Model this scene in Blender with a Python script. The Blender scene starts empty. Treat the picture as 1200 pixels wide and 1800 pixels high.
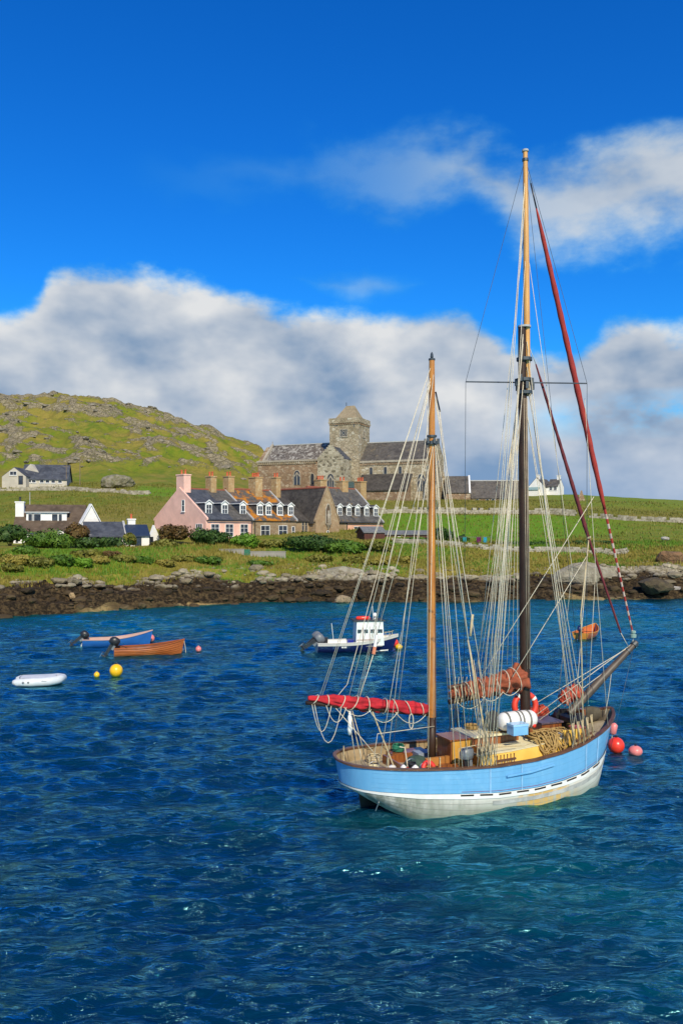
import bpy, bmesh, math, random
import numpy as np
from mathutils import Vector, Matrix
random.seed(7); rng = np.random.default_rng(7)
sc = bpy.context.scene
col = sc.collection
R = math.radians

# ------------------------------------------------------------------ camera
FPX, CAMH, HORY = 1450.0, 8.0, 935.0          # focal length in photo pixels, eye height, horizon row
cd = bpy.data.cameras.new('camera'); cam = bpy.data.objects.new('camera', cd); col.objects.link(cam)
cam.location = (0, 0, CAMH); cam.rotation_euler = (R(90), 0, 0)
cd.sensor_fit = 'VERTICAL'; cd.sensor_height = 36; cd.sensor_width = 24
cd.lens = 36 * FPX / 1800; cd.shift_y = (HORY - 900) / 1800
cd.clip_start = 0.5; cd.clip_end = 4000
sc.camera = cam
sc.render.resolution_x = 682; sc.render.resolution_y = 1024
sc.view_settings.view_transform = 'Standard'; sc.view_settings.look = 'None'
sc.view_settings.gamma = 1.0; sc.view_settings.use_curve_mapping = False
sc.view_settings.exposure = 0.0

def at(px, py, Y):
    return Vector(((px - 600) / FPX * Y, Y, CAMH - (py - HORY) / FPX * Y))
def onz(px, py, z=0.0):
    return at(px, py, (CAMH - z) * FPX / (py - HORY))

# ------------------------------------------------------------------ sun
SUN = Vector((0.26, -0.90, 0.72)).normalized()      # towards the sun: behind the camera, to its right
sl = bpy.data.lights.new('sun', 'SUN'); sl.energy = 5.0; sl.angle = R(0.53); sl.color = (1.0, 0.89, 0.67)
so = bpy.data.objects.new('sun', sl); col.objects.link(so)
so.rotation_euler = SUN.to_track_quat('Z', 'Y').to_euler(); so.location = (40, -60, 60)

# ------------------------------------------------------------------ node helper
class NT:
    def __init__(s, tree): s.t = tree; s.n = tree.nodes; s.l = tree.links
    def node(s, typ, **kw):
        n = s.n.new(typ)
        for k, v in kw.items(): setattr(n, k, v)
        return n
    def put(s, sock, v):
        if v is None: return
        if hasattr(v, 'is_output'): s.l.new(v, sock)
        elif hasattr(v, 'outputs'): s.l.new(v.outputs[0], sock)
        else:
            if isinstance(v, (tuple, list)) and len(v) == 3 and sock.type == 'RGBA': v = (*v, 1)
            sock.default_value = v
    def math(s, op, a, b=None, c=None, clamp=False):
        n = s.node('ShaderNodeMath', operation=op, use_clamp=clamp)
        for i, v in enumerate((a, b, c)): s.put(n.inputs[i], v)
        return n.outputs[0]
    def mix(s, f, a, b, blend='MIX'):
        n = s.node('ShaderNodeMix', data_type='RGBA', blend_type=blend)
        s.put(n.inputs[0], f); s.put(n.inputs[6], a); s.put(n.inputs[7], b)
        return n.outputs[2]
    def noise(s, vec, scale, detail=4, rough=.55, out=0, dist=0):
        n = s.node('ShaderNodeTexNoise'); s.put(n.inputs['Vector'], vec)
        n.inputs['Scale'].default_value = scale; n.inputs['Detail'].default_value = detail
        n.inputs['Roughness'].default_value = rough; n.inputs['Distortion'].default_value = dist
        return n.outputs[out]
    def ss(s, v, a, b, lo=0., hi=1.):
        n = s.node('ShaderNodeMapRange', interpolation_type='SMOOTHSTEP')
        s.put(n.inputs[0], v)
        for i, q in enumerate((a, b, lo, hi)): s.put(n.inputs[i + 1], q)
        return n.outputs[0]
    def curve(s, v, pts):
        n = s.node('ShaderNodeFloatCurve'); c = n.mapping.curves[0]
        n.mapping.use_clip = False
        n.mapping.extend = 'HORIZONTAL'
        while len(c.points) < len(pts): c.points.new(0, 0)
        for p, q in zip(c.points, pts): p.location = q; p.handle_type = 'AUTO'
        n.mapping.update(); s.put(n.inputs['Value'], v); n.inputs['Factor'].default_value = 1
        return n.outputs[0]
    def vmath(s, op, a, b=None, sc_=None):
        n = s.node('ShaderNodeVectorMath', operation=op); s.put(n.inputs[0], a)
        if b is not None: s.put(n.inputs[1], b)
        if sc_ is not None: n.inputs['Scale'].default_value = sc_
        return n.outputs[0]
    def comb(s, x, y, z):
        n = s.node('ShaderNodeCombineXYZ')
        for i, v in enumerate((x, y, z)): s.put(n.inputs[i], v)
        return n.outputs[0]

# ------------------------------------------------------------------ world: clear deep blue sky with a cloud bank
w = bpy.data.worlds.new('World'); sc.world = w; w.use_nodes = True
w.node_tree.nodes.clear(); t = NT(w.node_tree)
sky = t.node('ShaderNodeTexSky', sky_type='NISHITA', sun_disc=False)
sky.sun_elevation = math.asin(SUN.z); sky.sun_rotation = math.atan2(SUN.x, SUN.y)
sky.air_density = 1.0; sky.dust_density = 0.2; sky.ozone_density = 2.5; sky.altitude = 0
hs = t.node('ShaderNodeHueSaturation'); t.put(hs.inputs['Color'], sky.outputs[0])
hs.inputs['Saturation'].default_value = 1.38; hs.inputs['Value'].default_value = 1.0; hs.inputs['Hue'].default_value = 0.505
tc = t.node('ShaderNodeTexCoord'); sp = t.node('ShaderNodeSeparateXYZ'); t.put(sp.inputs[0], tc.outputs['Generated'])
X, Y, Z = sp.outputs
hor = t.math('SQRT', t.math('ADD', t.math('MULTIPLY', X, X), t.math('MULTIPLY', Y, Y)))
az = t.math('ARCTAN2', X, Y)                                   # 0 ahead, + to the right
el = t.math('DIVIDE', Z, t.math('MAXIMUM', hor, .001))         # tangent of elevation
az01 = t.math('MULTIPLY_ADD', az, .5, .5)
P = t.comb(az, t.math('MULTIPLY', el, 1.5), 0.0)
n1 = t.noise(P, 4.6, 11, .60); n1b = t.noise(t.vmath('ADD', P, (0.022, 0.04, 0)), 4.6, 11, .60)
n2 = t.noise(P, 12, 7, .6)
def azp(px, py): return (math.atan((px - 600) / FPX) * .5 + .5, (HORY - py) / FPX / math.sqrt(1 + ((px - 600) / FPX) ** 2))
top = t.curve(az01, [(0.0, .26), (.2, .25)] + [azp(*q) for q in ((-120, 560), (0, 548), (55, 528), (105, 462), (200, 474), (320, 478), (420, 492), (520, 540), (650, 545), (790, 530), (890, 575), (1010, 590), (1100, 545), (1200, 585), (1400, 560))] + [(.85, .27), (1., .26)])
bank = t.math('ADD', t.math('MULTIPLY', t.math('SUBTRACT', top, el), 13.0), t.math('MULTIPLY', t.math('SUBTRACT', n1, .5), 1.9))
bank = t.ss(bank, -.08, .36)
# thinner gap near the horizon on the right
gap = t.math('MULTIPLY', t.ss(az, .17, .36), t.math('SUBTRACT', 1.0, t.math('ABSOLUTE', t.math('DIVIDE', t.math('SUBTRACT', el, .135), .03)), clamp=True))
gap = t.math('MULTIPLY', gap, t.ss(n1, .40, .56))
bank = t.math('MULTIPLY', bank, t.math('SUBTRACT', 1.0, t.math('MULTIPLY', gap, .8)))
# higher, looser cloud at the upper right, thinning out to the left
nw = t.noise(P, 2.6, 4, .55); nv = t.noise(t.vmath('ADD', P, (3.1, 1.7, 0)), 2.6, 4, .55)
elw = t.math('ADD', el, t.math('MULTIPLY', t.math('SUBTRACT', nw, .5), .22))
azw = t.math('ADD', az, t.math('MULTIPLY', t.math('SUBTRACT', nv, .5), .25))
azw01 = t.math('MULTIPLY_ADD', azw, .5, .5)
vc = t.curve(azw01, [(0, .5), (.3, .45), azp(300, 330), azp(560, 290), azp(760, 300), azp(960, 370), azp(1200, 350), azp(1500, 330), (1., .45)])
th = t.curve(azw01, [(0, .03), (.3, .04), azp(300, 935 - 60), azp(560, 935 - 90), azp(760, 935 - 95), azp(960, 935 - 95), azp(1100, 935 - 130), azp(1200, 935 - 150), azp(1500, 935 - 150), (1., .08)])
hi = t.math('SUBTRACT', 1.0, t.math('ABSOLUTE', t.math('DIVIDE', t.math('SUBTRACT', elw, vc), th)))
hi = t.math('ADD', hi, t.math('MULTIPLY', t.math('SUBTRACT', n1, .5), 2.6))
dens = t.curve(az01, [(0, .0), (.36, .0), azp(280, 935 - 1450 * .06), azp(500, 935 - 1450 * .20), azp(700, 935 - 1450 * .42), azp(850, 935 - 1450 * .75), azp(1150, 935 - 1450 * 1.0), (1., .9)])
hi = t.math('MULTIPLY', t.ss(hi, .05, 1.0), dens, clamp=True)
wis = t.math('SUBTRACT', 1.0, t.math('ADD', t.math('ABSOLUTE', t.math('DIVIDE', t.math('SUBTRACT', azw, .02), .10)), t.math('ABSOLUTE', t.math('DIVIDE', t.math('SUBTRACT', elw, .30), .04))))
wis = t.math('MULTIPLY', t.ss(t.math('ADD', wis, t.math('MULTIPLY', t.math('SUBTRACT', n1, .5), 2.)), 0.0, 1.), .42)
mask = t.math('MAXIMUM', t.math('MAXIMUM', bank, hi), wis)
# relief from the noise slope towards the light
r1 = t.noise(P, 4.6, 5, .50); r2 = t.noise(t.vmath('ADD', P, (0.03, 0.05, 0)), 4.6, 5, .50)
rel = t.math('MULTIPLY', t.math('SUBTRACT', r1, r2), 3.4)
rel = t.math('ADD', rel, t.math('MULTIPLY', t.math('SUBTRACT', n2, .5), 0.26))
edge = t.math('SUBTRACT', 1.0, t.ss(t.math('SUBTRACT', top, el), -.02, .10))
big = t.noise(t.vmath('ADD', P, (1.3, .4, 0)), 3.0, 4, .5)
lit = t.math('ADD', t.math('MULTIPLY_ADD', edge, .46, .24), t.math('ADD', rel, t.ss(big, .36, .62, -.05, .36)), clamp=True)
ccol = t.mix(lit, (2.7, 4.1, 6.2), (9.4, 9.6, 9.8))
ccol = t.mix(t.math('MULTIPLY', t.ss(el, .30, .40), .42), ccol, (4.6, 5.4, 6.6))
base = t.ss(el, .02, .16)
ccol = t.mix(t.math('MULTIPLY', t.math('SUBTRACT', 1.0, base), .55), ccol, (2.3, 4.3, 7.6))
skc = t.mix(1.0, hs.outputs[0], (.32, 1.42, 2.15), 'MULTIPLY')
fm = t.node('ShaderNodeMix', data_type='VECTOR', factor_mode='NON_UNIFORM')      # thin cloud keeps the blue of the sky behind it
t.put(fm.inputs[1], t.comb(t.math('POWER', mask, 1.75), t.math('POWER', mask, 1.25), mask)); t.put(fm.inputs[4], skc); t.put(fm.inputs[5], ccol)
fin = fm.outputs[1]
bg = t.node('ShaderNodeBackground'); t.put(bg.inputs['Color'], fin); bg.inputs['Strength'].default_value = 0.08
wo = t.node('ShaderNodeOutputWorld'); t.put(wo.inputs[0], bg.outputs[0])

# ------------------------------------------------------------------ numpy noise
def _hash(ix, iy, seed):
    h = (ix.astype(np.int64) * 374761393 + iy.astype(np.int64) * 668265263 + seed * 974711) & 0xffffffff
    h = ((h ^ (h >> 13)) * 1274126177) & 0xffffffff
    return ((h ^ (h >> 16)) & 0xffffff) / float(0xffffff)
def vnoise(x, y, seed=0):
    x = np.asarray(x, float); y = np.asarray(y, float)
    ix = np.floor(x); iy = np.floor(y); fx = x - ix; fy = y - iy
    fx = fx * fx * fx * (fx * (fx * 6 - 15) + 10); fy = fy * fy * fy * (fy * (fy * 6 - 15) + 10)
    a = _hash(ix, iy, seed); b = _hash(ix + 1, iy, seed); c = _hash(ix, iy + 1, seed); d = _hash(ix + 1, iy + 1, seed)
    return (a * (1 - fx) + b * fx) * (1 - fy) + (c * (1 - fx) + d * fx) * fy
def fbm(x, y, o=4, seed=0, g=.5):
    s = 0; a = 1; n = 0
    for i in range(o):
        s = s + a * vnoise(x * 2 ** i + 17.3 * i, y * 2 ** i - 9.1 * i, seed + i); n += a; a *= g
    return s / n
def ridged(x, y, o=4, seed=0):
    s = 0; a = 1; n = 0
    for i in range(o):
        s = s + a * (1 - np.abs(2 * vnoise(x * 2 ** i + 5.7 * i, y * 2 ** i + 3.3 * i, seed + i) - 1)); n += a; a *= .5
    return s / n
def sstep(a, b, x):
    q = np.clip((x - a) / (b - a), 0, 1); return q * q * (3 - 2 * q)

# ------------------------------------------------------------------ object helpers
ORG = {}
def tag(o, label=None, cat=None, group=None, kind=None):
    if label: o['label'] = label
    if cat: o['category'] = cat
    if group: o['group'] = group
    if kind: o['kind'] = kind
    return o
def thing(name, label, cat, loc, group=None):
    o = bpy.data.objects.new(name, None); o.empty_display_size = .3; col.objects.link(o)
    o.location = loc; ORG[o] = Vector(loc)
    return tag(o, label, cat, group)
def grid_obj(name, VX, VY, VZ, m, attrs=None, smooth=True):
    nr, nc = VX.shape
    me = bpy.data.meshes.new(name)
    co = np.stack([VX, VY, VZ], -1).reshape(-1, 3)
    i = np.arange(nr * nc).reshape(nr, nc)
    f = np.stack([i[:-1, :-1], i[:-1, 1:], i[1:, 1:], i[1:, :-1]], -1).reshape(-1, 4)
    me.vertices.add(len(co)); me.vertices.foreach_set('co', co.ravel())
    me.loops.add(f.size); me.loops.foreach_set('vertex_index', f.ravel())
    me.polygons.add(len(f)); me.polygons.foreach_set('loop_start', np.arange(0, f.size, 4)); 
    me.polygons.foreach_set('use_smooth', np.full(len(f), smooth))
    for k, v in (attrs or {}).items():
        a = me.attributes.new(k, 'FLOAT', 'POINT'); a.data.foreach_set('value', np.asarray(v, float).ravel())
    me.update(calc_edges=True); me.materials.append(m)
    o = bpy.data.objects.new(name, me); col.objects.link(o); ORG[o] = Vector((0, 0, 0))
    return o
def raw_obj(name, co, faces, m, parent=None, smooth=False, origin=None, sides=3):
    """numpy verts + (n,sides) faces"""
    me = bpy.data.meshes.new(name)
    co = np.asarray(co, float)
    if parent is not None: o0 = ORG[parent]
    elif origin is not None: o0 = Vector(origin)
    else: o0 = Vector((0, 0, 0))
    co = co - np.array(o0)
    f = np.asarray(faces)
    me.vertices.add(len(co)); me.vertices.foreach_set('co', co.ravel())
    me.loops.add(f.size); me.loops.foreach_set('vertex_index', f.ravel())
    me.polygons.add(len(f)); me.polygons.foreach_set('loop_start', np.arange(0, f.size, sides))
    me.polygons.foreach_set('use_smooth', np.full(len(f), smooth))
    me.update(calc_edges=True); me.materials.append(m)
    o = bpy.data.objects.new(name, me); col.objects.link(o); ORG[o] = o0
    if parent is not None: o.parent = parent
    else: o.location = o0
    return o

class MB:
    """collects boxes, tubes, lathes, prisms; build() links them as one mesh object"""
    def __init__(s): s.v = []; s.f = []
    def add(s, vs, fs):
        k = len(s.v); s.v += [Vector(q) for q in vs]; s.f += [[k + i for i in f] for f in fs]; return s
    def obox(s, o, a, b, c):
        o, a, b, c = map(Vector, (o, a, b, c))
        return s.add([o, o + a, o + a + b, o + b, o + c, o + a + c, o + a + b + c, o + b + c],
                     [(0, 3, 2, 1), (4, 5, 6, 7), (0, 1, 5, 4), (1, 2, 6, 5), (2, 3, 7, 6), (3, 0, 4, 7)])
    def box(s, c, size, ax=((1, 0, 0), (0, 1, 0), (0, 0, 1))):
        c = Vector(c); a, b, d = [Vector(q) * k for q, k in zip(ax, size)]
        return s.obox(c - a / 2 - b / 2 - d / 2, a, b, d)
    def prism(s, poly, ext):
        n = len(poly); ext = Vector(ext); vs = [Vector(p) for p in poly]; vs += [p + ext for p in vs]
        return s.add(vs, [list(range(n))[::-1], list(range(n, 2 * n))] + [(i, (i + 1) % n, n + (i + 1) % n, n + i) for i in range(n)])
    def tube(s, pts, r, n=6, cap=True, up=None):
        pts = [Vector(p) for p in pts]; m = len(pts)
        rr = r if isinstance(r, (list, tuple)) else [r] * m
        vs = []; prev = None
        for i, p in enumerate(pts):
            d = (pts[min(i + 1, m - 1)] - pts[max(i - 1, 0)])
            if d.length < 1e-9: d = Vector((0, 0, 1))
            d.normalize()
            if prev is None:
                u = Vector((0, 0, 1)) if abs(d.z) < .9 else Vector((1, 0, 0))
            else: u = prev
            a = (u - d * u.dot(d)).normalized(); b = d.cross(a); prev = a
            for k in range(n):
                an = 2 * math.pi * k / n
                vs.append(p + (a * math.cos(an) + b * math.sin(an)) * rr[i])
        fs = [(i * n + k, i * n + (k + 1) % n, (i + 1) * n + (k + 1) % n, (i + 1) * n + k) for i in range(m - 1) for k in range(n)]
        if cap: fs += [list(range(n))[::-1], list(range((m - 1) * n, m * n))]
        return s.add(vs, fs)
    def lathe(s, c, prof, n=12, ax=None, cap=True):
        """prof = [(radius, height)]; ax = (x,y,z) axes"""
        c = Vector(c); A, B, D = [Vector(q) for q in (ax or ((1, 0, 0), (0, 1, 0), (0, 0, 1)))]
        vs = [c + A * (r * math.cos(2 * math.pi * k / n)) + B * (r * math.sin(2 * math.pi * k / n)) + D * h for r, h in prof for k in range(n)]
        m = len(prof)
        fs = [(i * n + k, i * n + (k + 1) % n, (i + 1) * n + (k + 1) % n, (i + 1) * n + k) for i in range(m - 1) for k in range(n)]
        if cap: fs += [list(range(n))[::-1], list(range((m - 1) * n, m * n))]
        return s.add(vs, fs)
    def loft(s, secs, close=False, cap=False):
        """secs: list of equal-length point lists"""
        n = len(secs[0]); vs = [p for q in secs for p in q]
        fs = []
        for i in range(len(secs) - 1):
            for k in range(n if close else n - 1):
                fs.append((i * n + k, i * n + (k + 1) % n, (i + 1) * n + (k + 1) % n, (i + 1) * n + k))
        if cap: fs += [list(range(n))[::-1], list(range((len(secs) - 1) * n, len(secs) * n))]
        return s.add(vs, fs)
    def build(s, name, m, parent=None, smooth=False, recalc=True, auto=None):
        me = bpy.data.meshes.new(name)
        if parent is not None: o0 = ORG[parent]
        else:
            xs = [p.x for p in s.v]; ys = [p.y for p in s.v]; zs = [p.z for p in s.v]
            o0 = Vector(((min(xs) + max(xs)) / 2, (min(ys) + max(ys)) / 2, min(zs)))
        me.from_pydata([tuple(p - o0) for p in s.v], [], s.f)
        if recalc:
            b = bmesh.new(); b.from_mesh(me); bmesh.ops.recalc_face_normals(b, faces=b.faces); b.to_mesh(me); b.free()
        if smooth:
            me.polygons.foreach_set('use_smooth', [True] * len(me.polygons))
            if auto: me.set_sharp_from_angle(angle=R(auto))
        me.materials.append(m); me.update()
        o = bpy.data.objects.new(name, me); col.objects.link(o); ORG[o] = o0
        if parent is not None: o.parent = parent
        else: o.location = o0
        return o

# ------------------------------------------------------------------ materials
MATS = {}
def base_mat(name):
    m = bpy.data.materials.new(name); m.use_nodes = True; m.node_tree.nodes.clear()
    t = NT(m.node_tree); b = t.node('ShaderNodeBsdfPrincipled'); o = t.node('ShaderNodeOutputMaterial')
    t.put(o.inputs[0], b.outputs[0]); return m, t, b
def bump(t, b, h, strength, dist):
    n = t.node('ShaderNodeBump'); n.inputs['Strength'].default_value = strength; n.inputs['Distance'].default_value = dist
    t.put(n.inputs['Height'], h); t.put(b.inputs['Normal'], n.outputs[0])
def mat(name, c, c2=None, rough=.7, scale=3., bm=0., bscale=None, bdist=.02, metal=0., spec=.5, detail=5, lo=.35, hi=.65, stretch=None, coat=0., c3=None, scale3=9., lo3=.6, hi3=.68):
    if name in MATS: return MATS[name]
    m, t, b = base_mat(name); MATS[name] = m
    tc = t.node('ShaderNodeTexCoord').outputs['Object']
    v = t.vmath('MULTIPLY', tc, stretch) if stretch else tc
    n = t.noise(v, scale, detail, .6)
    colr = t.mix(t.ss(n, lo, hi), c, c2 or tuple(q * .72 for q in c))
    if c3: colr = t.mix(t.ss(t.noise(tc, scale3, 5, .6), lo3, hi3), colr, c3)
    t.put(b.inputs['Base Color'], colr); b.inputs['Roughness'].default_value = rough
    b.inputs['Metallic'].default_value = metal; b.inputs['Specular IOR Level'].default_value = spec
    b.inputs['Coat Weight'].default_value = coat
    if bm: bump(t, b, t.noise(v, bscale or scale * 4, 4, .6), bm, bdist)
    return m
# ================================================================== LAND, SHORE, WATER
_sx = [-75, -45, -31.8, -26, -18.6, -12.5, -7, 0, 12, 25, 40, 75]
_sy = [60, 71, 77.5, 82.5, 88, 91.5, 93, 94.5, 95, 97, 98.5, 100]
def shore_y(X): return np.interp(X, _sx, _sy) + 1.6 * (fbm(np.asarray(X, float) * .35, np.zeros_like(np.asarray(X, float)), 3, 5) - .5)
_cols = [-900, -300, 0, 150, 300, 400, 470, 540, 620, 800, 1000, 1200, 1600, 2200]
_rows = {60: [5.8] * 14, 100: [5.8] * 14, 113: [6.2] * 14,
 125: [9, 9, 9, 9, 8.6, 8, 7.8, 7.6, 7.4, 6.9, 6.8, 6.6, 6.5, 6.5],
 145: [12, 12, 12, 12, 11.5, 10.5, 10, 9.6, 9.4, 9.1, 8.9, 8.6, 8.5, 8.5],
 165: [15, 15, 15.4, 15.4, 15, 14, 13, 12.5, 12, 11.7, 11.5, 11.1, 10.8, 10.5],
 185: [18.5, 18.5, 18.4, 18.3, 17.8, 16.5, 15.5, 15, 14.9, 14.8, 14.5, 13.9, 13.5, 13],
 200: [21, 21, 20, 20, 19.3, 17.6, 16.6, 16, 15.6, 15.6, 15.6, 15, 14, 13.5],
 240: [30, 30, 31, 30, 28, 24, 20, 17.5, 17.5, 18.7, 19.0, 17.2, 15, 14],
 280: [42, 42, 44, 43, 38, 32, 27, 18, 17, 18, 18, 16, 14, 13],
 320: [55, 56, 58, 57, 49, 41, 35, 19, 16, 15, 15, 13, 12, 11],
 350: [62, 63, 65, 65.5, 56.5, 48, 42, 20, 15, 12, 12, 11, 10, 9],
 400: [55, 60, 62, 62, 54, 45, 38, 18, 10, 6, 6, 6, 5, 5],
 520: [15, 20, 22, 22, 20, 16, 12, 5, 0, -5, -5, -5, -5, -5]}
_Y = np.arange(60, 521, 2.0); _U = np.arange(-900, 2201, 20.0)
_T = np.array([np.interp(_U, _cols, _rows[k]) for k in _rows])
_T = np.stack([np.interp(_Y, list(_rows), _T[:, j]) for j in range(len(_U))], 1)
def _blur(T, k, ax):
    ker = np.exp(-np.linspace(-2, 2, k) ** 2); ker /= ker.sum(); h = k // 2
    T = np.concatenate([np.repeat(T.take([0], ax), h, ax), T, np.repeat(T.take([-1], ax), h, ax)], ax)
    return np.apply_along_axis(lambda q: np.convolve(q, ker, 'valid'), ax, T)
_T = _blur(_blur(_T, 9, 0), 5, 1)
def _table(X, Y):
    u = np.clip((X / np.maximum(Y, 60) * FPX + 600 - _U[0]) / 20, 0, len(_U) - 1.001); v = np.clip((Y - 60) / 2, 0, len(_Y) - 1.001)
    iu = u.astype(int); iv = v.astype(int); fu = u - iu; fv = v - iv
    return (_T[iv, iu] * (1 - fu) + _T[iv, iu + 1] * fu) * (1 - fv) + (_T[iv + 1, iu] * (1 - fu) + _T[iv + 1, iu + 1] * fu) * fv
def hillmask(X, Y):
    z = _table(X, Y); return sstep(20.5, 27, z + 3 * (fbm(X * .05, Y * .05, 3, 9) - .5)) * sstep(192, 206, Y) * sstep(35, -15, X)
def zland(X, Y, detail=True):
    X = np.asarray(X, float); Y = np.asarray(Y, float)
    D = Y - shore_y(X)
    prof = np.interp(D, [-12, -5, -1, 0, 1.5, 3, 5, 7, 9.5, 12, 15, 19, 24], [-4, -2.2, -.5, 0, .75, 1.4, 2.1, 2.6, 3.1, 3.6, 4.3, 5.2, 6.0])
    prof = np.where(D > 0, prof * (.78 + .44 * fbm(X * .07, X * 0, 2, 77)) , prof) if detail else prof
    b = sstep(10, 24, D)
    z = prof * (1 - b) + _table(X, Y) * b
    if detail:
        z = z + (fbm(X * .12, Y * .12, 3, 3) - .5) * .7 * sstep(12, 30, D)
        hm = hillmask(X, Y)
        if np.any(hm > 0):
            r = ridged(X * .045 + .02 * Y, Y * .06, 5, 21); r2 = ridged(X * .16, Y * .13 + X * .05, 4, 33)
            z = z + hm * ((r - .55) * 8.0 + (r2 - .55) * 1.9)
        sm = sstep(-3, 1, D) * (1 - sstep(8, 13, D))
        r = ridged(X * .22 + D * .1, D * .33, 4, 41); q = fbm(X * .8, D * 1.1, 4, 47)
        lump = fbm(X * .13, D * .2, 2, 53)
        z = z + sm * ((r - .55) * 1.1 + (q - .5) * .75 + (lump - .5) * 2.0)
        st = .62; zz = (z + .12 * X * .3 + .5 * (fbm(X * .25, D * .25, 2, 57) - .5)) / st; fl = np.floor(zz); fr_ = zz - fl
        terr = (fl + sstep(.35, .95, fr_)) * st - .036 * X - .5 * (fbm(X * .25, D * .25, 2, 57) - .5)
        z = z + sm * .75 * (terr - z)
    return z
def ground_y(px, py):
    """distance at which the line of sight through a photo pixel meets the ground"""
    Yq = np.arange(72, 200, .25); Xq = (px - 600) / FPX * Yq; zq = zland(Xq, Yq); rq = CAMH - (py - HORY) / FPX * Yq
    hit = np.nonzero(zq >= rq)[0]; return float(Yq[hit[0]]) if len(hit) else 110.
def zat(X, Y): return float(zland(np.array([X]), np.array([Y]))[0])

def attr(t, n): return t.node('ShaderNodeAttribute', attribute_name=n).outputs['Fac']
def land_material():
    m, t, b = base_mat('land')
    g = t.node('ShaderNodeNewGeometry'); p = g.outputs['Position']
    nb = t.noise(p, .05, 4, .6); nm = t.noise(p, .35, 5, .65); nf = t.noise(p, 2.6, 5, .7)
    grass = t.mix(t.ss(nb, .38, .62), (.165, .185, .018), (.215, .195, .032))
    grass = t.mix(t.ss(nm, .42, .66), grass, (.11, .165, .014))
    dry = t.mix(t.ss(nm, .35, .65), (.26, .205, .045), (.19, .175, .03))
    c = t.mix(t.math('MULTIPLY', attr(t, 'dry'), t.ss(nb, .3, .55, .5, 1.)), grass, dry)
    lush = t.mix(t.ss(nm, .35, .7), (.115, .245, .008), (.15, .26, .014))
    c = t.mix(attr(t, 'lush'), c, lush)
    c = t.mix(t.ss(nf, .35, .75, 0., .45), c, t.mix(1., c, (.45, .5, .4), 'MULTIPLY'))
    # rock on the hill
    vo = t.node('ShaderNodeTexVoronoi', feature='DISTANCE_TO_EDGE'); vo.inputs['Scale'].default_value = .33
    t.put(vo.inputs['Vector'], t.vmath('MULTIPLY', t.vmath('ADD', p, t.vmath('SCALE', t.noise(p, .5, 3, .5, out=1), sc_=1.6)), (1., .8, 1.7)))
    crack = t.ss(vo.outputs[0], 0., .07)
    rk = t.mix(t.ss(nm, .35, .65), (.27, .23, .145), (.165, .14, .085))
    rk = t.mix(t.ss(nf, .45, .65), rk, (.34, .29, .19))
    rk = t.mix(t.ss(crack, 0., 1., .55, 0.), rk, (.07, .065, .03))
    nz = t.node('ShaderNodeSeparateXYZ'); t.put(nz.inputs[0], g.outputs['Normal'])
    rm = t.math('ADD', attr(t, 'rock'), t.math('MULTIPLY', t.math('SUBTRACT', nf, .5), .9))
    rm = t.math('ADD', rm, t.math('MULTIPLY', t.math('SUBTRACT', nm, .5), .7))
    rmask = t.math('MULTIPLY', t.ss(rm, .42, .6), t.ss(attr(t, 'rock'), .01, .15))
    c = t.mix(rmask, c, rk)
    # shore bands by height: weed-dark rock, tan rock, grey pebble
    sz = t.node('ShaderNodeSeparateXYZ'); t.put(sz.inputs[0], p)
    z = t.math('ADD', t.math('ADD', sz.outputs[2], t.math('MULTIPLY', t.math('SUBTRACT', nm, .5), 1.5)), t.math('MULTIPLY', t.math('SUBTRACT', t.noise(p, .11, 3, .5), .5), 2.6))
    tan = t.mix(t.ss(nf, .4, .65), (.33, .235, .10), (.16, .115, .05))
    dark = t.mix(t.ss(nf, .4, .68), (.014, .010, .006), (.090, .060, .028))
    peb = t.mix(t.ss(nf, .4, .62), (.33, .29, .215), (.15, .13, .08))
    s = t.mix(t.math('MAXIMUM', t.ss(z, .30, .55), t.ss(nb, .36, .46)), tan, dark)
    s = t.mix(t.ss(z, 2.25, 2.75), s, peb)
    c = t.mix(t.ss(t.math('ADD', attr(t, 'shore'), t.math('MULTIPLY', t.math('SUBTRACT', nm, .5), .8)), .4, .56), c, s)
    t.put(b.inputs['Base Color'], c); b.inputs['Roughness'].default_value = .95; b.inputs['Specular IOR Level'].default_value = .15
    hgt = t.math('ADD', t.math('MULTIPLY', nf, .35), t.math('MULTIPLY', t.math('MULTIPLY', crack, rmask), .6))
    bump(t, b, hgt, .8, .5)
    return m
M_LAND = land_material()
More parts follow.
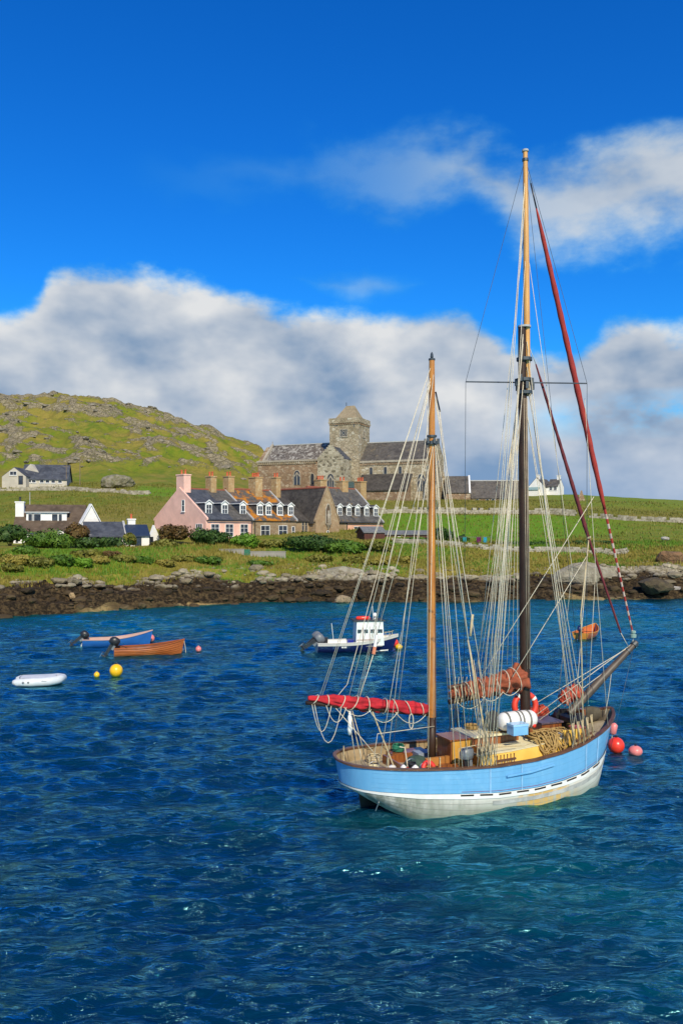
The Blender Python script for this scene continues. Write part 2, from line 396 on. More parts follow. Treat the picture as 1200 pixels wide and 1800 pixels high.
def land_attrs(X, Y, Z):
    D = Y - shore_y(X); px = X / Y * FPX + 600
    wob = (fbm(X * .06, Y * .06, 3, 61) - .5)
    lush = sstep(650, 700, px) * sstep(112, 116, Y + 14 * wob - .006 * (px - 800)) * (1 - sstep(160, 164, Y + 8 * wob)) * (1 - .75 * sstep(950, 1150, px + 300 * wob)) 
    lush = np.maximum(lush, sstep(165, 168, Y + 6 * wob) * (1 - sstep(188, 192, Y)) * sstep(230, 250, px) * (1 - sstep(430, 450, px)) * .8)
    lush = np.maximum(lush, .5 * sstep(900, 1000, px) * sstep(175, 185, Y))
    dry = sstep(.42, .6, fbm(X * .08, Y * .08, 3, 71)) * sstep(14, 22, D)
    dry = np.maximum(dry, sstep(7, 9, D) * (1 - sstep(18, 24, D)) * sstep(.36, .5, fbm(X * .16, D * .3, 3, 73)))
    dry = np.maximum(dry, sstep(163, 167, Y) * (1 - sstep(196, 205, Y)) * sstep(640, 700, px) * .8)
    hm = hillmask(X, Y)
    r = ridged(X * .045 + .02 * Y, Y * .06, 5, 21); r2 = ridged(X * .16, Y * .13 + X * .05, 4, 33)
    rock = hm * (sstep(.54, .72, r * .55 + r2 * .45) * .58 + .05)
    edge = 7.6 + 3.9 * (fbm(X * .12, D * .05, 3, 81) - .5) * 2 - 2.2 * sstep(-20, -40, X)
    shore = 1 - sstep(edge - 1.2, edge + 1.2, D)
    return dict(lush=lush, dry=dry, rock=rock, shore=shore)
def land_grid(name, xs, rows, rel, clipfn=None):
    X, D = np.meshgrid(xs, rows); Y = D + shore_y(X) if rel else D
    Z = zland(X, Y); a = land_attrs(X, Y, Z)
    if clipfn is not None: Z = clipfn(X, Y, Z)
    return tag(grid_obj(name, X, Y, Z, M_LAND, a), kind='structure')
land_grid('shore', np.arange(-66, 72, .2), np.concatenate([np.arange(-5, 13, .18), np.arange(13, 26, .5)]), True)
def under(X, Y, Z):
    D = Y - shore_y(X); inner = (np.abs(X - 3) < 66)
    hin = sstep(0, 4, X + 158) * sstep(0, 4, 12 - X) * sstep(0, 4, Y - 194) * sstep(0, 4, 368 - Y)
    return Z - .5 * (1 - sstep(22, 26, D)) * inner - 1.2 * hin
land_grid('ground', np.concatenate([np.arange(-420, -130, 6), np.arange(-130, 130, 1.0), np.arange(130, 420, 6)]),
          np.concatenate([np.arange(62, 130, 1.5), np.arange(130, 260, 1.3), np.arange(260, 560, 6)]), False, under)
def hclip(X, Y, Z):
    hin = sstep(0, 5, X + 160) * sstep(0, 5, 14 - X) * sstep(0, 5, Y - 192) * sstep(0, 5, 370 - Y); return Z - 1.0 * (1 - hin)
land_grid('hill', np.arange(-160, 14, .6), np.arange(192, 370, .6), False, hclip)

# ---- sea
def water_material():
    m, t, b = base_mat('sea_water')
    g = t.node('ShaderNodeNewGeometry'); p = g.outputs['Position']
    s = t.node('ShaderNodeSeparateXYZ'); t.put(s.inputs[0], p)
    wide = t.vmath('MULTIPLY', p, (.045, .075, 1.0))
    nb = t.noise(wide, 1.0, 3, .5)
    # paler sandy bottom close to the shore; teal patches, stronger towards the right
    sand = t.math('ADD', t.ss(s.outputs[1], 42., 82.), t.math('MULTIPLY', t.math('SUBTRACT', nb, .5), 2.6))
    teal = t.ss(sand, .35, 1.1)
    patch = t.ss(t.math('ADD', nb, t.math('MULTIPLY', t.ss(s.outputs[0], 0., 9.), .10)), .53, .70, 0., .62)
    c = t.mix(t.math('MAXIMUM', teal, patch), (.0005, .020, .043), (.001, .078, .078))
    # pale slick left by a passing boat
    dl = t.math('ADD', t.math('MULTIPLY', t.math('ADD', s.outputs[0], 24.6), -.719), t.math('MULTIPLY', t.math('SUBTRACT', s.outputs[1], 59.5), .695))
    dl = t.math('ABSOLUTE', t.math('ADD', dl, t.math('MULTIPLY', t.math('SUBTRACT', t.noise(p, .12, 3, .5), .5), 5.)))
    slick = t.math('MULTIPLY', t.ss(dl, .9, .15), t.math('MULTIPLY', t.ss(s.outputs[0], -8., -14.), t.ss(t.noise(p, .7, 3, .6), .35, .6)))
    c = t.mix(t.math('MULTIPLY', slick, .75), c, (.05, .27, .34))
    warp = t.vmath('ADD', p, t.vmath('SCALE', t.noise(p, .9, 2, .5, out=1), sc_=.55))
    rip = t.noise(t.vmath('MULTIPLY', warp, (1.9, 5.8, 1.)), 1.0, 5, .62)
    rip2 = t.noise(t.vmath('MULTIPLY', warp, (.55, 1.7, 1.)), 1.0, 4, .6)
    rdg = t.math('SUBTRACT', 1.0, t.math('ABSOLUTE', t.math('MULTIPLY_ADD', rip, 2.0, -1.0)))
    gst = t.ss(t.noise(t.vmath('MULTIPLY', p, (.10, .16, 1.)), 1.0, 3, .5), .3, .7, .65, 1.25)
    fine = t.math('MULTIPLY', gst, t.math('ADD', t.math('MULTIPLY', rdg, .36), t.math('ADD', t.math('MULTIPLY', rip, .95), t.math('MULTIPLY', rip2, 1.5))))
    bn = t.node('ShaderNodeBump'); bn.inputs['Strength'].default_value = 1.0; bn.inputs['Distance'].default_value = .15
    t.put(bn.inputs['Height'], fine)
    t.n.remove(b)
    df = t.node('ShaderNodeBsdfDiffuse'); t.put(df.inputs['Color'], c); t.put(df.inputs['Normal'], bn.outputs[0])
    gl = t.node('ShaderNodeBsdfGlossy'); gl.inputs['Color'].default_value = (.28, .80, .94, 1); gl.inputs['Roughness'].default_value = .13
    t.put(gl.inputs['Normal'], bn.outputs[0])
    fr = t.node('ShaderNodeFresnel'); fr.inputs['IOR'].default_value = 1.333; t.put(fr.inputs['Normal'], bn.outputs[0])
    ms = t.node('ShaderNodeMixShader'); t.put(ms.inputs[0], t.math('MINIMUM', t.math('MULTIPLY_ADD', fr.outputs[0], 2.8, .006), .85))
    t.put(ms.inputs[1], df.outputs[0]); t.put(ms.inputs[2], gl.outputs[0])
    t.put([n for n in t.n if n.type == 'OUTPUT_MATERIAL'][0].inputs[0], ms.outputs[0])
    return m
M_SEA = water_material()
ys = [5.5]
while ys[-1] < 112: ys.append(ys[-1] * 1.0046)
ys = np.array(ys); us = np.linspace(-1, 1, 560)
WY, WU = np.meshgrid(ys, us, indexing='ij'); WX = WU * (.56 * WY + 5)
cell = np.maximum(.0046 * WY, (.56 * WY + 5) * 2 / 560)
h = np.zeros_like(WX); dx = np.zeros_like(WX); dy = np.zeros_like(WX)
gust = .65 + .7 * fbm(WX * .10, WY * .07, 3, 91)
wr = np.random.default_rng(4)
for i in range(100):
    lam = .20 * (2.6 / .20) ** (wr.random() ** 1.25); k = 2 * math.pi / lam
    an = R(-84) + wr.normal() * .36
    A = .0062 * lam ** .80 * (.4 + 1.1 * wr.random())
    ph = wr.random() * 6.283
    arg = k * (WX * math.cos(an) + WY * math.sin(an)) + ph
    fade = sstep(2.2, 4.5, lam / cell) * gust
    h += A * fade * np.cos(arg); q = A * fade * np.sin(arg) * .9
    dx -= q * math.cos(an); dy -= q * math.sin(an)
edge_f = sstep(0, .04, 1 - np.abs(WU))
sea = tag(grid_obj('sea', WX + dx * edge_f, WY + dy * edge_f, h * edge_f, M_SEA), kind='structure')
# calm outer sheet of the same water, 0.4 m lower, beyond the modelled waves
o = MB().add([(-1500, -600, -.4), (1500, -600, -.4), (1500, 700, -.4), (-1500, 700, -.4)], [(0, 1, 2, 3)]).build('open_sea', M_SEA, recalc=False)
tag(o, kind='structure')
# ================================================================== BUILDINGS
def slate_mat(name, c, c2, lichen=None, amount=.5, course=.28, lscale=.9, speck=(.42, .42, .38), sp_lo=.66):
    m, t, b = base_mat(name); p = t.node('ShaderNodeNewGeometry').outputs['Position']
    s = t.node('ShaderNodeSeparateXYZ'); t.put(s.inputs[0], p)
    row = t.math('DIVIDE', s.outputs[2], course); fr = t.math('FRACT', row)
    cell = t.comb(t.math('MULTIPLY', s.outputs[0], 2.6), t.math('FLOOR', row), t.math('MULTIPLY', s.outputs[1], 2.6))
    wn = t.node('ShaderNodeTexWhiteNoise', noise_dimensions='3D'); t.put(wn.inputs[0], t.vmath('FLOOR', cell))
    k = t.mix(wn.outputs[0], c, c2)
    k = t.mix(t.ss(t.noise(p, .7, 4, .6), .4, .68), k, t.mix(1., k, (.6, .6, .62), 'MULTIPLY'))
    if lichen:
        ln = t.noise(p, lscale, 6, .68); k = t.mix(t.ss(ln, amount - .06, amount + .08), k, lichen)
    k = t.mix(t.ss(t.noise(p, 3.4, 4, .7), sp_lo, sp_lo + .05), k, speck)
    t.put(b.inputs['Base Color'], k); b.inputs['Roughness'].default_value = .75; b.inputs['Specular IOR Level'].default_value = .3
    bump(t, b, t.math('ADD', fr, t.math('MULTIPLY', wn.outputs[0], .5)), .5, .05)
    return m
def stone_mat(name, c, c2, c3, scale=1.6, mortar=(.16, .14, .11), bs=.6):
    m, t, b = base_mat(name); p = t.node('ShaderNodeNewGeometry').outputs['Position']
    q = t.vmath('ADD', t.vmath('MULTIPLY', p, (1, 1, 1.5)), t.vmath('SCALE', t.noise(p, 2.0, 2, .5, out=1), sc_=.3))
    v1 = t.node('ShaderNodeTexVoronoi', feature='F1'); v2 = t.node('ShaderNodeTexVoronoi', feature='DISTANCE_TO_EDGE')
    for v in (v1, v2): v.inputs['Scale'].default_value = scale; t.put(v.inputs['Vector'], q)
    hsv = t.node('ShaderNodeSeparateColor'); t.put(hsv.inputs[0], v1.outputs['Color'])
    k = t.mix(hsv.outputs[0], c, c2); k = t.mix(t.ss(hsv.outputs[1], .72, .9), k, c3)
    k = t.mix(t.ss(t.noise(p, .35, 4, .6), .42, .66, 0, .6), k, t.mix(1., k, (.62, .6, .55), 'MULTIPLY'))
    e = t.ss(v2.outputs[0], 0., .09); k = t.mix(e, mortar, k)
    t.put(b.inputs['Base Color'], k); b.inputs['Roughness'].default_value = .92; b.inputs['Specular IOR Level'].default_value = .2
    bump(t, b, t.math('ADD', e, t.math('MULTIPLY', t.noise(p, 9, 3, .6), .4)), bs, .06)
    return m
def flat(name, c, rough=.8, var=.85, scale=.7, bm=.12):
    return mat(name, c, tuple(q * var for q in c), rough=rough, scale=scale, bm=bm, bscale=14, spec=.3)
M_PINK = flat('pink_harling', (.84, .51, .41)); M_PEACH = flat('peach_harling', (.72, .40, .27))
M_WHITEW = flat('white_limewash', (.78, .76, .72), var=.9); M_CREAMW = flat('grey_harling', (.50, .46, .38))
M_SILL = flat('white_painted_wood', (.76, .76, .74), rough=.5, var=.93)
M_GLASS = mat('window_glass', (.02, .025, .035), (.05, .06, .075), rough=.08, scale=.8, spec=.7)
M_BROWNST = stone_mat('brown_rubble', (.26, .18, .11), (.34, .25, .155), (.38, .30, .20), 2.4, mortar=(.29, .23, .16), bs=.35)
M_SMOOTHST = stone_mat('warm_granite', (.31, .215, .125), (.37, .265, .16), (.39, .30, .19), 1.8, mortar=(.33, .24, .15), bs=.25)
M_ABBEY = stone_mat('abbey_granite', (.31, .25, .165), (.43, .365, .26), (.50, .45, .35), 1.15, mortar=(.20, .165, .11))
M_ABBEY_B = stone_mat('abbey_pink_granite', (.24, .155, .095), (.33, .235, .15), (.38, .30, .21), 1.3, mortar=(.19, .13, .085))
M_ABBEY_G = stone_mat('abbey_grey_granite', (.33, .29, .205), (.47, .43, .33), (.16, .14, .10), 1.3, mortar=(.37, .32, .235))
M_CHIM = stone_mat('tan_chimney_stone', (.40, .25, .115), (.48, .32, .16), (.50, .37, .21), 2.2, mortar=(.40, .27, .14), bs=.25)
M_TRIM = stone_mat('dressed_stone', (.36, .32, .255), (.42, .38, .31), (.33, .28, .22), 3, mortar=(.31, .27, .21), bs=.2)
M_SLATE = slate_mat('blue_slate', (.052, .060, .078), (.085, .092, .108), (.20, .20, .19), .66, speck=(.36, .37, .36), sp_lo=.68)
M_SLATE_G = slate_mat('grey_slate', (.075, .070, .065), (.12, .112, .10), (.19, .125, .05), .64)
M_SLATE_O = slate_mat('lichened_slate', (.070, .062, .055), (.11, .10, .088), (.44, .165, .012), .52, lscale=.7)
M_SLATE_D = slate_mat('dark_brown_slate', (.052, .045, .038), (.085, .074, .062), (.13, .12, .07), .66, sp_lo=.70)
M_SLATE_A = slate_mat('abbey_slate', (.080, .071, .062), (.12, .108, .095), (.16, .13, .085), .62, course=.4, sp_lo=.74)
M_SLATE_W = slate_mat('weathered_abbey_slate', (.085, .068, .055), (.15, .13, .11), (.33, .31, .27), .53, course=.45, lscale=1.1, sp_lo=.60, speck=(.42, .40, .36))
M_TILE_BR = slate_mat('brown_concrete_tile', (.095, .066, .042), (.125, .09, .062), None, course=.4, sp_lo=.9)
M_RIDGE = mat('red_ridge_tile', (.30, .085, .045), (.22, .07, .04), rough=.8, scale=3)
M_POT = mat('terracotta', (.58, .12, .045), (.44, .09, .035), rough=.8, scale=5)
M_SKEW = flat('pale_lead', (.42, .42, .41), rough=.6)
M_BLACKP = mat('black_pipe', (.02, .02, .022), (.03, .03, .03), rough=.5)
M_TIMBER = mat('dark_red_boards', (.085, .022, .014), (.055, .016, .011), rough=.7, stretch=(6, 6, .4), scale=2)
M_FELT = mat('grey_felt', (.16, .165, .165), (.11, .115, .12), rough=.9)
M_GREEND = mat('green_door_paint', (.02, .16, .09), (.015, .12, .07), rough=.5)
M_GWALL = flat('grey_cement', (.30, .28, .24))

class Fr:
    """upright frame: a along the front, b into the depth, z absolute"""
    def __init__(s, o, deg):
        s.o = Vector((o[0], o[1], 0)); s.e1 = Vector((math.cos(R(deg)), math.sin(R(deg)), 0)); s.e2 = Vector((-s.e1.y, s.e1.x, 0)); s.deg = deg
    def p(s, a, b, z): return s.o + s.e1 * a + s.e2 * b + Vector((0, 0, z))
    def a_at(s, px, b=0):
        k = (px - 600) / FPX; q = s.o + s.e2 * b
        return (k * q.y - q.x) / (s.e1.x - k * s.e1.y)
    def z_at(s, py, a, b=0): return CAMH - (py - HORY) / FPX * s.p(a, b, 0).y
    def box(s, mb, a0, a1, b0, b1, z0, z1):
        return mb.obox(s.p(a0, b0, z0), s.e1 * (a1 - a0), s.e2 * (b1 - b0), (0, 0, z1 - z0))

def gable_walls(fr, par, a0, a1, b0, b1, z0, ze, zr, m, axis='a', name='wall'):
    """walls of a gabled block with the roof triangle; ridge runs along a or b"""
    mb = MB()
    if axis == 'a':
        bm_ = (b0 + b1) / 2
        mb.prism([fr.p(a0, b0, z0), fr.p(a0, b1, z0), fr.p(a0, b1, ze), fr.p(a0, bm_, zr), fr.p(a0, b0, ze)], fr.e1 * (a1 - a0))
    else:
        am = (a0 + a1) / 2
        mb.prism([fr.p(a0, b0, z0), fr.p(a1, b0, z0), fr.p(a1, b0, ze), fr.p(am, b0, zr), fr.p(a0, b0, ze)], fr.e2 * (b1 - b0))
    return mb.build(name, m, par)
def gable_roof(fr, par, a0, a1, b0, b1, ze, zr, m, axis='a', ov=.25, th=.16, end=.0, name='roof', lift=.03):
    mb = MB()
    for sgn in (0, 1):
        if axis == 'a':
            bm_ = (b0 + b1) / 2; be = b0 if sgn == 0 else b1; sl = (zr - ze) / abs(bm_ - be); dz = ov * sl
            bo = be - ov if sgn == 0 else be + ov
            q = [fr.p(a0 - end, bo, ze - dz + lift), fr.p(a0 - end, bm_, zr + lift), fr.p(a0 - end, bm_, zr + th), fr.p(a0 - end, bo, ze - dz + th)]
            mb.prism(q, fr.e1 * (a1 - a0 + 2 * end))
        else:
            am = (a0 + a1) / 2; ae = a0 if sgn == 0 else a1; sl = (zr - ze) / abs(am - ae); dz = ov * sl
            ao = ae - ov if sgn == 0 else ae + ov
            q = [fr.p(ao, b0 - end, ze - dz + lift), fr.p(am, b0 - end, zr + lift), fr.p(am, b0 - end, zr + th), fr.p(ao, b0 - end, ze - dz + th)]
            mb.prism(q, fr.e2 * (b1 - b0 + 2 * end))
    return mb.build(name, m, par)
def facing(fr, face, a, b):
    """origin, u (right along the face), n (outward)"""
    if face == 'front': return fr.e1, -fr.e2
    if face == 'left': return -fr.e2, -fr.e1
    return fr.e2, fr.e1
def window(fr, par, a, b, zc, wd, ht, face='front', nx=2, ny=2, m=None, fw=.07, sill=True, depth=.07):
    u, n = facing(fr, face, a, b); c = fr.p(a, b, zc); up = Vector((0, 0, 1)); m = m or M_SILL
    mb = MB(); o = c - u * wd / 2 - up * ht / 2
    for q in (0, wd - fw): mb.obox(o + u * q + n * .004, u * fw, n * depth, up * ht)
    for q in (0, ht - fw): mb.obox(o + u * fw + up * q + n * .004, u * (wd - 2 * fw), n * depth, up * fw)
    for i in range(1, nx): mb.obox(o + u * (wd * i / nx - fw * .35) + up * fw + n * .02, u * fw * .7, n * (depth - .03), up * (ht - 2 * fw))
    for i in range(1, ny): mb.obox(o + u * fw + up * (ht * i / ny - fw * .35) + n * .023, u * (wd - 2 * fw), n * (depth - .035), up * fw * .7)
    if sill: mb.obox(o - u * .08 - up * .09 + n * .005, u * (wd + .16), n * .16, up * .088)
    f = mb.build('window', m, par)
    if par.parent is None:
        MB().obox(o + u * fw * .5 + up * fw * .5 + n * .006, u * (wd - fw), n * .012, up * (ht - fw)).build('pane', M_GLASS, f)
    else:   # already a sub-part level: the pane sits beside its frame under the same part
        MB().obox(o + u * fw * .5 + up * fw * .5 + n * .006, u * (wd - fw), n * .012, up * (ht - fw)).build('pane', M_GLASS, par)
    return f
def chimney(fr, par, a, b, z0, z1, wa, wb, m, pots=2, along='b', potm=None):
    mb = MB(); fr.box(mb, a - wa / 2, a + wa / 2, b - wb / 2, b + wb / 2, z0, z1)
    fr.box(mb, a - wa / 2 - .08, a + wa / 2 + .08, b - wb / 2 - .08, b + wb / 2 + .08, z1 + .002, z1 + .18)
    c = mb.build('chimney', m, par)
    for i in range(pots):
        k = (i + .5) / pots - .5
        q = fr.p(a + (k * wa if along == 'a' else 0), b + (k * wb if along == 'b' else 0), z1 + .18)
        MB().lathe(q, [(.17, 0), (.14, .1), (.13, .5), (.17, .54), (.17, .66), (.11, .66), (.11, .5)], 10).build('chimney_pot', potm or M_POT, c, smooth=True, auto=40)
    return c
def dormer(fr, par, a, b_eave, ze, slope, wd, ht, z0off, rm, b_face):
    """dormer standing on the front roof slope: dark cheeks, white front with sash, pitched cap"""
    zf = ze + (b_face - b_eave) * slope            # roof height under the face
    zt = zf + ht; bb = b_eave + (zt + .42 - ze) / slope
    mb = MB()
    for s_ in (-1, 1):
        x = a + s_ * (wd / 2 - .03)
        mb.prism([fr.p(x - .03, b_face + .02, zf - .1), fr.p(x - .03, b_face + .02, zt), fr.p(x - .03, bb - .5, zt)], fr.e1 * .06)
    # pitched cap
    for s_ in (-1, 1):
        mb.prism([fr.p(a, b_face - .12, zt + .42), fr.p(a + s_ * (wd / 2 + .12), b_face - .12, zt - .02), fr.p(a + s_ * (wd / 2 + .12), b_face - .12, zt + .06), fr.p(a, b_face - .12, zt + .5)], fr.e2 * (bb - b_face + .4))
    d = mb.build('dormer', rm, par)
    g = MB()
    for s_ in (-1, 1):       # white barge boards and triangular front
        g.prism([fr.p(a, b_face - .16, zt + .40), fr.p(a + s_ * (wd / 2 + .14), b_face - .16, zt - .08), fr.p(a + s_ * (wd / 2 + .14), b_face - .16, zt + .08), fr.p(a, b_face - .16, zt + .56)], fr.e2 * .036)
        g.prism([fr.p(a + s_ * (wd / 2 + .125), b_face - .12, zt + .062), fr.p(a + s_ * (wd / 2 + .125), bb - .1, zt + .062), fr.p(a + s_ * (wd / 2 + .125), bb - .1, zt + .16), fr.p(a + s_ * (wd / 2 + .125), b_face - .12, zt + .16)], fr.e1 * (.05 * s_))
    g.prism([fr.p(a - wd / 2, b_face, zt - .02), fr.p(a + wd / 2, b_face, zt - .02), fr.p(a, b_face, zt + .40)], fr.e2 * .05)
    g.obox(fr.p(a - wd / 2, b_face, zf - .12), fr.e1 * wd, fr.e2 * .05, (0, 0, ht + .1))
    g.build('front_board', M_SILL, d)
    window(fr, d, a, b_face, zf + ht * .48, wd * .86, ht * .9, nx=2, ny=2, fw=.085, sill=True)
    return d

# ---------------------------------------------------------------- terrace of cottages
TA = 45.0
Y0 = 115.0; T = Fr(((362 - 600) / FPX * Y0, Y0), TA)
k = (272 - 600) / FPX                                # gable depth from the far corner
TW = (k * T.o.y - T.o.x) / (T.e2.x - k * T.e2.y)
def tz(py, px, b=0.): return T.z_at(py, T.a_at(px, b), b)
ZE = tz(912, 362); ZR = T.z_at(860, 0, TW / 2)
ZB = 5.4
# pink end cottage: two bays under dark slate, up to px 444
a1 = T.a_at(444)
hA = thing('pink_cottage', 'pink harled end cottage with dark slate roof and tall pink chimney', 'cottage', T.p(a1 / 2, TW / 2, ZB))
gable_walls(T, hA, 0, a1, 0, TW, ZB, ZE, ZR, M_PINK)
aS = T.a_at(408)
SL = (ZR - ZE) / (TW / 2)
rA = gable_roof(T, hA, .25, aS, 0, TW, ZE, ZR, M_SLATE)
rA2 = gable_roof(T, hA, aS + .001, a1, 0, TW, ZE, ZR, M_SLATE_G, lift=.04)
def ridge(fr, par, a0, a1, b, z, m=None, r=.16):
    return MB().tube([fr.p(a0, b, z), fr.p(a1, b, z)], r, 6).build('ridge', m or M_RIDGE, par)
def skew(fr, par, a, b0, b1, ze, zr, m=None, w_=.28, h_=.16):
    mb = MB(); bm_ = (b0 + b1) / 2
    for be in (b0 - .25, b1 + .25):
        z_ = ze - .25 * (zr - ze) / abs(bm_ - b0)
        mb.prism([fr.p(a - w_ / 2, be, z_), fr.p(a - w_ / 2, bm_, zr), fr.p(a - w_ / 2, bm_, zr + h_ + .14), fr.p(a - w_ / 2, be, z_ + h_ + .14)], fr.e1 * w_)
    return mb.build('skew', m or M_SKEW, par)
ridge(T, hA, .3, a1, TW / 2, ZR + .12); skew(T, hA, .12, 0, TW, ZE, ZR, M_PINK); skew(T, hA, a1 - .05, 0, TW, ZE, ZR)
chimney(T, hA, .75, TW / 2, ZR - 1.2, T.z_at(836, .75, TW / 2), 1.2, 1.9, M_PINK, 2)
for px, w_ in ((371, 1.2), (402, 1.3)):
    ac = T.a_at(px, TW / 2); chimney(T, hA, ac, TW / 2, ZR - 1, T.z_at(839, ac, TW / 2), w_ * .85, 1.4, M_CHIM, 2)
BF = 1.05
def dorm(par, px, rm=M_SLATE, ze=None, sl=None, wd=1.18, ht=1.5):
    dormer(T, par, T.a_at(px, BF), 0, ze or ZE, sl or SL, wd, ht, 0, rm, BF)
for px in (367, 395, 427): dorm(hA, px)
uW = T.z_at(889, 0, TW * .45)
window(T, hA, 0, TW * .42, uW, .75, 1.7, 'left', 1, 2)
window(T, hA, 0, TW * .12, tz(930, 345), 1.6, 1.5, 'left', 3, 2)
for px in (378, 403, 429): window(T, hA, T.a_at(px), 0, tz(932, px), 1.45, 1.8, nx=2, ny=3)
MB().tube([T.p(a1 - .25, -.1, ZE - .1), T.p(a1 - .25, -.1, ZB)], .07, 6).build('drainpipe', M_BLACKP, hA)
MB().tube([T.p(.1, -.34, ZE - .2), T.p(a1, -.34, ZE - .22)], .08, 6).build('gutter', M_BLACKP, hA)
# stone cottage with orange lichen on its slates
b0_ = a1 + .01; b1_ = T.a_at(522)
hB = thing('stone_cottage', 'brown stone cottage with orange lichened slate roof, next to pink cottage', 'cottage', T.p((b0_ + b1_) / 2, TW / 2, ZB))
gable_walls(T, hB, b0_, b1_, .15, TW, ZB, ZE - .05, ZR + .25, M_BROWNST)
gable_roof(T, hB, b0_, b1_, .15, TW, ZE - .05, ZR + .25, M_SLATE_O)
ridge(T, hB, b0_, b1_, TW / 2, ZR + .4)
for px, w_, n_, py in ((449, 1.9, 4, 841), (485, 1.3, 2, 841)):
    ac = T.a_at(px, TW / 2 - .6); chimney(T, hB, ac, TW / 2 - .6, ZR - 2.2, T.z_at(py, ac, TW / 2), w_ * .72, w_ * .95, M_CHIM, n_)
for px in (457, 472, 492, 511): dorm(hB, px, M_SLATE_G)
for px in (466, 497): window(T, hB, T.a_at(px, .15), .15, tz(937, px), 1.75, 2.3, nx=2, ny=3)
window(T, hB, T.a_at(515, .15), .15, tz(934, 515), .6, 1.5, nx=1, ny=2)
skew(T, hB, b1_ - .1, 0.1, TW, ZE, ZR + .25)
MB().tube([T.p(b0_ + .5, .05, ZE - .1), T.p(b0_ + .5, .05, ZB)], .07, 6).build('drainpipe', M_BLACKP, hB)
# projecting wing with gable facing the sea and a statue niche
aw0 = b1_ + .01; WP = -1.2                                             # projects forward
gl_, gr_ = T.a_at(555, WP), T.a_at(596, WP); gm = (gl_ + gr_) / 2
zwe = T.z_at(916, gl_, WP); zwr = T.z_at(858, gm, WP)
hC = thing('gabled_wing', 'brown stone gabled wing with statue niche and dark slate roof between cottages', 'house', T.p(gm, WP, ZB))
gable_walls(T, hC, gl_, gr_, WP, TW, ZB, zwe, zwr, M_SMOOTHST, 'b')
gable_roof(T, hC, gl_, gr_, WP + .3, TW, zwe, zwr, M_SLATE_D, 'b')
MB().tube([T.p(gm, WP + .3, zwr + .14), T.p(gm, TW, zwr + .14)], .17, 6).build('ridge', M_RIDGE, hC)
mb = MB()
for s_ in (-1, 1):
    mb.prism([T.p(gm, WP - .06, zwr + .0), T.p(gm + s_ * ((gr_ - gl_) / 2 + .15), WP - .06, zwe - .1), T.p(gm + s_ * ((gr_ - gl_) / 2 + .15), WP - .06, zwe + .14), T.p(gm, WP - .06, zwr + .3)], T.e2 * .4)
mb.build('skew', M_SMOOTHST, hC)
# short infill bay between the stone cottage and the wing
gable_walls(T, hC, aw0, gl_ - .01, .3, TW, ZB, ZE - .1, ZR + .1, M_SMOOTHST, 'a', 'side_wall')
gable_roof(T, hC, aw0, gl_ - .2, .3, TW, ZE - .1, ZR + .1, M_SLATE_D, name='side_roof')
for d_ in (-.33, .33): window(T, hC, T.a_at(535, .3) + d_, .3, tz(928, 535), .5, 2.2, nx=1, ny=3, m=M_TRIM)
# niche
zn = T.z_at(905, gm, WP); up = Vector((0, 0, 1))
def arch(fr, a, b, z0, w_, h_, face='front', n=5, point=1.0):
    u, nn = facing(fr, face, a, b); c = fr.p(a, b, z0); pts = [c - u * w_ / 2, c + u * w_ / 2]
    hs_ = h_ - w_ * .5 * (1 + .75 * point)
    for i in range(0, n + 1):
        th = i / n * (math.pi / 2); rr = 1
        pts.append(c + u * (w_ / 2 * math.cos(th) ** .8) + Vector((0, 0, hs_ + (h_ - hs_) * math.sin(th) ** (1.1 if point else 1))))
    for i in range(n - 1, -1, -1):
        th = i / n * (math.pi / 2)
        pts.append(c - u * (w_ / 2 * math.cos(th) ** .8) + Vector((0, 0, hs_ + (h_ - hs_) * math.sin(th) ** (1.1 if point else 1))))
    return pts, u, nn
def arch_window(fr, par, a, b, z0, w_, h_, face='front', lights=2, point=1.0, fm=None, gm_=None, proud=.12):
    pts, u, nn = arch(fr, a, b, z0, w_ + .36, h_ + .2, face, point=point); mb = MB()
    inn, _, _ = arch(fr, a, b, z0 + .02, w_, h_ - .02, face, point=point)
    q = len(pts); vs = [p + nn * .004 for p in pts] + [p + nn * .004 for p in inn] + [p + nn * proud for p in pts] + [p + nn * proud for p in inn]
    fs = []
    for i in range(q):
        j = (i + 1) % q
        fs += [(2 * q + i, 2 * q + j, 3 * q + j, 3 * q + i), (i, 2 * q + i, 2 * q + j, j), (q + i, q + j, 3 * q + j, 3 * q + i)]
    mb.add(vs, fs)
    for i in range(1, lights): mb.obox(fr.p(a, b, z0 + .05) + u * (w_ * (i / lights - .5) - .07) + nn * .015, u * .14, nn * (proud - .02), (0, 0, h_ * .8))
    if lights > 1:
        for s_ in (-1, 1): mb.prism([fr.p(a, b, z0 + h_ * .55) + u * s_ * w_ * .45 + nn * .02, fr.p(a, b, z0 + h_ * .65) + u * s_ * w_ * .45 + nn * .02, fr.p(a, b, z0 + h_ * .92) + nn * .02, fr.p(a, b, z0 + h_ * .80) + nn * .02], nn * (proud - .04))
    f = mb.build('window', fm or M_TRIM, par, recalc=True)
    MB().prism([p + nn * .006 for p in inn], nn * .01).build('pane', gm_ or M_GLASS, f)
    return f
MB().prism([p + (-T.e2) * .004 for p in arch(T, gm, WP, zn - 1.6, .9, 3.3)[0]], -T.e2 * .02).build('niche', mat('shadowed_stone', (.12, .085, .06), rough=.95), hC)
MB().lathe(T.p(gm, WP - .2, zn - 1.3), [(.22, 0), (.3, .1), (.24, .9), (.3, 1.2), (.16, 1.5), (.12, 1.55), (.17, 1.7), (.13, 1.95), (.02, 2.02)], 10).build('statue', M_TRIM, hC, smooth=True)
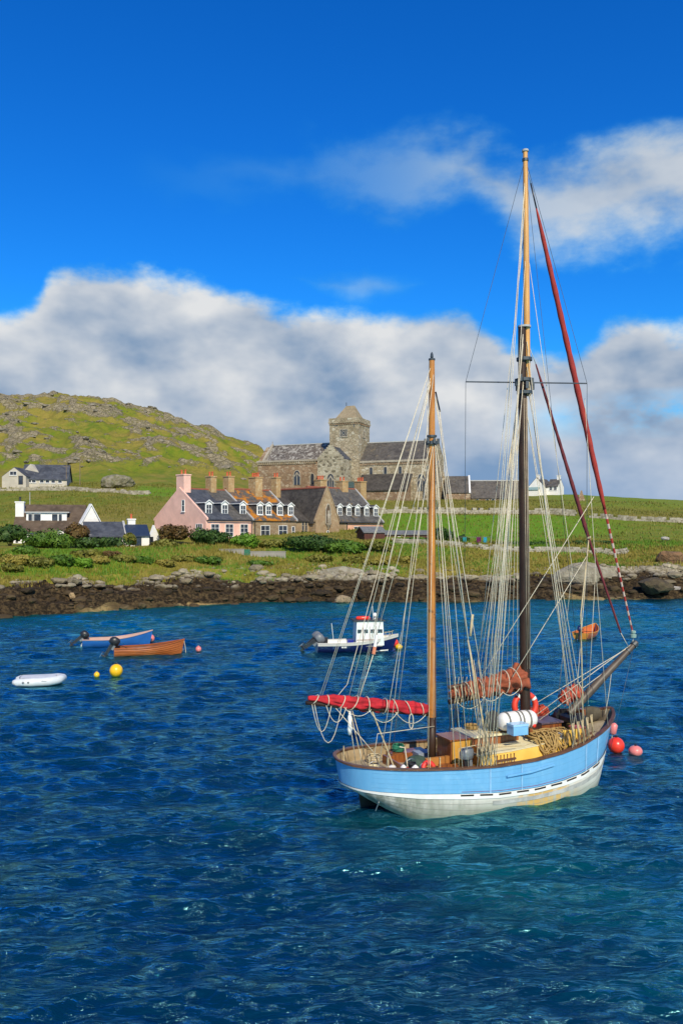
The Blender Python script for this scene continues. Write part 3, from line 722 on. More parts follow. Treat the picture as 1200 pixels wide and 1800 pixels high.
MB().lathe(T.p(gm, WP - .15, zn - 2.3), [(.06, 0), (.2, .35), (.45, .75), (.5, .98), (.2, 1.0)], 10).build('corbel', M_TRIM, hC)
mb = MB()
for s_ in (-1, 1): mb.tube([T.p(gm + s_ * .52, WP - .1, zn - 1.4), T.p(gm + s_ * .5, WP - .1, zn + .9), T.p(gm + s_ * .25, WP - .1, zn + 1.5), T.p(gm, WP - .1, zn + 1.75)], .1, 5)
mb.build('canopy', M_TRIM, hC)
window(T, hC, gm, WP, T.z_at(941, gm, WP), .5, 1.5, nx=1, ny=2)
# right cottage
c0 = gr_ + .01; c1 = T.a_at(673)
zr2 = T.z_at(862, T.a_at(640, TW / 2), TW / 2) ; ze2 = tz(917, 650)
hD = thing('peach_cottage', 'peach cottage with five white dormers, right end of the terrace', 'cottage', T.p((c0 + c1) / 2, TW / 2, ZB))
gable_walls(T, hD, c0, c1, 0, TW, ZB, ze2, zr2, M_PEACH)
MB().obox(T.p(c0 + .001, -.06, ZB), T.e1 * (T.a_at(609) - c0), T.e2 * .055, (0, 0, ze2 - ZB - .12)).build('stone_facing', M_SMOOTHST, hD)
SL2 = (zr2 - ze2) / (TW / 2)
gable_roof(T, hD, c0, c1, 0, TW, ze2, zr2, M_SLATE_G); ridge(T, hD, c0, c1, TW / 2, zr2 + .12)
skew(T, hD, c1 - .12, 0, TW, ze2, zr2)
for px in (597, 613, 628, 644, 660): dorm(hD, px, M_SLATE_G, ze2, SL2)
window(T, hD, T.a_at(628), 0, tz(938, 628), 1.7, 2.4, nx=2, ny=3)
for px, n_, py in ((563, 3, 845), (601, 2, 847), (633, 3, 848)):
    ac = T.a_at(px, TW / 2); zz = T.z_at(py, ac, TW / 2)
    chimney(T, hD, ac, TW / 2, zz - 3.2, zz, 1.4, 1.6, M_CHIM, n_)
mb = MB(); mb.obox(T.p(T.a_at(599), -.1, ZB + .05), T.e1 * 1.0, T.e2 * .03, (0, 0, 2.15)); mb.build('door', mat('brown_door', (.09, .06, .04), rough=.6), hD)
MB().tube([T.p(T.a_at(609), -.12, ze2 - .1), T.p(T.a_at(609), -.12, ZB)], .08, 6).build('drainpipe', M_BLACKP, hD)
MB().tube([T.p(c0, -.34, ze2 - .2), T.p(c1, -.34, ze2 - .22)], .08, 6).build('gutter', M_BLACKP, hD)

# ---------------------------------------------------------------- sheds at the end of the terrace
def shed(name, label, px0, px1, Y, ytop, yeave, ybase, deg, depth, mw, mr):
    fr = Fr(at(px0, 0, Y)[:2], deg); L = fr.a_at(px1); ze = fr.z_at(yeave, 0); zr = fr.z_at(ytop, 0, depth / 2); z0 = zat(fr.p(L / 2, 0, 0).x, fr.p(L / 2, 0, 0).y) - .6
    t_ = thing(name, label, 'shed', fr.p(L / 2, depth / 2, z0))
    gable_walls(fr, t_, 0, L, 0, depth, z0, ze, zr, mw); gable_roof(fr, t_, 0, L, 0, depth, ze, zr, mr, end=.2, ov=.2)
    n_ = int(L / .45)
    for i in range(n_): MB().obox(fr.p(i * L / n_ + .015, -.03, z0), fr.e1 * (L / n_ - .03), fr.e2 * .027, (0, 0, ze - z0 - .05)).build('board', mw, t_)
    return t_, fr, L, ze
shed('garden_shed', 'small dark red shed with grey hipped felt roof beside peach cottage', 640, 676, 119, 927, 936, 952, 20, 3, M_TIMBER, M_FELT)
s2, fr2, L2, ze_ = shed('boat_shed', 'long low dark red shed with grey roof behind the mizzen mast', 676, 752, 124, 934, 940, 957, 4, 3.2, M_TIMBER, M_FELT)
window(fr2, s2, fr2.a_at(703), -.035, ze_ - .55, .8, .6, nx=2, ny=1)

# ---------------------------------------------------------------- white bungalow with box dormer
BW = Fr(at(24, 0, 112)[:2], 12)
L_ = BW.a_at(146); Wd = 8.5
zE = BW.z_at(931, 0); zR = BW.z_at(889, L_ / 2, Wd / 2); z0 = 6.2
hE = thing('white_bungalow', 'white bungalow with brown tiled roof and wide white box dormer', 'house', BW.p(L_ / 2, Wd / 2, z0))
gable_walls(BW, hE, 0, L_, 0, Wd, z0, zE, zR, M_WHITEW); gable_roof(BW, hE, 0, L_, 0, Wd, zE, zR, M_TILE_BR, ov=.4, end=.1)
d0, d1 = BW.a_at(47, 1.6), BW.a_at(118, 1.6); zt = BW.z_at(900, d0, 1.6); zb = BW.z_at(922, d0, 1.6)
mb = MB(); BW.box(mb, d0, d1, 1.4, 4.6, zb - .3, zt - .12)
dm = mb.build('box_dormer', M_SILL, hE)
mb = MB(); BW.box(mb, d0 - .2, d1 + .35, 1.15, 4.4, zt - .118, zt + .05); mb.build('dormer_roof', M_SKEW, dm)
for px, w_ in ((55, 1.0), (65, 1.5), (97.5, 1.2), (106, .8)):
    window(BW, dm, BW.a_at(px, 1.4), 1.4, BW.z_at(910, d0, 1.4), w_ * .8, 1.15, nx=1, ny=1, sill=False)
chimney(BW, hE, BW.a_at(36, Wd * .3), Wd * .3, zE, BW.z_at(884, 1, Wd * .3), 1.1, 1.0, M_WHITEW, 1, potm=M_BLACKP)
# bright gable wing at the right
g0, g1 = BW.a_at(139, -.5), BW.a_at(176, -.5)
gr2 = Fr(BW.p(BW.a_at(139, -.3), -.3, 0)[:2], 38)
Lg = gr2.a_at(176); zg = gr2.z_at(924, 0); zgr = gr2.z_at(889, Lg * .6)
mb = MB(); mb.prism([gr2.p(0, 0, z0), gr2.p(Lg, 0, z0), gr2.p(Lg, 0, gr2.z_at(919, Lg)), gr2.p(Lg * .58, 0, zgr), gr2.p(0, 0, gr2.z_at(929, 0))], gr2.e2 * .6)
mb.build('gable_wall', M_WHITEW, hE)
mb = MB(); p0 = gr2.p(-.1, -.18, gr2.z_at(930, 0) + .05); p1 = gr2.p(Lg * .58, -.18, zgr + .06); p2 = gr2.p(Lg + .1, -.18, gr2.z_at(920, Lg) + .05)
for u_, v_ in ((p0, p1), (p1, p2)): mb.prism([u_, v_, v_ + Vector((0, 0, .22)), u_ + Vector((0, 0, .22))], gr2.e2 * .9)
mb.build('barge_board', M_SILL, hE)
# porch roof
PB = Fr(BW.p(BW.a_at(82, -2), -2, 0)[:2], 12)
mb = MB(); Lp = 3.6
gable_walls(PB, hE, 0, Lp, 0, 2.4, z0, PB.z_at(943, 0), PB.z_at(931, 0), M_WHITEW, 'b', 'porch'); gable_roof(PB, hE, 0, Lp, 0, 2.4, PB.z_at(943, 0), PB.z_at(931, 0), M_TILE_BR, 'b', end=.2, name='porch_roof')
MB().tube([BW.p(BW.a_at(53, Wd / 2), Wd / 2, zR - .2), BW.p(BW.a_at(53, Wd / 2), Wd / 2, BW.z_at(865, 1, Wd / 2))], .05, 5).build('aerial_pole', M_SKEW, hE)

# ---------------------------------------------------------------- low white cottage
LC = Fr(at(150, 0, 108)[:2], 22)
La = LC.a_at(222); W2 = 6.0; z0 = 6.0
zE = LC.z_at(943, 0); zR = LC.z_at(919, La / 2, W2 / 2)
hF = thing('low_cottage', 'low white cottage with two-part slate roof beside the pink gable', 'cottage', LC.p(La / 2, W2 / 2, z0))
gable_walls(LC, hF, 0, La, 0, W2, z0, zE, zR, M_WHITEW); gable_roof(LC, hF, 0, La, 0, W2, zE, zR, M_SLATE)
chimney(LC, hF, LC.a_at(231, W2 / 2), W2 / 2, zR - 1, LC.z_at(914, La, W2 / 2), 1.0, .9, M_WHITEW, 1)
Lb0, Lb1 = La + .01, LC.a_at(263)
zE2 = LC.z_at(942, Lb0); zR2 = LC.z_at(924, Lb0, 2.6)
gable_walls(LC, hF, Lb0, Lb1, -.6, 5.0, z0, zE2, zR2, M_WHITEW, name='end_wall'); gable_roof(LC, hF, Lb0, Lb1, -.6, 5.0, zE2, zR2, mat('new_blue_slate', (.018, .03, .06), (.025, .04, .07), rough=.5), name='end_roof')
skew(LC, hF, La, 0, W2, zE, zR)
ge = Fr(LC.p(Lb1 + .02, -.62, 0)[:2], 50); Lge = ge.a_at(281)
mb = MB(); mb.prism([ge.p(0, 0, z0), ge.p(Lge, 0, z0), ge.p(Lge, 0, ge.z_at(945, Lge)), ge.p(Lge * .42, 0, ge.z_at(923, 1)), ge.p(0, 0, ge.z_at(944, 0))], ge.e2 * .4)
mb.build('gable_wall', M_WHITEW, hF)
window(ge, hF, ge.a_at(266), 0, ge.z_at(950, 1), .6, 1.0, nx=1, ny=1, m=M_BLACKP)
window(LC, hF, LC.a_at(243, -.6), -.6, LC.z_at(951, Lb0), .9, 1.5, nx=1, ny=1, m=M_BLACKP, sill=False)
for px in (178, 206): window(LC, hF, LC.a_at(px), 0, LC.z_at(948, 2), .9, .8, nx=2, ny=1)

# ---------------------------------------------------------------- grey hall under the hill
GH = Fr(at(40, 0, 182)[:2], 12)
Lh = GH.a_at(118); Wh = 9.0; z0 = zat(GH.p(Lh / 2, 0, 0).x, GH.p(Lh / 2, 0, 0).y) - .8
zE = GH.z_at(842, 0); zR = GH.z_at(818, Lh / 2, Wh / 2)
hG = thing('village_hall', 'long low harled hall with dark roof at the foot of the hill', 'hall', GH.p(Lh / 2, Wh / 2, z0))
gable_walls(GH, hG, 0, Lh, 0, Wh, z0, zE, zR, M_CREAMW); gable_roof(GH, hG, 0, Lh, 0, Wh, zE, zR, M_SLATE, end=.3)
gf = Fr(at(4, 0, 181)[:2], -4); Lf = gf.a_at(46); zf = gf.z_at(838, 0); zfr = gf.z_at(822, Lf * .6)
gable_walls(gf, hG, 0, Lf, 0, 9, z0, zf, zfr, M_CREAMW, 'b', 'front_wing'); gable_roof(gf, hG, 0, Lf, .15, 9, zf, zfr, M_SLATE, 'b', name='front_wing_roof', ov=.15)
gable_walls(gf, hG, Lf * .45, Lf * 1.25, 4, 12, z0, gf.z_at(830, 0), gf.z_at(813, 0), M_CREAMW, 'b', 'rear_gable')
window(gf, hG, gf.a_at(24), 0, gf.z_at(832, 1), 1.6, .9, nx=2, ny=1); window(gf, hG, gf.a_at(37), 0, gf.z_at(844, 1), 1.0, 1.9, nx=1, ny=1, sill=False, m=M_BLACKP)
for px in (52, 60, 74, 84, 94, 106): window(GH, hG, GH.a_at(px), 0, GH.z_at(846, 1), .9, .7, nx=1, ny=1)

# ---------------------------------------------------------------- abbey church
AB = Fr(at(630, 0, 200)[:2], -22)
zA = 14.6
ab = thing('abbey_church', 'large grey stone abbey church with square tower on the skyline', 'abbey', AB.p(-6, 4, zA))
tw = 7.7
ztop = AB.z_at(742, 0); zpar = AB.z_at(733, 0)
a_l = AB.a_at(579)
mb = MB(); AB.box(mb, a_l, 0, 0, tw, zA, ztop); mb.build('tower', M_ABBEY, ab)
mb = MB(); AB.box(mb, a_l - .25, .25, -.25, tw + .25, ztop + .003, ztop + .35)
for (x0, x1, y0, y1) in ((a_l - .15, .15, -.15, .3), (a_l - .15, .15, tw - .3, tw + .15), (a_l - .15, a_l + .3, .3, tw - .3), (-.3, .15, .3, tw - .3)):
    AB.box(mb, x0, x1, y0, y1, ztop + .353, zpar)
mb.build('parapet', M_ABBEY, ab)
n_ = 14
for i in range(n_):
    AB_b = MB(); x = a_l + .1 + i * (-a_l - .3) / (n_ - 1)
    AB.box(AB_b, x - .14, x + .14, -.2, -.002, ztop - .45, ztop); AB_b.build('corbel', M_ABBEY_B, ab)
for i in range(13):
    AB_b = MB(); y = .3 + i * (tw - .6) / 12
    AB.box(AB_b, .002, .2, y - .14, y + .14, ztop - .45, ztop); AB_b.build('corbel', M_ABBEY_B, ab)
# saddleback cap
c_l, c_r = AB.a_at(590, 3), AB.a_at(636, 3) ; zc0 = zpar - .2; zc1 = AB.z_at(713, -3, 3.8)
mb = MB(); am = (a_l) / 2
mb.add([AB.p(a_l + .9, .9, zc0), AB.p(-.9, .9, zc0), AB.p(-.9, tw - .9, zc0), AB.p(a_l + .9, tw - .9, zc0), AB.p(am - .9, tw / 2, zc1), AB.p(am + 1.3, tw / 2, zc1)],
       [(0, 1, 5, 4), (1, 2, 5), (2, 3, 4, 5), (3, 0, 4), (3, 2, 1, 0)])
mb.build('tower_roof', mat('cap_stone', (.30, .24, .15), (.23, .18, .11), rough=.9, scale=1.5, bm=.4), ab)
MB().tube([AB.p(am - .9, tw / 2, zc1 - .1), AB.p(am - .9, tw / 2, zc1 + .9)], .08, 5).build('finial', M_BLACKP, ab)
# traceried square tower window: frame and eight petals
def sqwin(fr, a, b, zc, s_, face='front'):
    u, nn = facing(fr, face, a, b); c = fr.p(a, b, zc); up = Vector((0, 0, 1)); mb = MB(); f = .2
    for q in (-1, 1):
        mb.obox(c + u * (q * s_ / 2 - f / 2) - up * s_ / 2 + nn * .004, u * f, nn * .15, up * s_)
        mb.obox(c - u * (s_ / 2 - f / 2) + up * (q * (s_ / 2 - f / 2) - f / 2) + nn * .006, u * (s_ - f), nn * .14, up * f)
    for k in range(8):
        t0 = 2 * math.pi * k / 8; r_ = s_ * .29
        cc = c + (u * math.cos(t0) + up * math.sin(t0)) * r_ + nn * .08
        mb.tube([cc + (u * math.cos(q) + up * math.sin(q)) * s_ * .12 for q in [2 * math.pi * i / 8 for i in range(9)]], .055, 4, cap=False)
    o_ = mb.build('tower_window', M_TRIM, ab)
    MB().obox(c - u * (s_ / 2 - .1) - up * (s_ / 2 - .1) + nn * .005, u * (s_ - .2), nn * .02, up * (s_ - .2)).build('pane', M_GLASS, o_)
sqwin(AB, AB.a_at(604), 0, AB.z_at(761, -3), 2.0)
sqwin(AB, 0, tw * .45, AB.z_at(761, 0), 1.7, 'right')
window(AB, ab, AB.a_at(591), 0, AB.z_at(747.5, -4), .8, .4, nx=2, ny=1, m=M_TRIM, sill=False)
for px, py in ((598, 790), (622, 748)): window(AB, ab, AB.a_at(px), 0, AB.z_at(py, -2), .35, .9, nx=1, ny=1, m=M_TRIM, sill=False)
# choir to the right
ch0, ch1, chb = .01, AB.a_at(757), 1.0; cw = 10.5
zce = AB.z_at(809, 8); zcr = AB.z_at(777, 8, 5)
gable_walls(AB, ab, ch0, ch1, chb, chb + cw, zA, zce, zcr, M_ABBEY, name='choir_wall'); gable_roof(AB, ab, ch0, ch1 - .6, chb, chb + cw, zce, zcr, M_SLATE_A, ov=.0, name='choir_roof')
mb = MB(); bm_ = chb + cw / 2
for be in (chb - .1, chb + cw + .1): mb.prism([AB.p(ch1 - .6, be, zce), AB.p(ch1 - .6, bm_, zcr), AB.p(ch1 - .6, bm_, zcr + .6), AB.p(ch1 - .6, be, zce + .6)], AB.e1 * .65)
mb.build('coping', M_TRIM, ab)
mb = MB(); mb.obox(AB.p(ch0, bm_ - .2, zcr + .1), AB.e1 * (ch1 - .7), AB.e2 * .4, (0, 0, .25)); mb.build('ridge', M_SKEW, ab)
mb = MB(); AB.box(mb, ch0, ch1 - .1, chb - .25, chb - .003, zce - .35, zce + .12); mb.build('wallhead', M_TRIM, ab)
n_ = 34
for i in range(n_):
    x = .4 + i * (ch1 - .9) / (n_ - 1); mb = MB(); AB.box(mb, x - .13, x + .13, chb - .22, chb - .003, zce - 1.0, zce - .36 - (.0 if i % 2 else .12)); mb.build('corbel', M_ABBEY_B, ab)
for px in (652, 677, 703): arch_window(AB, ab, AB.a_at(px, chb), chb, AB.z_at(833, 8, chb), .7, 1.7, lights=1, point=0)
zc = AB.z_at(864, 14)
arch_window(AB, ab, AB.a_at(740, chb), chb, AB.z_at(863, 14), 1.7, 4.0, lights=3)
for px in (724, 753):
    mb = MB(); x = AB.a_at(px, chb); mb.prism([AB.p(x - .5, chb, zA), AB.p(x - .5, chb - 1.3, zA), AB.p(x - .5, chb - 1.1, zA + 5), AB.p(x - .5, chb, zA + 7.5)], AB.e1 * 1.0); mb.build('buttress', M_ABBEY, ab)
for bq in (chb + .8, chb + cw - .8):
    mb = MB(); mb.prism([AB.p(ch1, bq - .6, zA), AB.p(ch1 + 1.4, bq - .6, zA), AB.p(ch1 + 1.2, bq - .6, zA + 5), AB.p(ch1, bq - .6, zA + 8.5)], AB.e2 * 1.2); mb.build('buttress', M_ABBEY, ab)
arch_window(AB, ab, ch1, chb + cw / 2, zA + 4.2, 3.2, 6.5, 'right', lights=4)
# south aisle lean-to
as1 = AB.a_at(716, -2.6)
mb = MB(); mb.prism([AB.p(.6, chb - .003, zA), AB.p(.6, -2.9, zA), AB.p(.6, -2.9, AB.z_at(862, 2, -2.9)), AB.p(.6, chb - .003, AB.z_at(836, 2, chb))], AB.e1 * (as1 - .6)); mb.build('aisle_wall', M_ABBEY_B, ab)
mb = MB(); mb.prism([AB.p(.4, chb - .004, AB.z_at(836, 2, chb) + .03), AB.p(.4, -3.2, AB.z_at(863.5, 2, -3.2)), AB.p(.4, -3.2, AB.z_at(863.5, 2, -3.2) + .25), AB.p(.4, chb - .004, AB.z_at(836, 2, chb) + .3)], AB.e1 * (as1 - .2)); mb.build('aisle_roof', M_SLATE_D, ab)
# nave to the left
nv0 = AB.a_at(453, 1.0); nz_e = AB.z_at(811, nv0 + 8, 1); nz_r = AB.z_at(783, nv0 + 8, 6)
gable_walls(AB, ab, nv0, a_l - .01, 1.0, 11.0, zA, nz_e, nz_r - .2, M_ABBEY_B, name='nave_wall'); gable_roof(AB, ab, AB.a_at(466, 3), a_l - .02, 1.4, 10.6, nz_e + .25, nz_r, M_SLATE_W, ov=0, name='nave_roof')
mb = MB(); AB.box(mb, nv0 - .2, AB.a_at(559, 1), .7, 1.6, nz_e - .1, nz_e + .3); mb.build('wallhead', M_TRIM, ab)
n_ = 30
for i in range(n_):
    x = nv0 + .3 + i * (AB.a_at(556, 1) - nv0 - .6) / (n_ - 1); mb = MB(); AB.box(mb, x - .14, x + .14, .75, .998, nz_e - .75, nz_e - .101); mb.build('corbel', M_ABBEY, ab)
mb = MB(); AB.box(mb, nv0 + 2.6, a_l, 5.8, 6.2, nz_r + .1, nz_r + .32); mb.build('ridge', M_SKEW, ab)
mb = MB()
for be in (.9, 11.1): mb.prism([AB.p(nv0 + 1.4, be, nz_e), AB.p(nv0 + 1.4, 6, nz_r), AB.p(nv0 + 1.4, 6, nz_r + .55), AB.p(nv0 + 1.4, be, nz_e + .55)], AB.e1 * .6)
mb.build('coping', M_TRIM, ab)
MB().tube([AB.p(nv0 + 1.7, 6, nz_r), AB.p(nv0 + 1.7, 6, nz_r + 1.2)], .1, 5).build('finial', M_TRIM, ab)
arch_window(AB, ab, AB.a_at(522, 1), 1.0, AB.z_at(853, nv0 + 8, 1), 1.7, 3.6, lights=2)
arch_window(AB, ab, AB.a_at(549, 1), 1.0, AB.z_at(852, nv0 + 8, 1), .9, 2.6, lights=1, gm_=M_BLACKP)
# south transept in front of the tower
TB = -6.0
t0, t1 = AB.a_at(558, TB), AB.a_at(602, TB); tm = (t0 + t1) / 2
zte = AB.z_at(807, tm, TB); ztr = AB.z_at(783, tm, TB)
gable_walls(AB, ab, t0, t1, TB, -.01, zA, zte, ztr, M_ABBEY_G, 'b', 'transept_wall'); gable_roof(AB, ab, t0, t1, TB + .7, -.02, zte, ztr - .15, M_SLATE, 'b', ov=0, name='transept_roof')
mb = MB()
for i in range(7):            # crow steps
    for s_ in (-1, 1):
        w_ = (t1 - t0) / 2; x = tm + s_ * w_ * (1 - i / 7); x2 = tm + s_ * w_ * (1 - (i + 1) / 7)
        z_ = zte + (ztr - zte) * (i + 1) / 7 + .1
        mb.obox(AB.p(min(x, x2) + .003, TB - .05, zte - .1), AB.e1 * (abs(x - x2) - .006), AB.e2 * .8, (0, 0, z_ - zte + .1))
mb.build('crow_steps', M_ABBEY_G, ab)
arch_window(AB, ab, AB.a_at(581, TB), TB, AB.z_at(862, tm, TB), 1.7, 3.9, lights=3)
# glazed lean-to beside the transept
gg = AB.a_at(612, -4.5); mb = MB(); g2 = gg + 3.0
for i in range(5): mb.obox(AB.p(gg + i * .72, -4.5, zA), AB.e1 * .1, AB.e2 * .1, (0, 0, 5.3))
for z_ in (2.2, 4.0, 5.3): mb.obox(AB.p(gg, -4.52, zA + z_), AB.e1 * 3.0, AB.e2 * .12, (0, 0, .12))
pr = mb.build('porch_frame', mat('grey_steel', (.10, .13, .13), rough=.5), ab)
MB().obox(AB.p(gg + .05, -4.44, zA), AB.e1 * 2.9, AB.e2 * 4.3, (0, 0, 5.25)).build('pane', mat('green_glass', (.05, .09, .085), (.09, .13, .12), rough=.1), pr)

# ---------------------------------------------------------------- monastic barns, white house
def barn(name, label, cat, px0, px1, Y, yr, ye, deg, W_, mw, mr, grp=None):
    fr = Fr(at(px0, 0, Y)[:2], deg); L = fr.a_at(px1); ze = fr.z_at(ye, L / 2); zr = fr.z_at(yr, L / 2, W_ / 2); q = fr.p(L / 2, 0, 0); z0 = zat(q.x, q.y) - 1.2
    t_ = thing(name, label, cat, fr.p(L / 2, W_ / 2, z0), grp)
    gable_walls(fr, t_, 0, L, 0, W_, z0, ze, zr, mw); gable_roof(fr, t_, .02, L - .3, 0, W_, ze, zr, mr); return t_, fr, L, ze, zr
b1, f1, L1, e1_, r1 = barn('abbey_outbuilding', 'short stone outbuilding with brown roof just right of the abbey', 'barn', 783, 826, 198, 838, 865, -6, 8, M_ABBEY_B, M_SLATE_A)
skew(f1, b1, L1 - .1, 0, 8, e1_, r1, M_SILL, .4, .2)
b2, f2, L2, e2_, r2 = barn('long_barn', 'long low barn with plain brown roof behind the main mast', 'barn', 827, 919, 203, 846, 875, -3, 9, M_ABBEY_B, M_SLATE_A)
mb = MB(); f2.box(mb, 0, L2, 4.3, 4.7, r2 + .05, r2 + .3); mb.build('ridge', M_SKEW, b2)
for px in (838, 856, 866, 884, 900): window(f2, b2, f2.a_at(px), 0, e2_ - .7, .8, .9, nx=1, ny=1, sill=False)
WF = Fr(at(928, 0, 232)[:2], -28)
hW = thing('white_farmhouse', 'white gabled farmhouse with slate roof on the right skyline', 'house', WF.p(4, 4, 15))
wl, wr_ = 0, WF.a_at(956); wz0 = 16.5; wze = WF.z_at(856, 2); wzr = WF.z_at(840, 2)
gable_walls(WF, hW, 0, wr_, 0, 12, wz0, wze, wzr, M_WHITEW, 'b'); gable_roof(WF, hW, 0, wr_, 0.1, 12, wze, wzr, M_SLATE_G, 'b', ov=.15)
w2 = WF.a_at(983, 5); gable_walls(WF, hW, wr_ + .01, w2, 3, 10, wz0, WF.z_at(855, 6, 3), WF.z_at(843, 6, 6), M_WHITEW, name='side_wing'); gable_roof(WF, hW, wr_ + .01, w2, 3, 10, WF.z_at(855, 6, 3), WF.z_at(843, 6, 6), M_SLATE_G, name='side_wing_roof')
for q in (.35, .75): window(WF, hW, wr_ + (w2 - wr_) * q, 3, WF.z_at(858, 6, 3), .9, 1.2, nx=1, ny=2)
mb = MB(); WF.box(mb, -1, wr_ * .7, -2.2, -.01, wz0, WF.z_at(862, 0, -2)); lt = mb.build('lean_to', M_WHITEW, hW)
mb = MB(); mb.prism([WF.p(-1.2, -2.4, WF.z_at(862, 0, -2)), WF.p(-1.2, -.01, WF.z_at(857, 0, -1)), WF.p(-1.2, -.01, WF.z_at(857, 0, -1) + .15), WF.p(-1.2, -2.4, WF.z_at(862, 0, -2) + .15)], WF.e1 * (wr_ * .7 + 1.4)); mb.build('lean_to_roof', mat('pale_green_sheet', (.25, .38, .36), rough=.5), hW)
for bq, aa in ((2, wr_ / 2), (6.5, w2 - .6)): chimney(WF, hW, aa, bq, wzr - 1.2, wzr + .8, .9, .9, M_WHITEW, 0)
# ================================================================== ROCKS, WALLS, PLANTS
def rock_material():
    m, t, b = base_mat('shore_rock'); g = t.node('ShaderNodeNewGeometry'); p = g.outputs['Position']; rnd = g.outputs['Random Per Island']
    s = t.node('ShaderNodeSeparateXYZ'); t.put(s.inputs[0], p)
    nm = t.noise(p, .5, 4, .6); nf = t.noise(p, 3.5, 5, .7)
    z = t.math('ADD', s.outputs[2], t.math('ADD', t.math('MULTIPLY', t.math('SUBTRACT', nm, .5), 1.6), t.math('ADD', t.math('MULTIPLY', t.math('SUBTRACT', t.noise(p, .11, 3, .5), .5), 2.6), t.math('MULTIPLY', t.math('SUBTRACT', rnd, .5), .9))))
    tan = t.mix(rnd, (.33, .235, .105), (.17, .135, .075)); dark = t.mix(rnd, (.018, .013, .008), (.085, .058, .028)); gr = t.mix(rnd, (.40, .35, .245), (.21, .175, .11))
    dark = t.mix(t.ss(nf, .55, .68), dark, (.15, .105, .04))
    c = t.mix(t.math('MAXIMUM', t.ss(z, .30, .55), t.ss(t.noise(p, .05, 4, .6), .36, .46)), tan, dark); c = t.mix(t.ss(z, 2.0, 2.5), c, gr)
    c = t.mix(t.ss(nf, .45, .7, 0., .55), c, t.mix(1., c, (.4, .38, .34), 'MULTIPLY'))
    t.put(b.inputs['Base Color'], c); b.inputs['Roughness'].default_value = .9; b.inputs['Specular IOR Level'].default_value = .25
    bump(t, b, nf, .7, .12); return m
M_ROCK = rock_material()
def ico(sub, seed, amp=.32):
    b = bmesh.new(); bmesh.ops.create_icosphere(b, subdivisions=sub, radius=1)
    r = np.random.default_rng(seed); V = np.array([v.co[:] for v in b.verts]); Fc = np.array([[v.index for v in f.verts] for f in b.faces]); b.free()
    d = r.normal(size=(7, 3)); d /= np.linalg.norm(d, axis=1)[:, None]
    s = np.ones(len(V))
    for q in d: s = np.minimum(s, 1.0 / np.maximum((V @ q) / (.62 + .3 * r.random()), .6).clip(.75))   # planed-off faces
    s *= 1 + amp * .35 * r.normal(size=len(V)) * .5
    return V * s[:, None], Fc
ICO = [ico(2, i) for i in range(6)]; ICO1 = [ico(1, 40 + i) for i in range(6)]
def rock_field(name, n, xr, dr, size, m=M_ROCK, sub=ICO1, flat_=.6, sink=.3, dens=None, seed=1, wide=1.4):
    r = np.random.default_rng(seed); X = r.uniform(*xr, n); D = r.uniform(*dr, n)
    if dens is not None: k = r.random(n) < dens(X, D); X, D = X[k], D[k]
    Y = D + shore_y(X); Z = zland(X, Y); S = size[0] * (size[1] / size[0]) ** (r.random(len(X)) ** 2.2)
    vs, fs, k = [], [], 0
    for i in range(len(X)):
        V, Fc = sub[r.integers(len(sub))]; an = r.random() * 6.28; c, s_ = math.cos(an), math.sin(an)
        W = V * [wide, 1, flat_] * S[i] * (.8 + .4 * r.random(3)); W = np.stack([W[:, 0] * c - W[:, 1] * s_, W[:, 0] * s_ + W[:, 1] * c, W[:, 2]], 1)
        vs.append(W + [X[i], Y[i], Z[i] + S[i] * flat_ * (1 - 2 * sink) * .5]); fs.append(Fc + k); k += len(V)
    return tag(raw_obj(name, np.concatenate(vs), np.concatenate(fs), m), kind='stuff')
lumpy = lambda X, D: sstep(.42, .58, fbm(X * .16, D * .4, 3, 101))
tag(rock_field('weed_covered_rocks', 1300, (-50, 56), (-.9, 5.5), (.10, .75), sub=ICO, seed=2), 'dark weed covered rocks along the waterline', 'rocks')
tag(rock_field('upper_shore_rocks', 1100, (-50, 56), (3.6, 9.0), (.08, .8), dens=lumpy, sub=ICO, seed=3), 'pale grey rocks and stones at the top of the shore', 'rocks')
tag(rock_field('shingle', 3500, (-48, 56), (5.5, 11), (.07, .22), seed=4, dens=lambda X, D: .15 + .85 * sstep(.5, .6, fbm(X * .1, D * .2, 2, 111))), 'pale shingle below the grass bank', 'shingle')
hx = np.random.default_rng(5)
def hill_rocks():
    n = 1100; X = hx.uniform(-150, 8, n); Y = hx.uniform(200, 350, n); a = land_attrs(X, Y, None)['rock']; k = hx.random(n) < a * 1.5; X, Y = X[k], Y[k]; Z = zland(X, Y)
    vs, fs, q = [], [], 0
    for i in range(len(X)):
        V, Fc = ICO1[i % 6]; S = .25 + 1.0 * hx.random() ** 3; an = hx.random() * 6.28; c, s_ = math.cos(an), math.sin(an); W = V * [S * 1.8, S, S * .55]
        W = np.stack([W[:, 0] * c - W[:, 1] * s_, W[:, 0] * s_ + W[:, 1] * c, W[:, 2]], 1); vs.append(W + [X[i], Y[i], Z[i] + .1 * S]); fs.append(Fc + q); q += len(V)
    tag(raw_obj('hill_rocks', np.concatenate(vs), np.concatenate(fs), mat('hill_stone', (.25, .22, .165), (.15, .135, .09), rough=.95, scale=.8, bm=.5, bdist=.1)), 'pale scattered rocks on the grassy hill', 'rocks', kind='stuff')
hill_rocks()
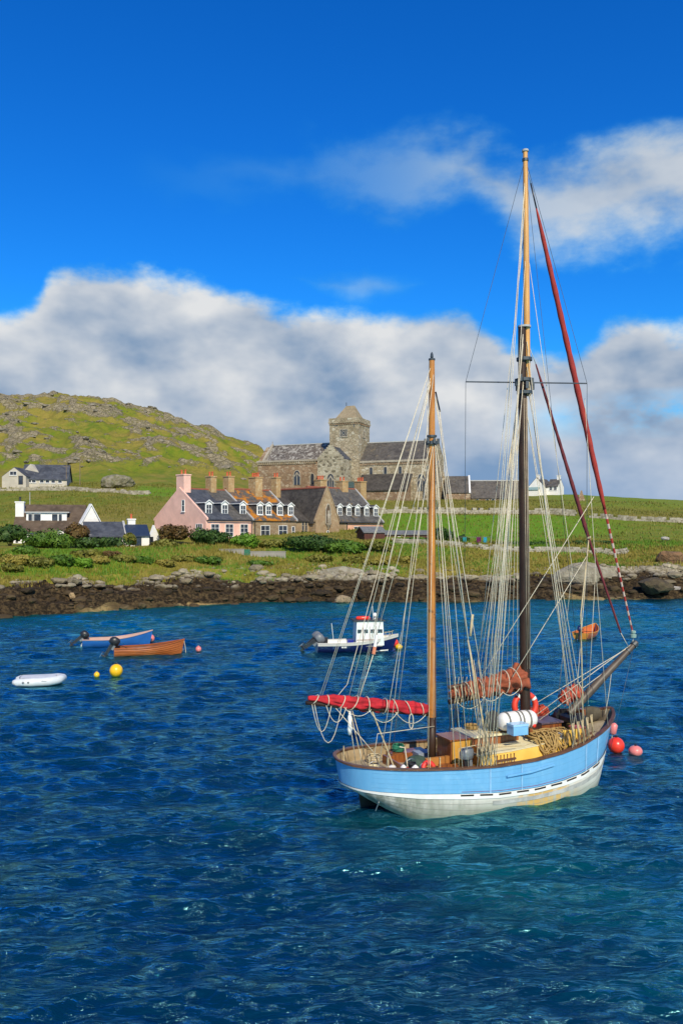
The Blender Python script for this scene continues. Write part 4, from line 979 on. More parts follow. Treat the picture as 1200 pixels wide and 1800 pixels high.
def boulder(label, px, py, w_px, h_px, Y, c, c2, seed, squash=1.):
    p = at(px, py, Y); sx = w_px / FPX * Y / 2; sz = h_px / FPX * Y / 2
    V, Fc = ico(3, seed, .22); V = V + .10 * (np.stack([fbm(V[:, 0] * 3, V[:, 1] * 3 + V[:, 2] * 2, 3, seed + q) for q in range(3)], 1) - .5)
    W = V * [sx, sx * .8, sz * 1.25]; base = (p.x, p.y, p.z - sz)
    if seed in (65, 66): W = V * [sx, sx * .42, sz * 2.3]; p.z -= sz * 1.25
    n_ = fbm(W[:, 0] * .9, W[:, 2] * 1.4 + W[:, 1], 3, seed); W = W * (1 + .28 * (n_ - .5))[:, None]
    o = raw_obj('boulder', W + [p.x, p.y, p.z - sz * .15], Fc, mat('boulder_%d' % seed, c, c2, rough=.92, scale=1.1, bm=.9, bscale=5, bdist=.25), origin=base)
    return tag(o, label, 'boulder')
boulder('smooth tan boulder at the water edge below the terrace', 604, 1053, 30, 13, 92.5, (.34, .255, .15), (.25, .185, .105), 61)
boulder('large rusty brown boulder on the grass at the right edge', 1178, 981, 46, 26, 108, (.24, .13, .06), (.15, .085, .04), 62)
boulder('squarish sandy boulder lying on the dark rocks at far left', 128, 1046, 12, 11, 83.5, (.40, .27, .13), (.33, .22, .11), 63)
boulder('long dark weedy rock in the shallows beside the right slipway', 1150, 1030, 66, 26, 99, (.05, .036, .02), (.10, .075, .035), 64)
boulder('broad pale lichened outcrop on the shore in front of the peach cottage', 590, 1006, 130, 30, 102, (.34, .31, .24), (.22, .195, .14), 65)
boulder('pale ragged outcrop on the shore under the red furled jib', 1030, 1001, 120, 30, 104, (.32, .285, .21), (.205, .18, .125), 66)
boulder('grey outcrop with grassy top at the left foot of the hill', 205, 848, 62, 24, 186, (.27, .24, .18), (.14, .135, .06), 67)
boulder('flat grey-white rock slab in the field near right edge', 1168, 946, 16, 6, 120, (.48, .45, .38), (.38, .35, .29), 68)
# slipway at the right
mb = MB(); q0, q1 = at(1152, 1003, 107), at(1235, 1040, 100)
mb.add([at(1146, 1006, 107), at(1260, 1004, 108), at(1260, 1046, 98.5), at(1172, 1030, 101), at(1146, 1016, 107), at(1260, 1014, 108), at(1260, 1060, 98.5), at(1172, 1044, 101)], [(0, 1, 2, 3), (4, 7, 6, 5), (0, 3, 7, 4), (3, 2, 6, 7), (2, 1, 5, 6), (1, 0, 4, 5)])
tag(mb.build('slipway', mat('pale_concrete', (.46, .42, .36), (.34, .31, .26), rough=.9, scale=.8, bm=.3, c3=(.2, .2, .12), scale3=.5)), kind='structure')

# ---- drystone walls: every stone a small block, too small to pick apart, joined per wall
M_DRY = mat('drystone', (.40, .365, .29), (.23, .205, .15), rough=.95, scale=1.3, bm=.5, bscale=8, bdist=.05, c3=(.14, .14, .06), scale3=.9)
def drystone(label, pts, h=1.0, th=.55, seed=0, stone=.34, sink=.15, m=None):
    r = random.Random(seed); W = [at(px, 900, Y) for px, Y in pts]; mb = MB()
    for A, B in zip(W[:-1], W[1:]):
        d = (B - A); d.z = 0; L = d.length; d.normalize(); nn = Vector((-d.y, d.x, 0)); rows = max(2, int(h / (stone * .62)))
        xs = []; x = 0
        while x < L: l_ = stone * r.uniform(.7, 1.7); xs.append((x, min(l_, L - x + .1))); x += l_
        zs = zland(np.array([A.x + d.x * q[0] for q in xs]), np.array([A.y + d.y * q[0] for q in xs]))
        for row in range(rows):
            for (x, l_), z in zip(xs, zs):
                if row == rows - 1 and r.random() < .25: continue
                off = (stone * .5 if row % 2 else 0); hh = h / rows; t_ = th * (1 - .3 * row / rows) * r.uniform(.9, 1.15)
                mb.obox(A + d * (x + off) - nn * t_ / 2 + Vector((0, 0, z - A.z - sink + row * hh + r.uniform(-.02, .02))), d * l_ * .96 + nn * r.uniform(-.06, .06), nn * t_, Vector((0, 0, hh * r.uniform(.85, 1.05))))
    o = mb.build('drystone_wall', m or M_DRY, recalc=False); return tag(o, label, 'wall')
drystone('drystone wall crossing the hillside below the grey hall', [(-60, 172), (60, 174), (160, 172), (262, 170)], .95, seed=1, stone=.5)
drystone('tumbled stone dyke along the top of the bright green field below the abbey', [(640, 163), (720, 165), (800, 166), (880, 167), (960, 165), (1010, 163)], 1.3, 1.2, seed=2, stone=.55)
drystone('stone dyke on the right slope above the boulder', [(1035, 158), (1110, 155), (1180, 153), (1260, 152)], 1.0, .9, seed=3, stone=.55)
drystone('low stone wall at the seaward edge of the bright green field', [(688, 116), (770, 115), (860, 114.5), (980, 114), (1100, 113)], .8, seed=4)
# cement garden wall with green door
def garden_wall():
    y_ = 107.0; P0, P1, P2, P3 = [at(px, 981, y_) for px in (384, 429, 440, 502)]; zt_ = [at(0, q, y_).z for q in (966, 970)]
    t_ = thing('garden_wall', 'grey cement garden wall with green door below the stone cottage', 'wall', (P1.x, y_, P1.z - .8)); z0 = P1.z - .8
    for a_, b_, z1 in ((P0, P1, zt_[0]), (P2, P3, zt_[1])):
        mb = MB(); mb.obox((a_.x, y_, z0), (b_.x - a_.x, 0, 0), (0, .35, 0), (0, 0, z1 - z0)); mb.obox((a_.x - .04, y_ - .05, z1 + .002), (b_.x - a_.x + .08, 0, 0), (0, .45, 0), (0, 0, .08)); mb.build('wall_panel', M_GWALL, t_)
    n = 4; w_ = (P2.x - P1.x - .06) / n
    for i in range(n): MB().obox((P1.x + .03 + i * w_ + .01, y_ + .1, z0), (w_ - .02, 0, 0), (0, .06, 0), (0, 0, zt_[0] - z0 + .02)).build('door_board', M_GREEND, t_)
garden_wall()

# ---- plants
def leaf_mat(name, c, c2, c3):
    m, t, b = base_mat(name); g = t.node('ShaderNodeNewGeometry'); r = g.outputs['Random Per Island']
    n = t.noise(g.outputs['Position'], .9, 3, .6)
    k = t.mix(r, c, c2); k = t.mix(t.ss(n, .45, .65, 0, .75), k, c3)
    t.put(b.inputs['Base Color'], k); b.inputs['Roughness'].default_value = .6; b.inputs['Specular IOR Level'].default_value = .25
    b.inputs['Subsurface Weight'].default_value = 0
    return m
L_GREEN = leaf_mat('leaf_mid_green', (.055, .125, .012), (.095, .165, .016), (.03, .075, .010))
L_DARK = leaf_mat('leaf_dark_green', (.025, .065, .012), (.055, .10, .016), (.016, .04, .010))
L_BRIGHT = leaf_mat('leaf_bright_green', (.085, .19, .012), (.13, .23, .018), (.055, .13, .012))
L_RED = leaf_mat('leaf_russet', (.085, .045, .014), (.12, .075, .02), (.05, .04, .014))
L_OLIVE = leaf_mat('leaf_olive', (.12, .125, .018), (.19, .175, .03), (.075, .085, .014))
L_YEL = leaf_mat('leaf_yellowed', (.20, .17, .028), (.27, .215, .045), (.12, .12, .018))
M_STEM = mat('shrub_stem', (.10, .075, .05), rough=.9)
def foliage(c, rad, n, ls, r, lobes=9):
    c = np.array(c); rad = np.array(rad)
    L = r.normal(size=(lobes, 3)); L /= np.linalg.norm(L, axis=1)[:, None]; L[:, 2] = np.abs(L[:, 2]) * .9 - .1
    L = L * rad * r.uniform(.35, .7, (lobes, 1)); lr = r.uniform(.34, .62, lobes)
    i = r.integers(lobes, size=n); d = r.normal(size=(n, 3)); d /= np.linalg.norm(d, axis=1)[:, None]
    pos = c + L[i] + d * rad * lr[i][:, None] * r.uniform(.72, 1.08, (n, 1))
    pos[:, 2] = np.maximum(pos[:, 2], c[2] - rad[2] * .95)
    u = np.cross(d, r.normal(size=(n, 3))); u /= np.linalg.norm(u, axis=1)[:, None] + 1e-9; v = np.cross(d, u) + d * r.normal(size=(n, 1)) * .5
    s = ls * r.uniform(.6, 1.4, (n, 1)); u *= s; v *= s * .7
    V = np.stack([pos - u, pos - v * .8 , pos + u, pos + v], 1).reshape(-1, 3)
    return V, np.arange(4 * n).reshape(-1, 4)
BS = np.random.default_rng(11)
def bush(label, px, py, wpx, hpx, Y, m, group=None, n=1500, ls=.17, name='shrub', cat='shrub', depth=.8):
    p = at(px, py, Y); rx = wpx / FPX * Y / 2 * 1.12; rz = hpx / FPX * Y / 2 * 1.15; zb = min(zat(p.x, p.y), p.z - rz * .6)
    t_ = thing(name, label, cat, (p.x, p.y, zb), group)
    V, Fc = foliage((p.x, p.y, p.z), (rx, max(rz, rx * depth * .6), rz), n, ls, BS)
    V2, F2 = foliage((p.x, p.y, p.z - rz * .2), (rx * .8, max(rz, rx * depth * .6) * .7, rz * .8), n // 3, ls * 2.2, BS)
    raw_obj('foliage', np.concatenate([V, V2]), np.concatenate([Fc, F2 + len(V)]), m, t_, sides=4)
    mb = MB()
    for q in range(4):
        an = q * 1.6; mb.tube([(p.x, p.y, zb - .2), (p.x + .15 * rx * math.cos(an), p.y + .15 * rx * math.sin(an), (zb + p.z) / 2), (p.x + .5 * rx * math.cos(an), p.y + .3 * rx * math.sin(an), p.z + .3 * rz)], [.07, .05, .02], 5)
    mb.build('stem', M_STEM, t_)
    return t_
bush('dark green hedge at the far left edge below the bungalow', 18, 940, 80, 36, 105, L_DARK)
bush('tall bright green bush in front of the bungalow porch', 86, 950, 80, 42, 104, L_GREEN, n=2200)
bush('russet brown bush beside the bungalow gable', 138, 938, 46, 42, 105.5, L_RED)
bush('dark hedge in front of the low white cottage', 176, 956, 96, 26, 105, L_DARK, n=1800)
bush('yellow-green climber on the corner of the low white cottage', 228, 948, 20, 28, 106.8, L_OLIVE, n=600)
bush('russet bush against the pink gable wall', 305, 938, 52, 36, 111, L_RED)
bush('low green scrub below the russet bush at the pink gable', 285, 960, 54, 24, 107, L_OLIVE)
bush('dark green bush under the ground-floor windows of the pink cottage', 372, 946, 74, 40, 111, L_DARK, n=2000)
bush('bright green bush between the pink cottage and the stone cottage', 430, 952, 50, 28, 110.5, L_BRIGHT)
bush('low mixed scrub behind the cement garden wall', 482, 957, 56, 18, 111, L_OLIVE)
bush('wide dark green bush below the gabled wing', 544, 955, 84, 32, 110, L_DARK, n=2000)
bush('round green bush at the foot of the peach cottage', 606, 962, 70, 26, 109.5, L_GREEN)
bush('pale green bush in front of the dark red garden shed', 660, 960, 50, 16, 110, L_OLIVE)
bush('dark leafy bush just right of the mizzen mast', 776, 944, 44, 34, 121, L_DARK)
bush('tall rushes in front of the long dark red shed', 728, 956, 46, 26, 118, L_GREEN)
bush('small dark bush by the low wall under the main shrouds', 812, 950, 22, 20, 120, L_DARK, n=500)
for px, py, w_, h_, m, lb in ((25, 985, 60, 22, L_YEL, 'yellowed scrub clump on the bank at the far left edge'), (70, 990, 50, 20, L_OLIVE, 'olive scrub clump on the bank below the bungalow chimney'), (105, 985, 40, 22, L_GREEN, 'green scrub clump on the bank below the bright bungalow bush'),
    (140, 990, 46, 18, L_BRIGHT, 'bright green clump on the bank below the bungalow gable'), (172, 985, 50, 16, L_YEL, 'yellowed scrub clump on the bank below the low white cottage'), (215, 982, 44, 14, L_OLIVE, 'olive scrub clump on the bank below the cottage chimney'), (250, 985, 36, 16, L_GREEN, 'green scrub clump on the bank below the dark blue end roof'),
    (45, 968, 40, 18, L_GREEN, 'green scrub clump higher on the bank under the far left hedge'), (150, 974, 60, 16, L_OLIVE, 'wide olive scrub clump under the dark hedge of the low cottage'), (195, 975, 40, 12, L_RED, 'russet scrub clump on the bank below the low white cottage'), (320, 982, 44, 14, L_OLIVE, 'olive scrub clump on the bank below the pink gable'),
    (365, 985, 50, 16, L_GREEN, 'green scrub clump on the bank left of the garden wall'), (560, 982, 46, 14, L_OLIVE, 'olive scrub clump on the bank below the gabled wing'), (660, 988, 50, 14, L_YEL, 'yellowed scrub clump on the bank below the garden shed'), (710, 985, 40, 14, L_YEL, 'yellowed scrub clump on the bank left of the mizzen mast'),
    (20, 1000, 40, 16, L_OLIVE, 'olive scrub clump at the rock edge in the far left corner'), (290, 990, 40, 14, L_YEL, 'yellowed scrub clump at the rock edge below the pink gable'), (455, 992, 44, 12, L_GREEN, 'green scrub clump at the rock edge below the garden wall'), (620, 985, 40, 14, L_OLIVE, 'olive scrub clump on the bank below the peach cottage')):
    Yb = ground_y(px, py + h_ * .35)
    bush(lb, px, py, w_, h_, Yb, m, 'scrub on the bank above the shore', n=1000, ls=.15)
# darker scrub at the foot of the bright field
for px, lb in ((870, 'dark low scrub at the field foot just left of the main mast'), (905, 'dark low scrub at the field foot directly behind the main mast'), (945, 'dark low scrub at the field foot just right of the main mast'), (985, 'dark low scrub at the field foot left of the maroon staysail'), (1020, 'dark low scrub at the field foot behind the maroon staysail'), (1055, 'dark low scrub at the field foot behind the striped jib luff')):
    bush(lb, px, 958 - (px - 870) * .01, 44, 12, 118, L_DARK, 'scrub along the foot of the bright field', n=500, ls=.15)
# ---- grass
def grass(name, label, n, xr, dr, hgt, m, dens, seed, rel=True, wid=.06):
    r = np.random.default_rng(seed); X = r.uniform(*xr, n); D = r.uniform(*dr, n); k = r.random(n) < dens(X, D); X, D = X[k], D[k]
    Y = D + shore_y(X) if rel else D; Z = zland(X, Y); n = len(X); h_ = r.uniform(hgt[0], hgt[1], n) * (.5 + fbm(X * .3, Y * .3, 2, seed))
    an = r.random(n) * 3.14; w_ = wid * r.uniform(.6, 1.4, n); lx = r.normal(size=n) * .3 * h_; ly = r.normal(size=n) * .3 * h_
    V = np.stack([np.stack([X - np.cos(an) * w_, Y - np.sin(an) * w_, Z - .05], 1), np.stack([X + np.cos(an) * w_, Y + np.sin(an) * w_, Z - .05], 1), np.stack([X + lx, Y + ly, Z + h_], 1)], 1).reshape(-1, 3)
    return tag(raw_obj(name, V, np.arange(3 * n).reshape(-1, 3), m), label, 'grass', kind='stuff')
bank = lambda X, D: sstep(-1.5, .5, D - (7.6 + 3.9 * (fbm(X * .12, D * .05, 3, 81) - .5) * 2 - 2.2 * sstep(-20, -40, X)))
grass('bank_grass', 'green grass on the bank above the rocks', 70000, (-48, 52), (4, 24), (.12, .42), L_BRIGHT, lambda X, D: bank(X, D) * sstep(.62, .45, fbm(X * .15, D * .25, 3, 73)), 21)
grass('dry_bank_grass', 'yellowed tall grass on the bank above the rocks', 60000, (-48, 52), (4, 24), (.15, .55), L_YEL, lambda X, D: bank(X, D) * sstep(.40, .55, fbm(X * .15, D * .25, 3, 73)), 22)
grass('field_grass', 'rough grass of the fields behind the houses', 60000, (-75, 75), (118, 200), (.2, .5), L_OLIVE, lambda X, Y: .25 + .75 * sstep(.45, .6, fbm(X * .1, Y * .1, 3, 23)) * (1 - sstep(.3, .6, land_attrs(X, Y, None)['lush'])), 23, rel=False, wid=.10)

# ---- small things on the land
def pole(name, label, px, y0, y1, Y, r_=.09, arm=True):
    a_, b_ = at(px, y0, Y), at(px, y1, Y); a_.z = min(a_.z, zat(a_.x, a_.y)) - .2
    t_ = thing(name, label, 'pole', a_); MB().tube([a_, b_], [r_, r_ * .75], 7).build('post', mat('weathered_pole', (.22, .17, .12), rough=.9), t_)
    if arm: MB().box(b_ - Vector((0, .1, .3)), (1.1, .1, .1)).build('crossarm', mat('weathered_pole', (.22, .17, .12)), t_)
pole('utility_pole', 'wooden utility pole at the right end of the grey hall', 117, 852, 818, 184)
pole('utility_pole', 'taller wooden utility pole standing right of the grey hall', 141, 850, 806, 186)
pole('summit_post', 'thin post standing on the hill summit', 147, 703, 695, 350, .12, False)
mb = MB(); c_ = at(72, 702, 350)
V_ = [];
for i in range(16):
    q = c_ + Vector((random.uniform(-1.4, 1.4), random.uniform(-1, 1), random.uniform(-1.2, .9))); s_ = random.uniform(.5, 1.0); mb.box(q, (s_ * 1.3, s_, s_ * .8))
tag(mb.build('cairn', M_DRY), 'small stone cairn on top of the hill', 'cairn')
p_ = at(1021, 888, 196); mb = MB()
sec = []
for i, (w_, d_) in enumerate(((1.5, .8), (1.5, .75), (1.25, .7), (1.4, .7), (1.15, .6), (.6, .5), (.3, .3))):
    z_ = p_.z - .6 + i * .68; sec.append([Vector((p_.x + w_ / 2 * sx + random.uniform(-.1, .1), p_.y + d_ / 2 * sy, z_)) for sx, sy in ((-1, -1), (1, -1), (1, 1), (-1, 1))])
mb.loft(sec, close=True, cap=True)
tag(mb.build('standing_stone', M_ABBEY_B), 'rough standing stone pillar on the slope right of the white farmhouse', 'standing stone')
# washing on a line by the low wall
WL = [at(px, 944, 117.5) for px in (808, 862)]
t_ = thing('washing_line', 'washing line on two posts behind the low wall under the shrouds', 'washing line', (WL[0].x, 117.5, zat(WL[0].x, 117.5)))
for q in WL: MB().tube([(q.x, q.y, zat(q.x, q.y) - .3), q], .05, 6).build('post', M_STEM, t_)
MB().tube(WL, .012, 4).build('line', M_SKEW, t_)
def garment(label, px, wpx, h_, m):
    q = at(px, 944, 117.5); w_ = wpx / FPX * 117.5; mb = MB(); n = 7
    top_, bot = [], []
    for i in range(n):
        x = q.x + w_ * (i / (n - 1) - .5); d_ = .05 * math.sin(i * 2.1); top_.append(Vector((x, q.y + .03, q.z + .01))); bot.append(Vector((x * 1 + .02, q.y + .03 + d_, q.z - h_ + .06 * math.sin(i * 1.3))))
    mb.add(top_ + bot + [p + Vector((0, .03, 0)) for p in top_ + bot], [(i, i + 1, n + i + 1, n + i) for i in range(n - 1)] + [(2 * n + i, 3 * n + i, 3 * n + i + 1, 2 * n + i + 1) for i in range(n - 1)])
    tag(mb.build('garment', m, recalc=False), label, 'laundry', 'washing on the line')
garment('teal cloth at the left end of the washing line', 816, 6, .7, mat('teal_cloth', (.02, .28, .30), rough=.9)); garment('purple cloth hanging in the middle of the washing line', 841, 8, 1.0, mat('purple_cloth', (.12, .01, .07), rough=.9)); garment('light blue cloth at the right end of the washing line', 852, 6, .8, mat('blue_cloth', (.02, .30, .42), rough=.9))
# ================================================================== SMALL CRAFT AND BUOYS
def gloss(name, c, rough=.3, var=.85, scale=1.5, coat=.3, **k): return mat(name, c, tuple(q * var for q in c), rough=rough, scale=scale, coat=coat, **k)
M_VARN = mat('varnished_planks', (.42, .115, .018), (.30, .075, .012), rough=.35, scale=2.2, stretch=(.5, 4, 6), coat=.4)
M_VARN_D = mat('dark_varnish', (.22, .06, .012), (.14, .038, .009), rough=.4, scale=3, coat=.3)
M_BLUEP = gloss('blue_gelcoat', (.02, .12, .40)); M_NAVY = gloss('navy_gelcoat', (.008, .014, .085)); M_WHITEP = gloss('white_gelcoat', (.78, .77, .73))
M_PINKIN = flat('faded_pink_lining', (.55, .36, .30)); M_BLACKR = mat('black_plastic', (.012, .013, .016), (.025, .026, .03), rough=.4)
M_GREYM = mat('grey_cowling', (.16, .175, .19), (.12, .13, .145), rough=.4); M_STEEL = mat('stainless', (.55, .56, .57), rough=.3, metal=.9)
M_ROPE = mat('cream_rope', (.56, .46, .28), (.42, .34, .19), rough=.9, scale=20); M_ROPEW = mat('white_rope', (.64, .58, .44), (.50, .44, .32), rough=.9, scale=20)
M_ORBAL = gloss('orange_red_buoy', (.80, .045, .02)); M_PKBAL = gloss('faded_pink_buoy', (.78, .22, .20)); M_YEBAL = gloss('yellow_buoy', (.88, .50, .008))
class BF_:
    """boat frame: s forward, t to starboard, z up from the waterline"""
    def __init__(s, o, deg): s.o = Vector(o); s.e = Vector((math.cos(R(deg)), math.sin(R(deg)), 0)); s.n = Vector((s.e.y, -s.e.x, 0))
    def p(s, a, b, z): return s.o + s.e * a + s.n * b + Vector((0, 0, z))
    def ax(s): return (s.e, s.n, Vector((0, 0, 1)))
def open_hull(bf, par, L, B, fb, sheer_b, sheer_s, m, mi, trans=.72, bottom=-.18, lap=0., strakes=6, mg=None, rake=.22):
    ns = 15; np_ = strakes * 2 if lap else 9
    def sec(i, inner=0.):
        u = i / (ns - 1); full = trans + (1 - trans) * math.sin(min(u / .45, 1) * math.pi / 2); full *= (1 - max(0, (u - .42) / .58) ** 2.3)
        hb = max(B / 2 * full - inner, .012); zs = fb + sheer_s * max(0, 1 - u / .5) ** 2 + sheer_b * max(0, (u - .3) / .7) ** 2
        zk = bottom + .30 * max(0, (u - .55) / .45) ** 2 * fb; zk += inner * 1.2
        pts = []
        for j in range(np_ + 1):
            v = j / np_; th = v * math.pi / 2; y = hb * math.sin(th) ** (.62 + .25 * u); z = zk + (zs - zk) * (1 - math.cos(th)) ** (.72 + .2 * u)
            if lap and not inner: y += lap * ((j % 2) == 0) * min(1, hb * 4)
            s_ = L * u + rake * u ** 4 * (z - zk) / max(zs - zk, .01)
            pts.append((s_, y, z))
        return pts
    S = [sec(i) for i in range(ns)]; mb = MB()
    for sg in (-1, 1): mb.loft([[bf.p(a, sg * b, c) for a, b, c in q] for q in S])
    h_ = mb.build('hull', m, par, smooth=not lap, recalc=True)
    I = [sec(i, .045) for i in range(ns)]; mb = MB()
    for sg in (-1, 1): mb.loft([[bf.p(a + (.04 if k == 0 else 0), sg * b, c) for a, b, c in q] for k, q in enumerate(I)])
    mb.build('lining', mi, par, smooth=True)
    t0 = S[0]; mb = MB(); mb.prism([bf.p(-.003, b, c) for _, b, c in t0] + [bf.p(-.003, -b, c) for _, b, c in t0[::-1][:-1]], bf.e * .04)
    tr = mb.build('transom', mg or m, par)
    mb = MB()
    for sg in (-1, 1): mb.tube([bf.p(q[-1][0], sg * (q[-1][1] + .01), q[-1][2] + .015) for q in S], .035, 6)
    mb.build('gunwale', mg or m, par)
    return S
def thwart(bf, par, s_, hb, z, m, w_=.22):
    MB().obox(bf.p(s_, -hb, z), bf.e * w_, bf.n * 2 * hb, (0, 0, .035)).build('thwart', m, par)
def outboard(bf, par, s_, t_, z, m, tilt=0., sc_=1., name='outboard_motor', sub=True):
    e, n, up = bf.ax(); c = bf.p(s_, t_, z); ca, sa = math.cos(tilt), math.sin(tilt)
    E = e * ca + up * sa; U = up * ca - e * sa                      # tilted axes (leg swings aft when tilted)
    def q(a, b, d): return c + E * a * sc_ + n * b * sc_ + U * d * sc_
    mb = MB(); secs = []
    for d, l_, w_, off in ((.12, .20, .13, 0), (.16, .27, .17, 0), (.34, .29, .18, .01), (.46, .24, .15, .03), (.52, .13, .09, .04)):
        secs.append([q(-.12 + off + l_ * math.cos(k * math.pi / 5) * (1 if math.cos(k * math.pi / 5) > 0 else .9), w_ * math.sin(k * math.pi / 5), d) for k in range(10)])
    mb.loft(secs, close=True, cap=True); root = mb.build(name, m, par, smooth=True, auto=50)
    pp = root if (par.parent is None) else par
    mb = MB(); mb.prism([q(-.22, -.05, .13), q(-.02, -.05, .13), q(-.06, -.05, -.55), q(-.2, -.05, -.55)], n * .1 * sc_); mb.prism([q(-.36, -.04, -.45), q(0, -.04, -.45), q(0, -.04, -.48), q(-.36, -.04, -.48)], n * .08 * sc_)
    mb.lathe(q(-.3, 0, -.62), [(.02, -.02), (.055, .05), (.06, .25), (.02, .4)], 8, (n, U, E)); mb.prism([q(-.2, -.012, -.6), q(-.02, -.012, -.6), q(-.08, -.012, -.8), q(-.16, -.012, -.8)], n * .024 * sc_)
    mb.build('leg', M_BLACKR, pp)
    mb = MB()
    for k in range(3):
        an = k * 2.094; mb.prism([q(-.33, .02 * math.cos(an), -.62 + .02 * math.sin(an)), q(-.33, .13 * math.cos(an - .35), -.62 + .13 * math.sin(an - .35)), q(-.33, .13 * math.cos(an + .35), -.62 + .13 * math.sin(an + .35))], E * .015)
    mb.build('propeller', M_STEEL, pp)
    MB().tube([q(.1, 0, .22), q(.5, .02, .3), q(.68, .02, .3)], [.022, .022, .03], 6).build('tiller', M_BLACKR, pp)
    MB().box(q(.02, 0, -.02), (.12 * sc_, .16 * sc_, .24 * sc_), (E, n, U)).build('bracket', M_GREYM, pp)
    return root
# blue dinghy
o_ = onz(146, 1136); bf = BF_(o_, 14)
t_ = thing('blue_dinghy', 'bright blue open dinghy with tilted black outboard, moored at left', 'dinghy', o_)
open_hull(bf, t_, 4.55, 1.5, .46, .52, .02, M_BLUEP, M_PINKIN, mg=M_PINKIN)
for s_, z in ((.5, .3), (1.6, .32), (2.8, .38)): thwart(bf, t_, s_, .56, z, M_PINKIN)
MB().obox(bf.p(-.05, -.45, .02), -bf.e * .05, bf.n * .9, (0, 0, .14)).build('stern_pad', M_WHITEP, t_)
outboard(bf, t_, -.08, -.05, .50, M_BLACKR, tilt=-.9, sc_=1.15)
# varnished clinker dinghy
o_ = onz(201, 1153); bf = BF_(o_, 15)
t_ = thing('clinker_dinghy', 'varnished orange-brown clinker dinghy with black outboard, nearest moored boat at left', 'dinghy', o_)
open_hull(bf, t_, 4.25, 1.55, .50, .42, .03, M_VARN, M_VARN_D, lap=.022, strakes=8, mg=M_VARN)
for s_, z in ((.4, .3), (1.5, .32), (2.7, .38)): thwart(bf, t_, s_, .56, z, M_VARN_D)
outboard(bf, t_, -.06, 0, .56, M_BLACKR, tilt=-.55, sc_=1.25)
mb = MB(); mb.tube([bf.p(4.42, 0, .9), bf.p(4.5, .02, .5), bf.p(4.55, .05, .05)], .02, 5); mb.build('mooring_rope', M_ROPE, t_)
# orange clinker dinghy beyond the bowsprit
o_ = onz(1019, 1124); bf = BF_(o_, 56)
t_ = thing('clinker_dinghy', 'small orange clinker dinghy seen beyond the bowsprit, yellow transom towards us', 'dinghy', o_)
open_hull(bf, t_, 3.5, 1.45, .44, .40, .04, M_VARN, mat('orange_lining', (.62, .16, .04), (.5, .12, .03), rough=.6), lap=.022, strakes=7, trans=.82, mg=mat('yellow_varnish', (.60, .26, .03), (.5, .2, .02), rough=.4))
thwart(bf, t_, 1.0, .55, .3, M_PKBAL); thwart(bf, t_, 2.0, .5, .36, M_VARN_D)
outboard(bf, t_, -.05, 0, .50, M_NAVY, tilt=-.2, sc_=1.0)
# fishing boat
o_ = onz(556, 1146); bf = BF_(o_, 8)
fbx = thing('fishing_boat', 'small dark blue fishing boat with white wheelhouse, moored beyond the mizzen', 'fishing boat', o_)
Lf = 5.15; S = open_hull(bf, fbx, Lf, 2.1, .66, .42, .0, M_NAVY, M_WHITEP, trans=.9, mg=flat('grey_gunwale', (.55, .53, .48)), rake=.4)
mb = MB()
for sg in (-1, 1): mb.loft([[bf.p(q[3][0], sg * (q[3][1] + .012), .02), bf.p(q[3][0], sg * (q[3][1] + .02), .10)] for q in S[:-1]])
mb.build('boot_stripe', M_WHITEP, fbx)
mb = MB()
for sg in (-1, 1): mb.loft([[bf.p(q[-1][0], sg * (q[-1][1] + .02), q[-1][2] - .16), bf.p(q[-1][0], sg * (q[-1][1] + .03), q[-1][2] + .03)] for q in S])
mb.build('rubbing_band', flat('grey_gunwale', (.55, .53, .48)), fbx)
MB().obox(bf.p(.1, -.9, .42), bf.e * 4.2, bf.n * 1.8, (0, 0, .03)).build('deck', flat('deck_grey', (.35, .34, .32)), fbx)
w0, w1 = 2.55, 4.45; zw0, zw1 = .45, 2.05
mb = MB(); mb.prism([bf.p(w0, -.72, zw0), bf.p(w1, -.72, zw0), bf.p(w1 - .08, -.68, zw1), bf.p(w0 + .05, -.68, zw1)], bf.n * 1.42); wh = mb.build('wheelhouse', M_WHITEP, fbx)
mb = MB(); mb.obox(bf.p(w0 - .15, -.8, zw1 + .002), bf.e * (w1 - w0 + .2), bf.n * 1.6, (0, 0, .07)); mb.build('wheelhouse_roof', mat('dark_roof', (.05, .055, .05), rough=.6), fbx)
for a_, ww in ((2.78, .26), (3.22, .26), (3.66, .26), (4.16, .34)):
    MB().obox(bf.p(a_ - ww / 2, .715, 1.28), bf.e * ww, bf.n * .012, (0, 0, .5)).build('window', M_GLASS, wh)
for a_ in (3.0, 3.45, 3.9): MB().obox(bf.p(a_, .722, zw0 + .05), bf.e * .035, bf.n * .01, (0, 0, 1.5)).build('trim_strip', M_VARN_D, wh)
MB().obox(bf.p(w0 + .05, .722, .82), bf.e * 1.3, bf.n * .012, (0, 0, .035)).build('trim_strip', M_VARN_D, wh)
mb = MB(); mb.lathe(bf.p(3.15, 0, zw1 + .16), [(.02, -.5), (.13, -.42), (.15, 0), (.13, .42), (.02, .5)], 10, (bf.n, Vector((0, 0, 1)), bf.e)); mb.build('life_raft', M_ORBAL, fbx, smooth=True)
mb = MB(); mb.tube([bf.p(3.95, 0, zw1), bf.p(3.95, 0, zw1 + .22)], .05, 6); mb.lathe(bf.p(3.95, 0, zw1 + .22), [(.02, 0), (.13, .02), (.15, .14), (.09, .26), (.01, .3)], 10); mb.build('radar_dome', M_WHITEP, fbx, smooth=True)
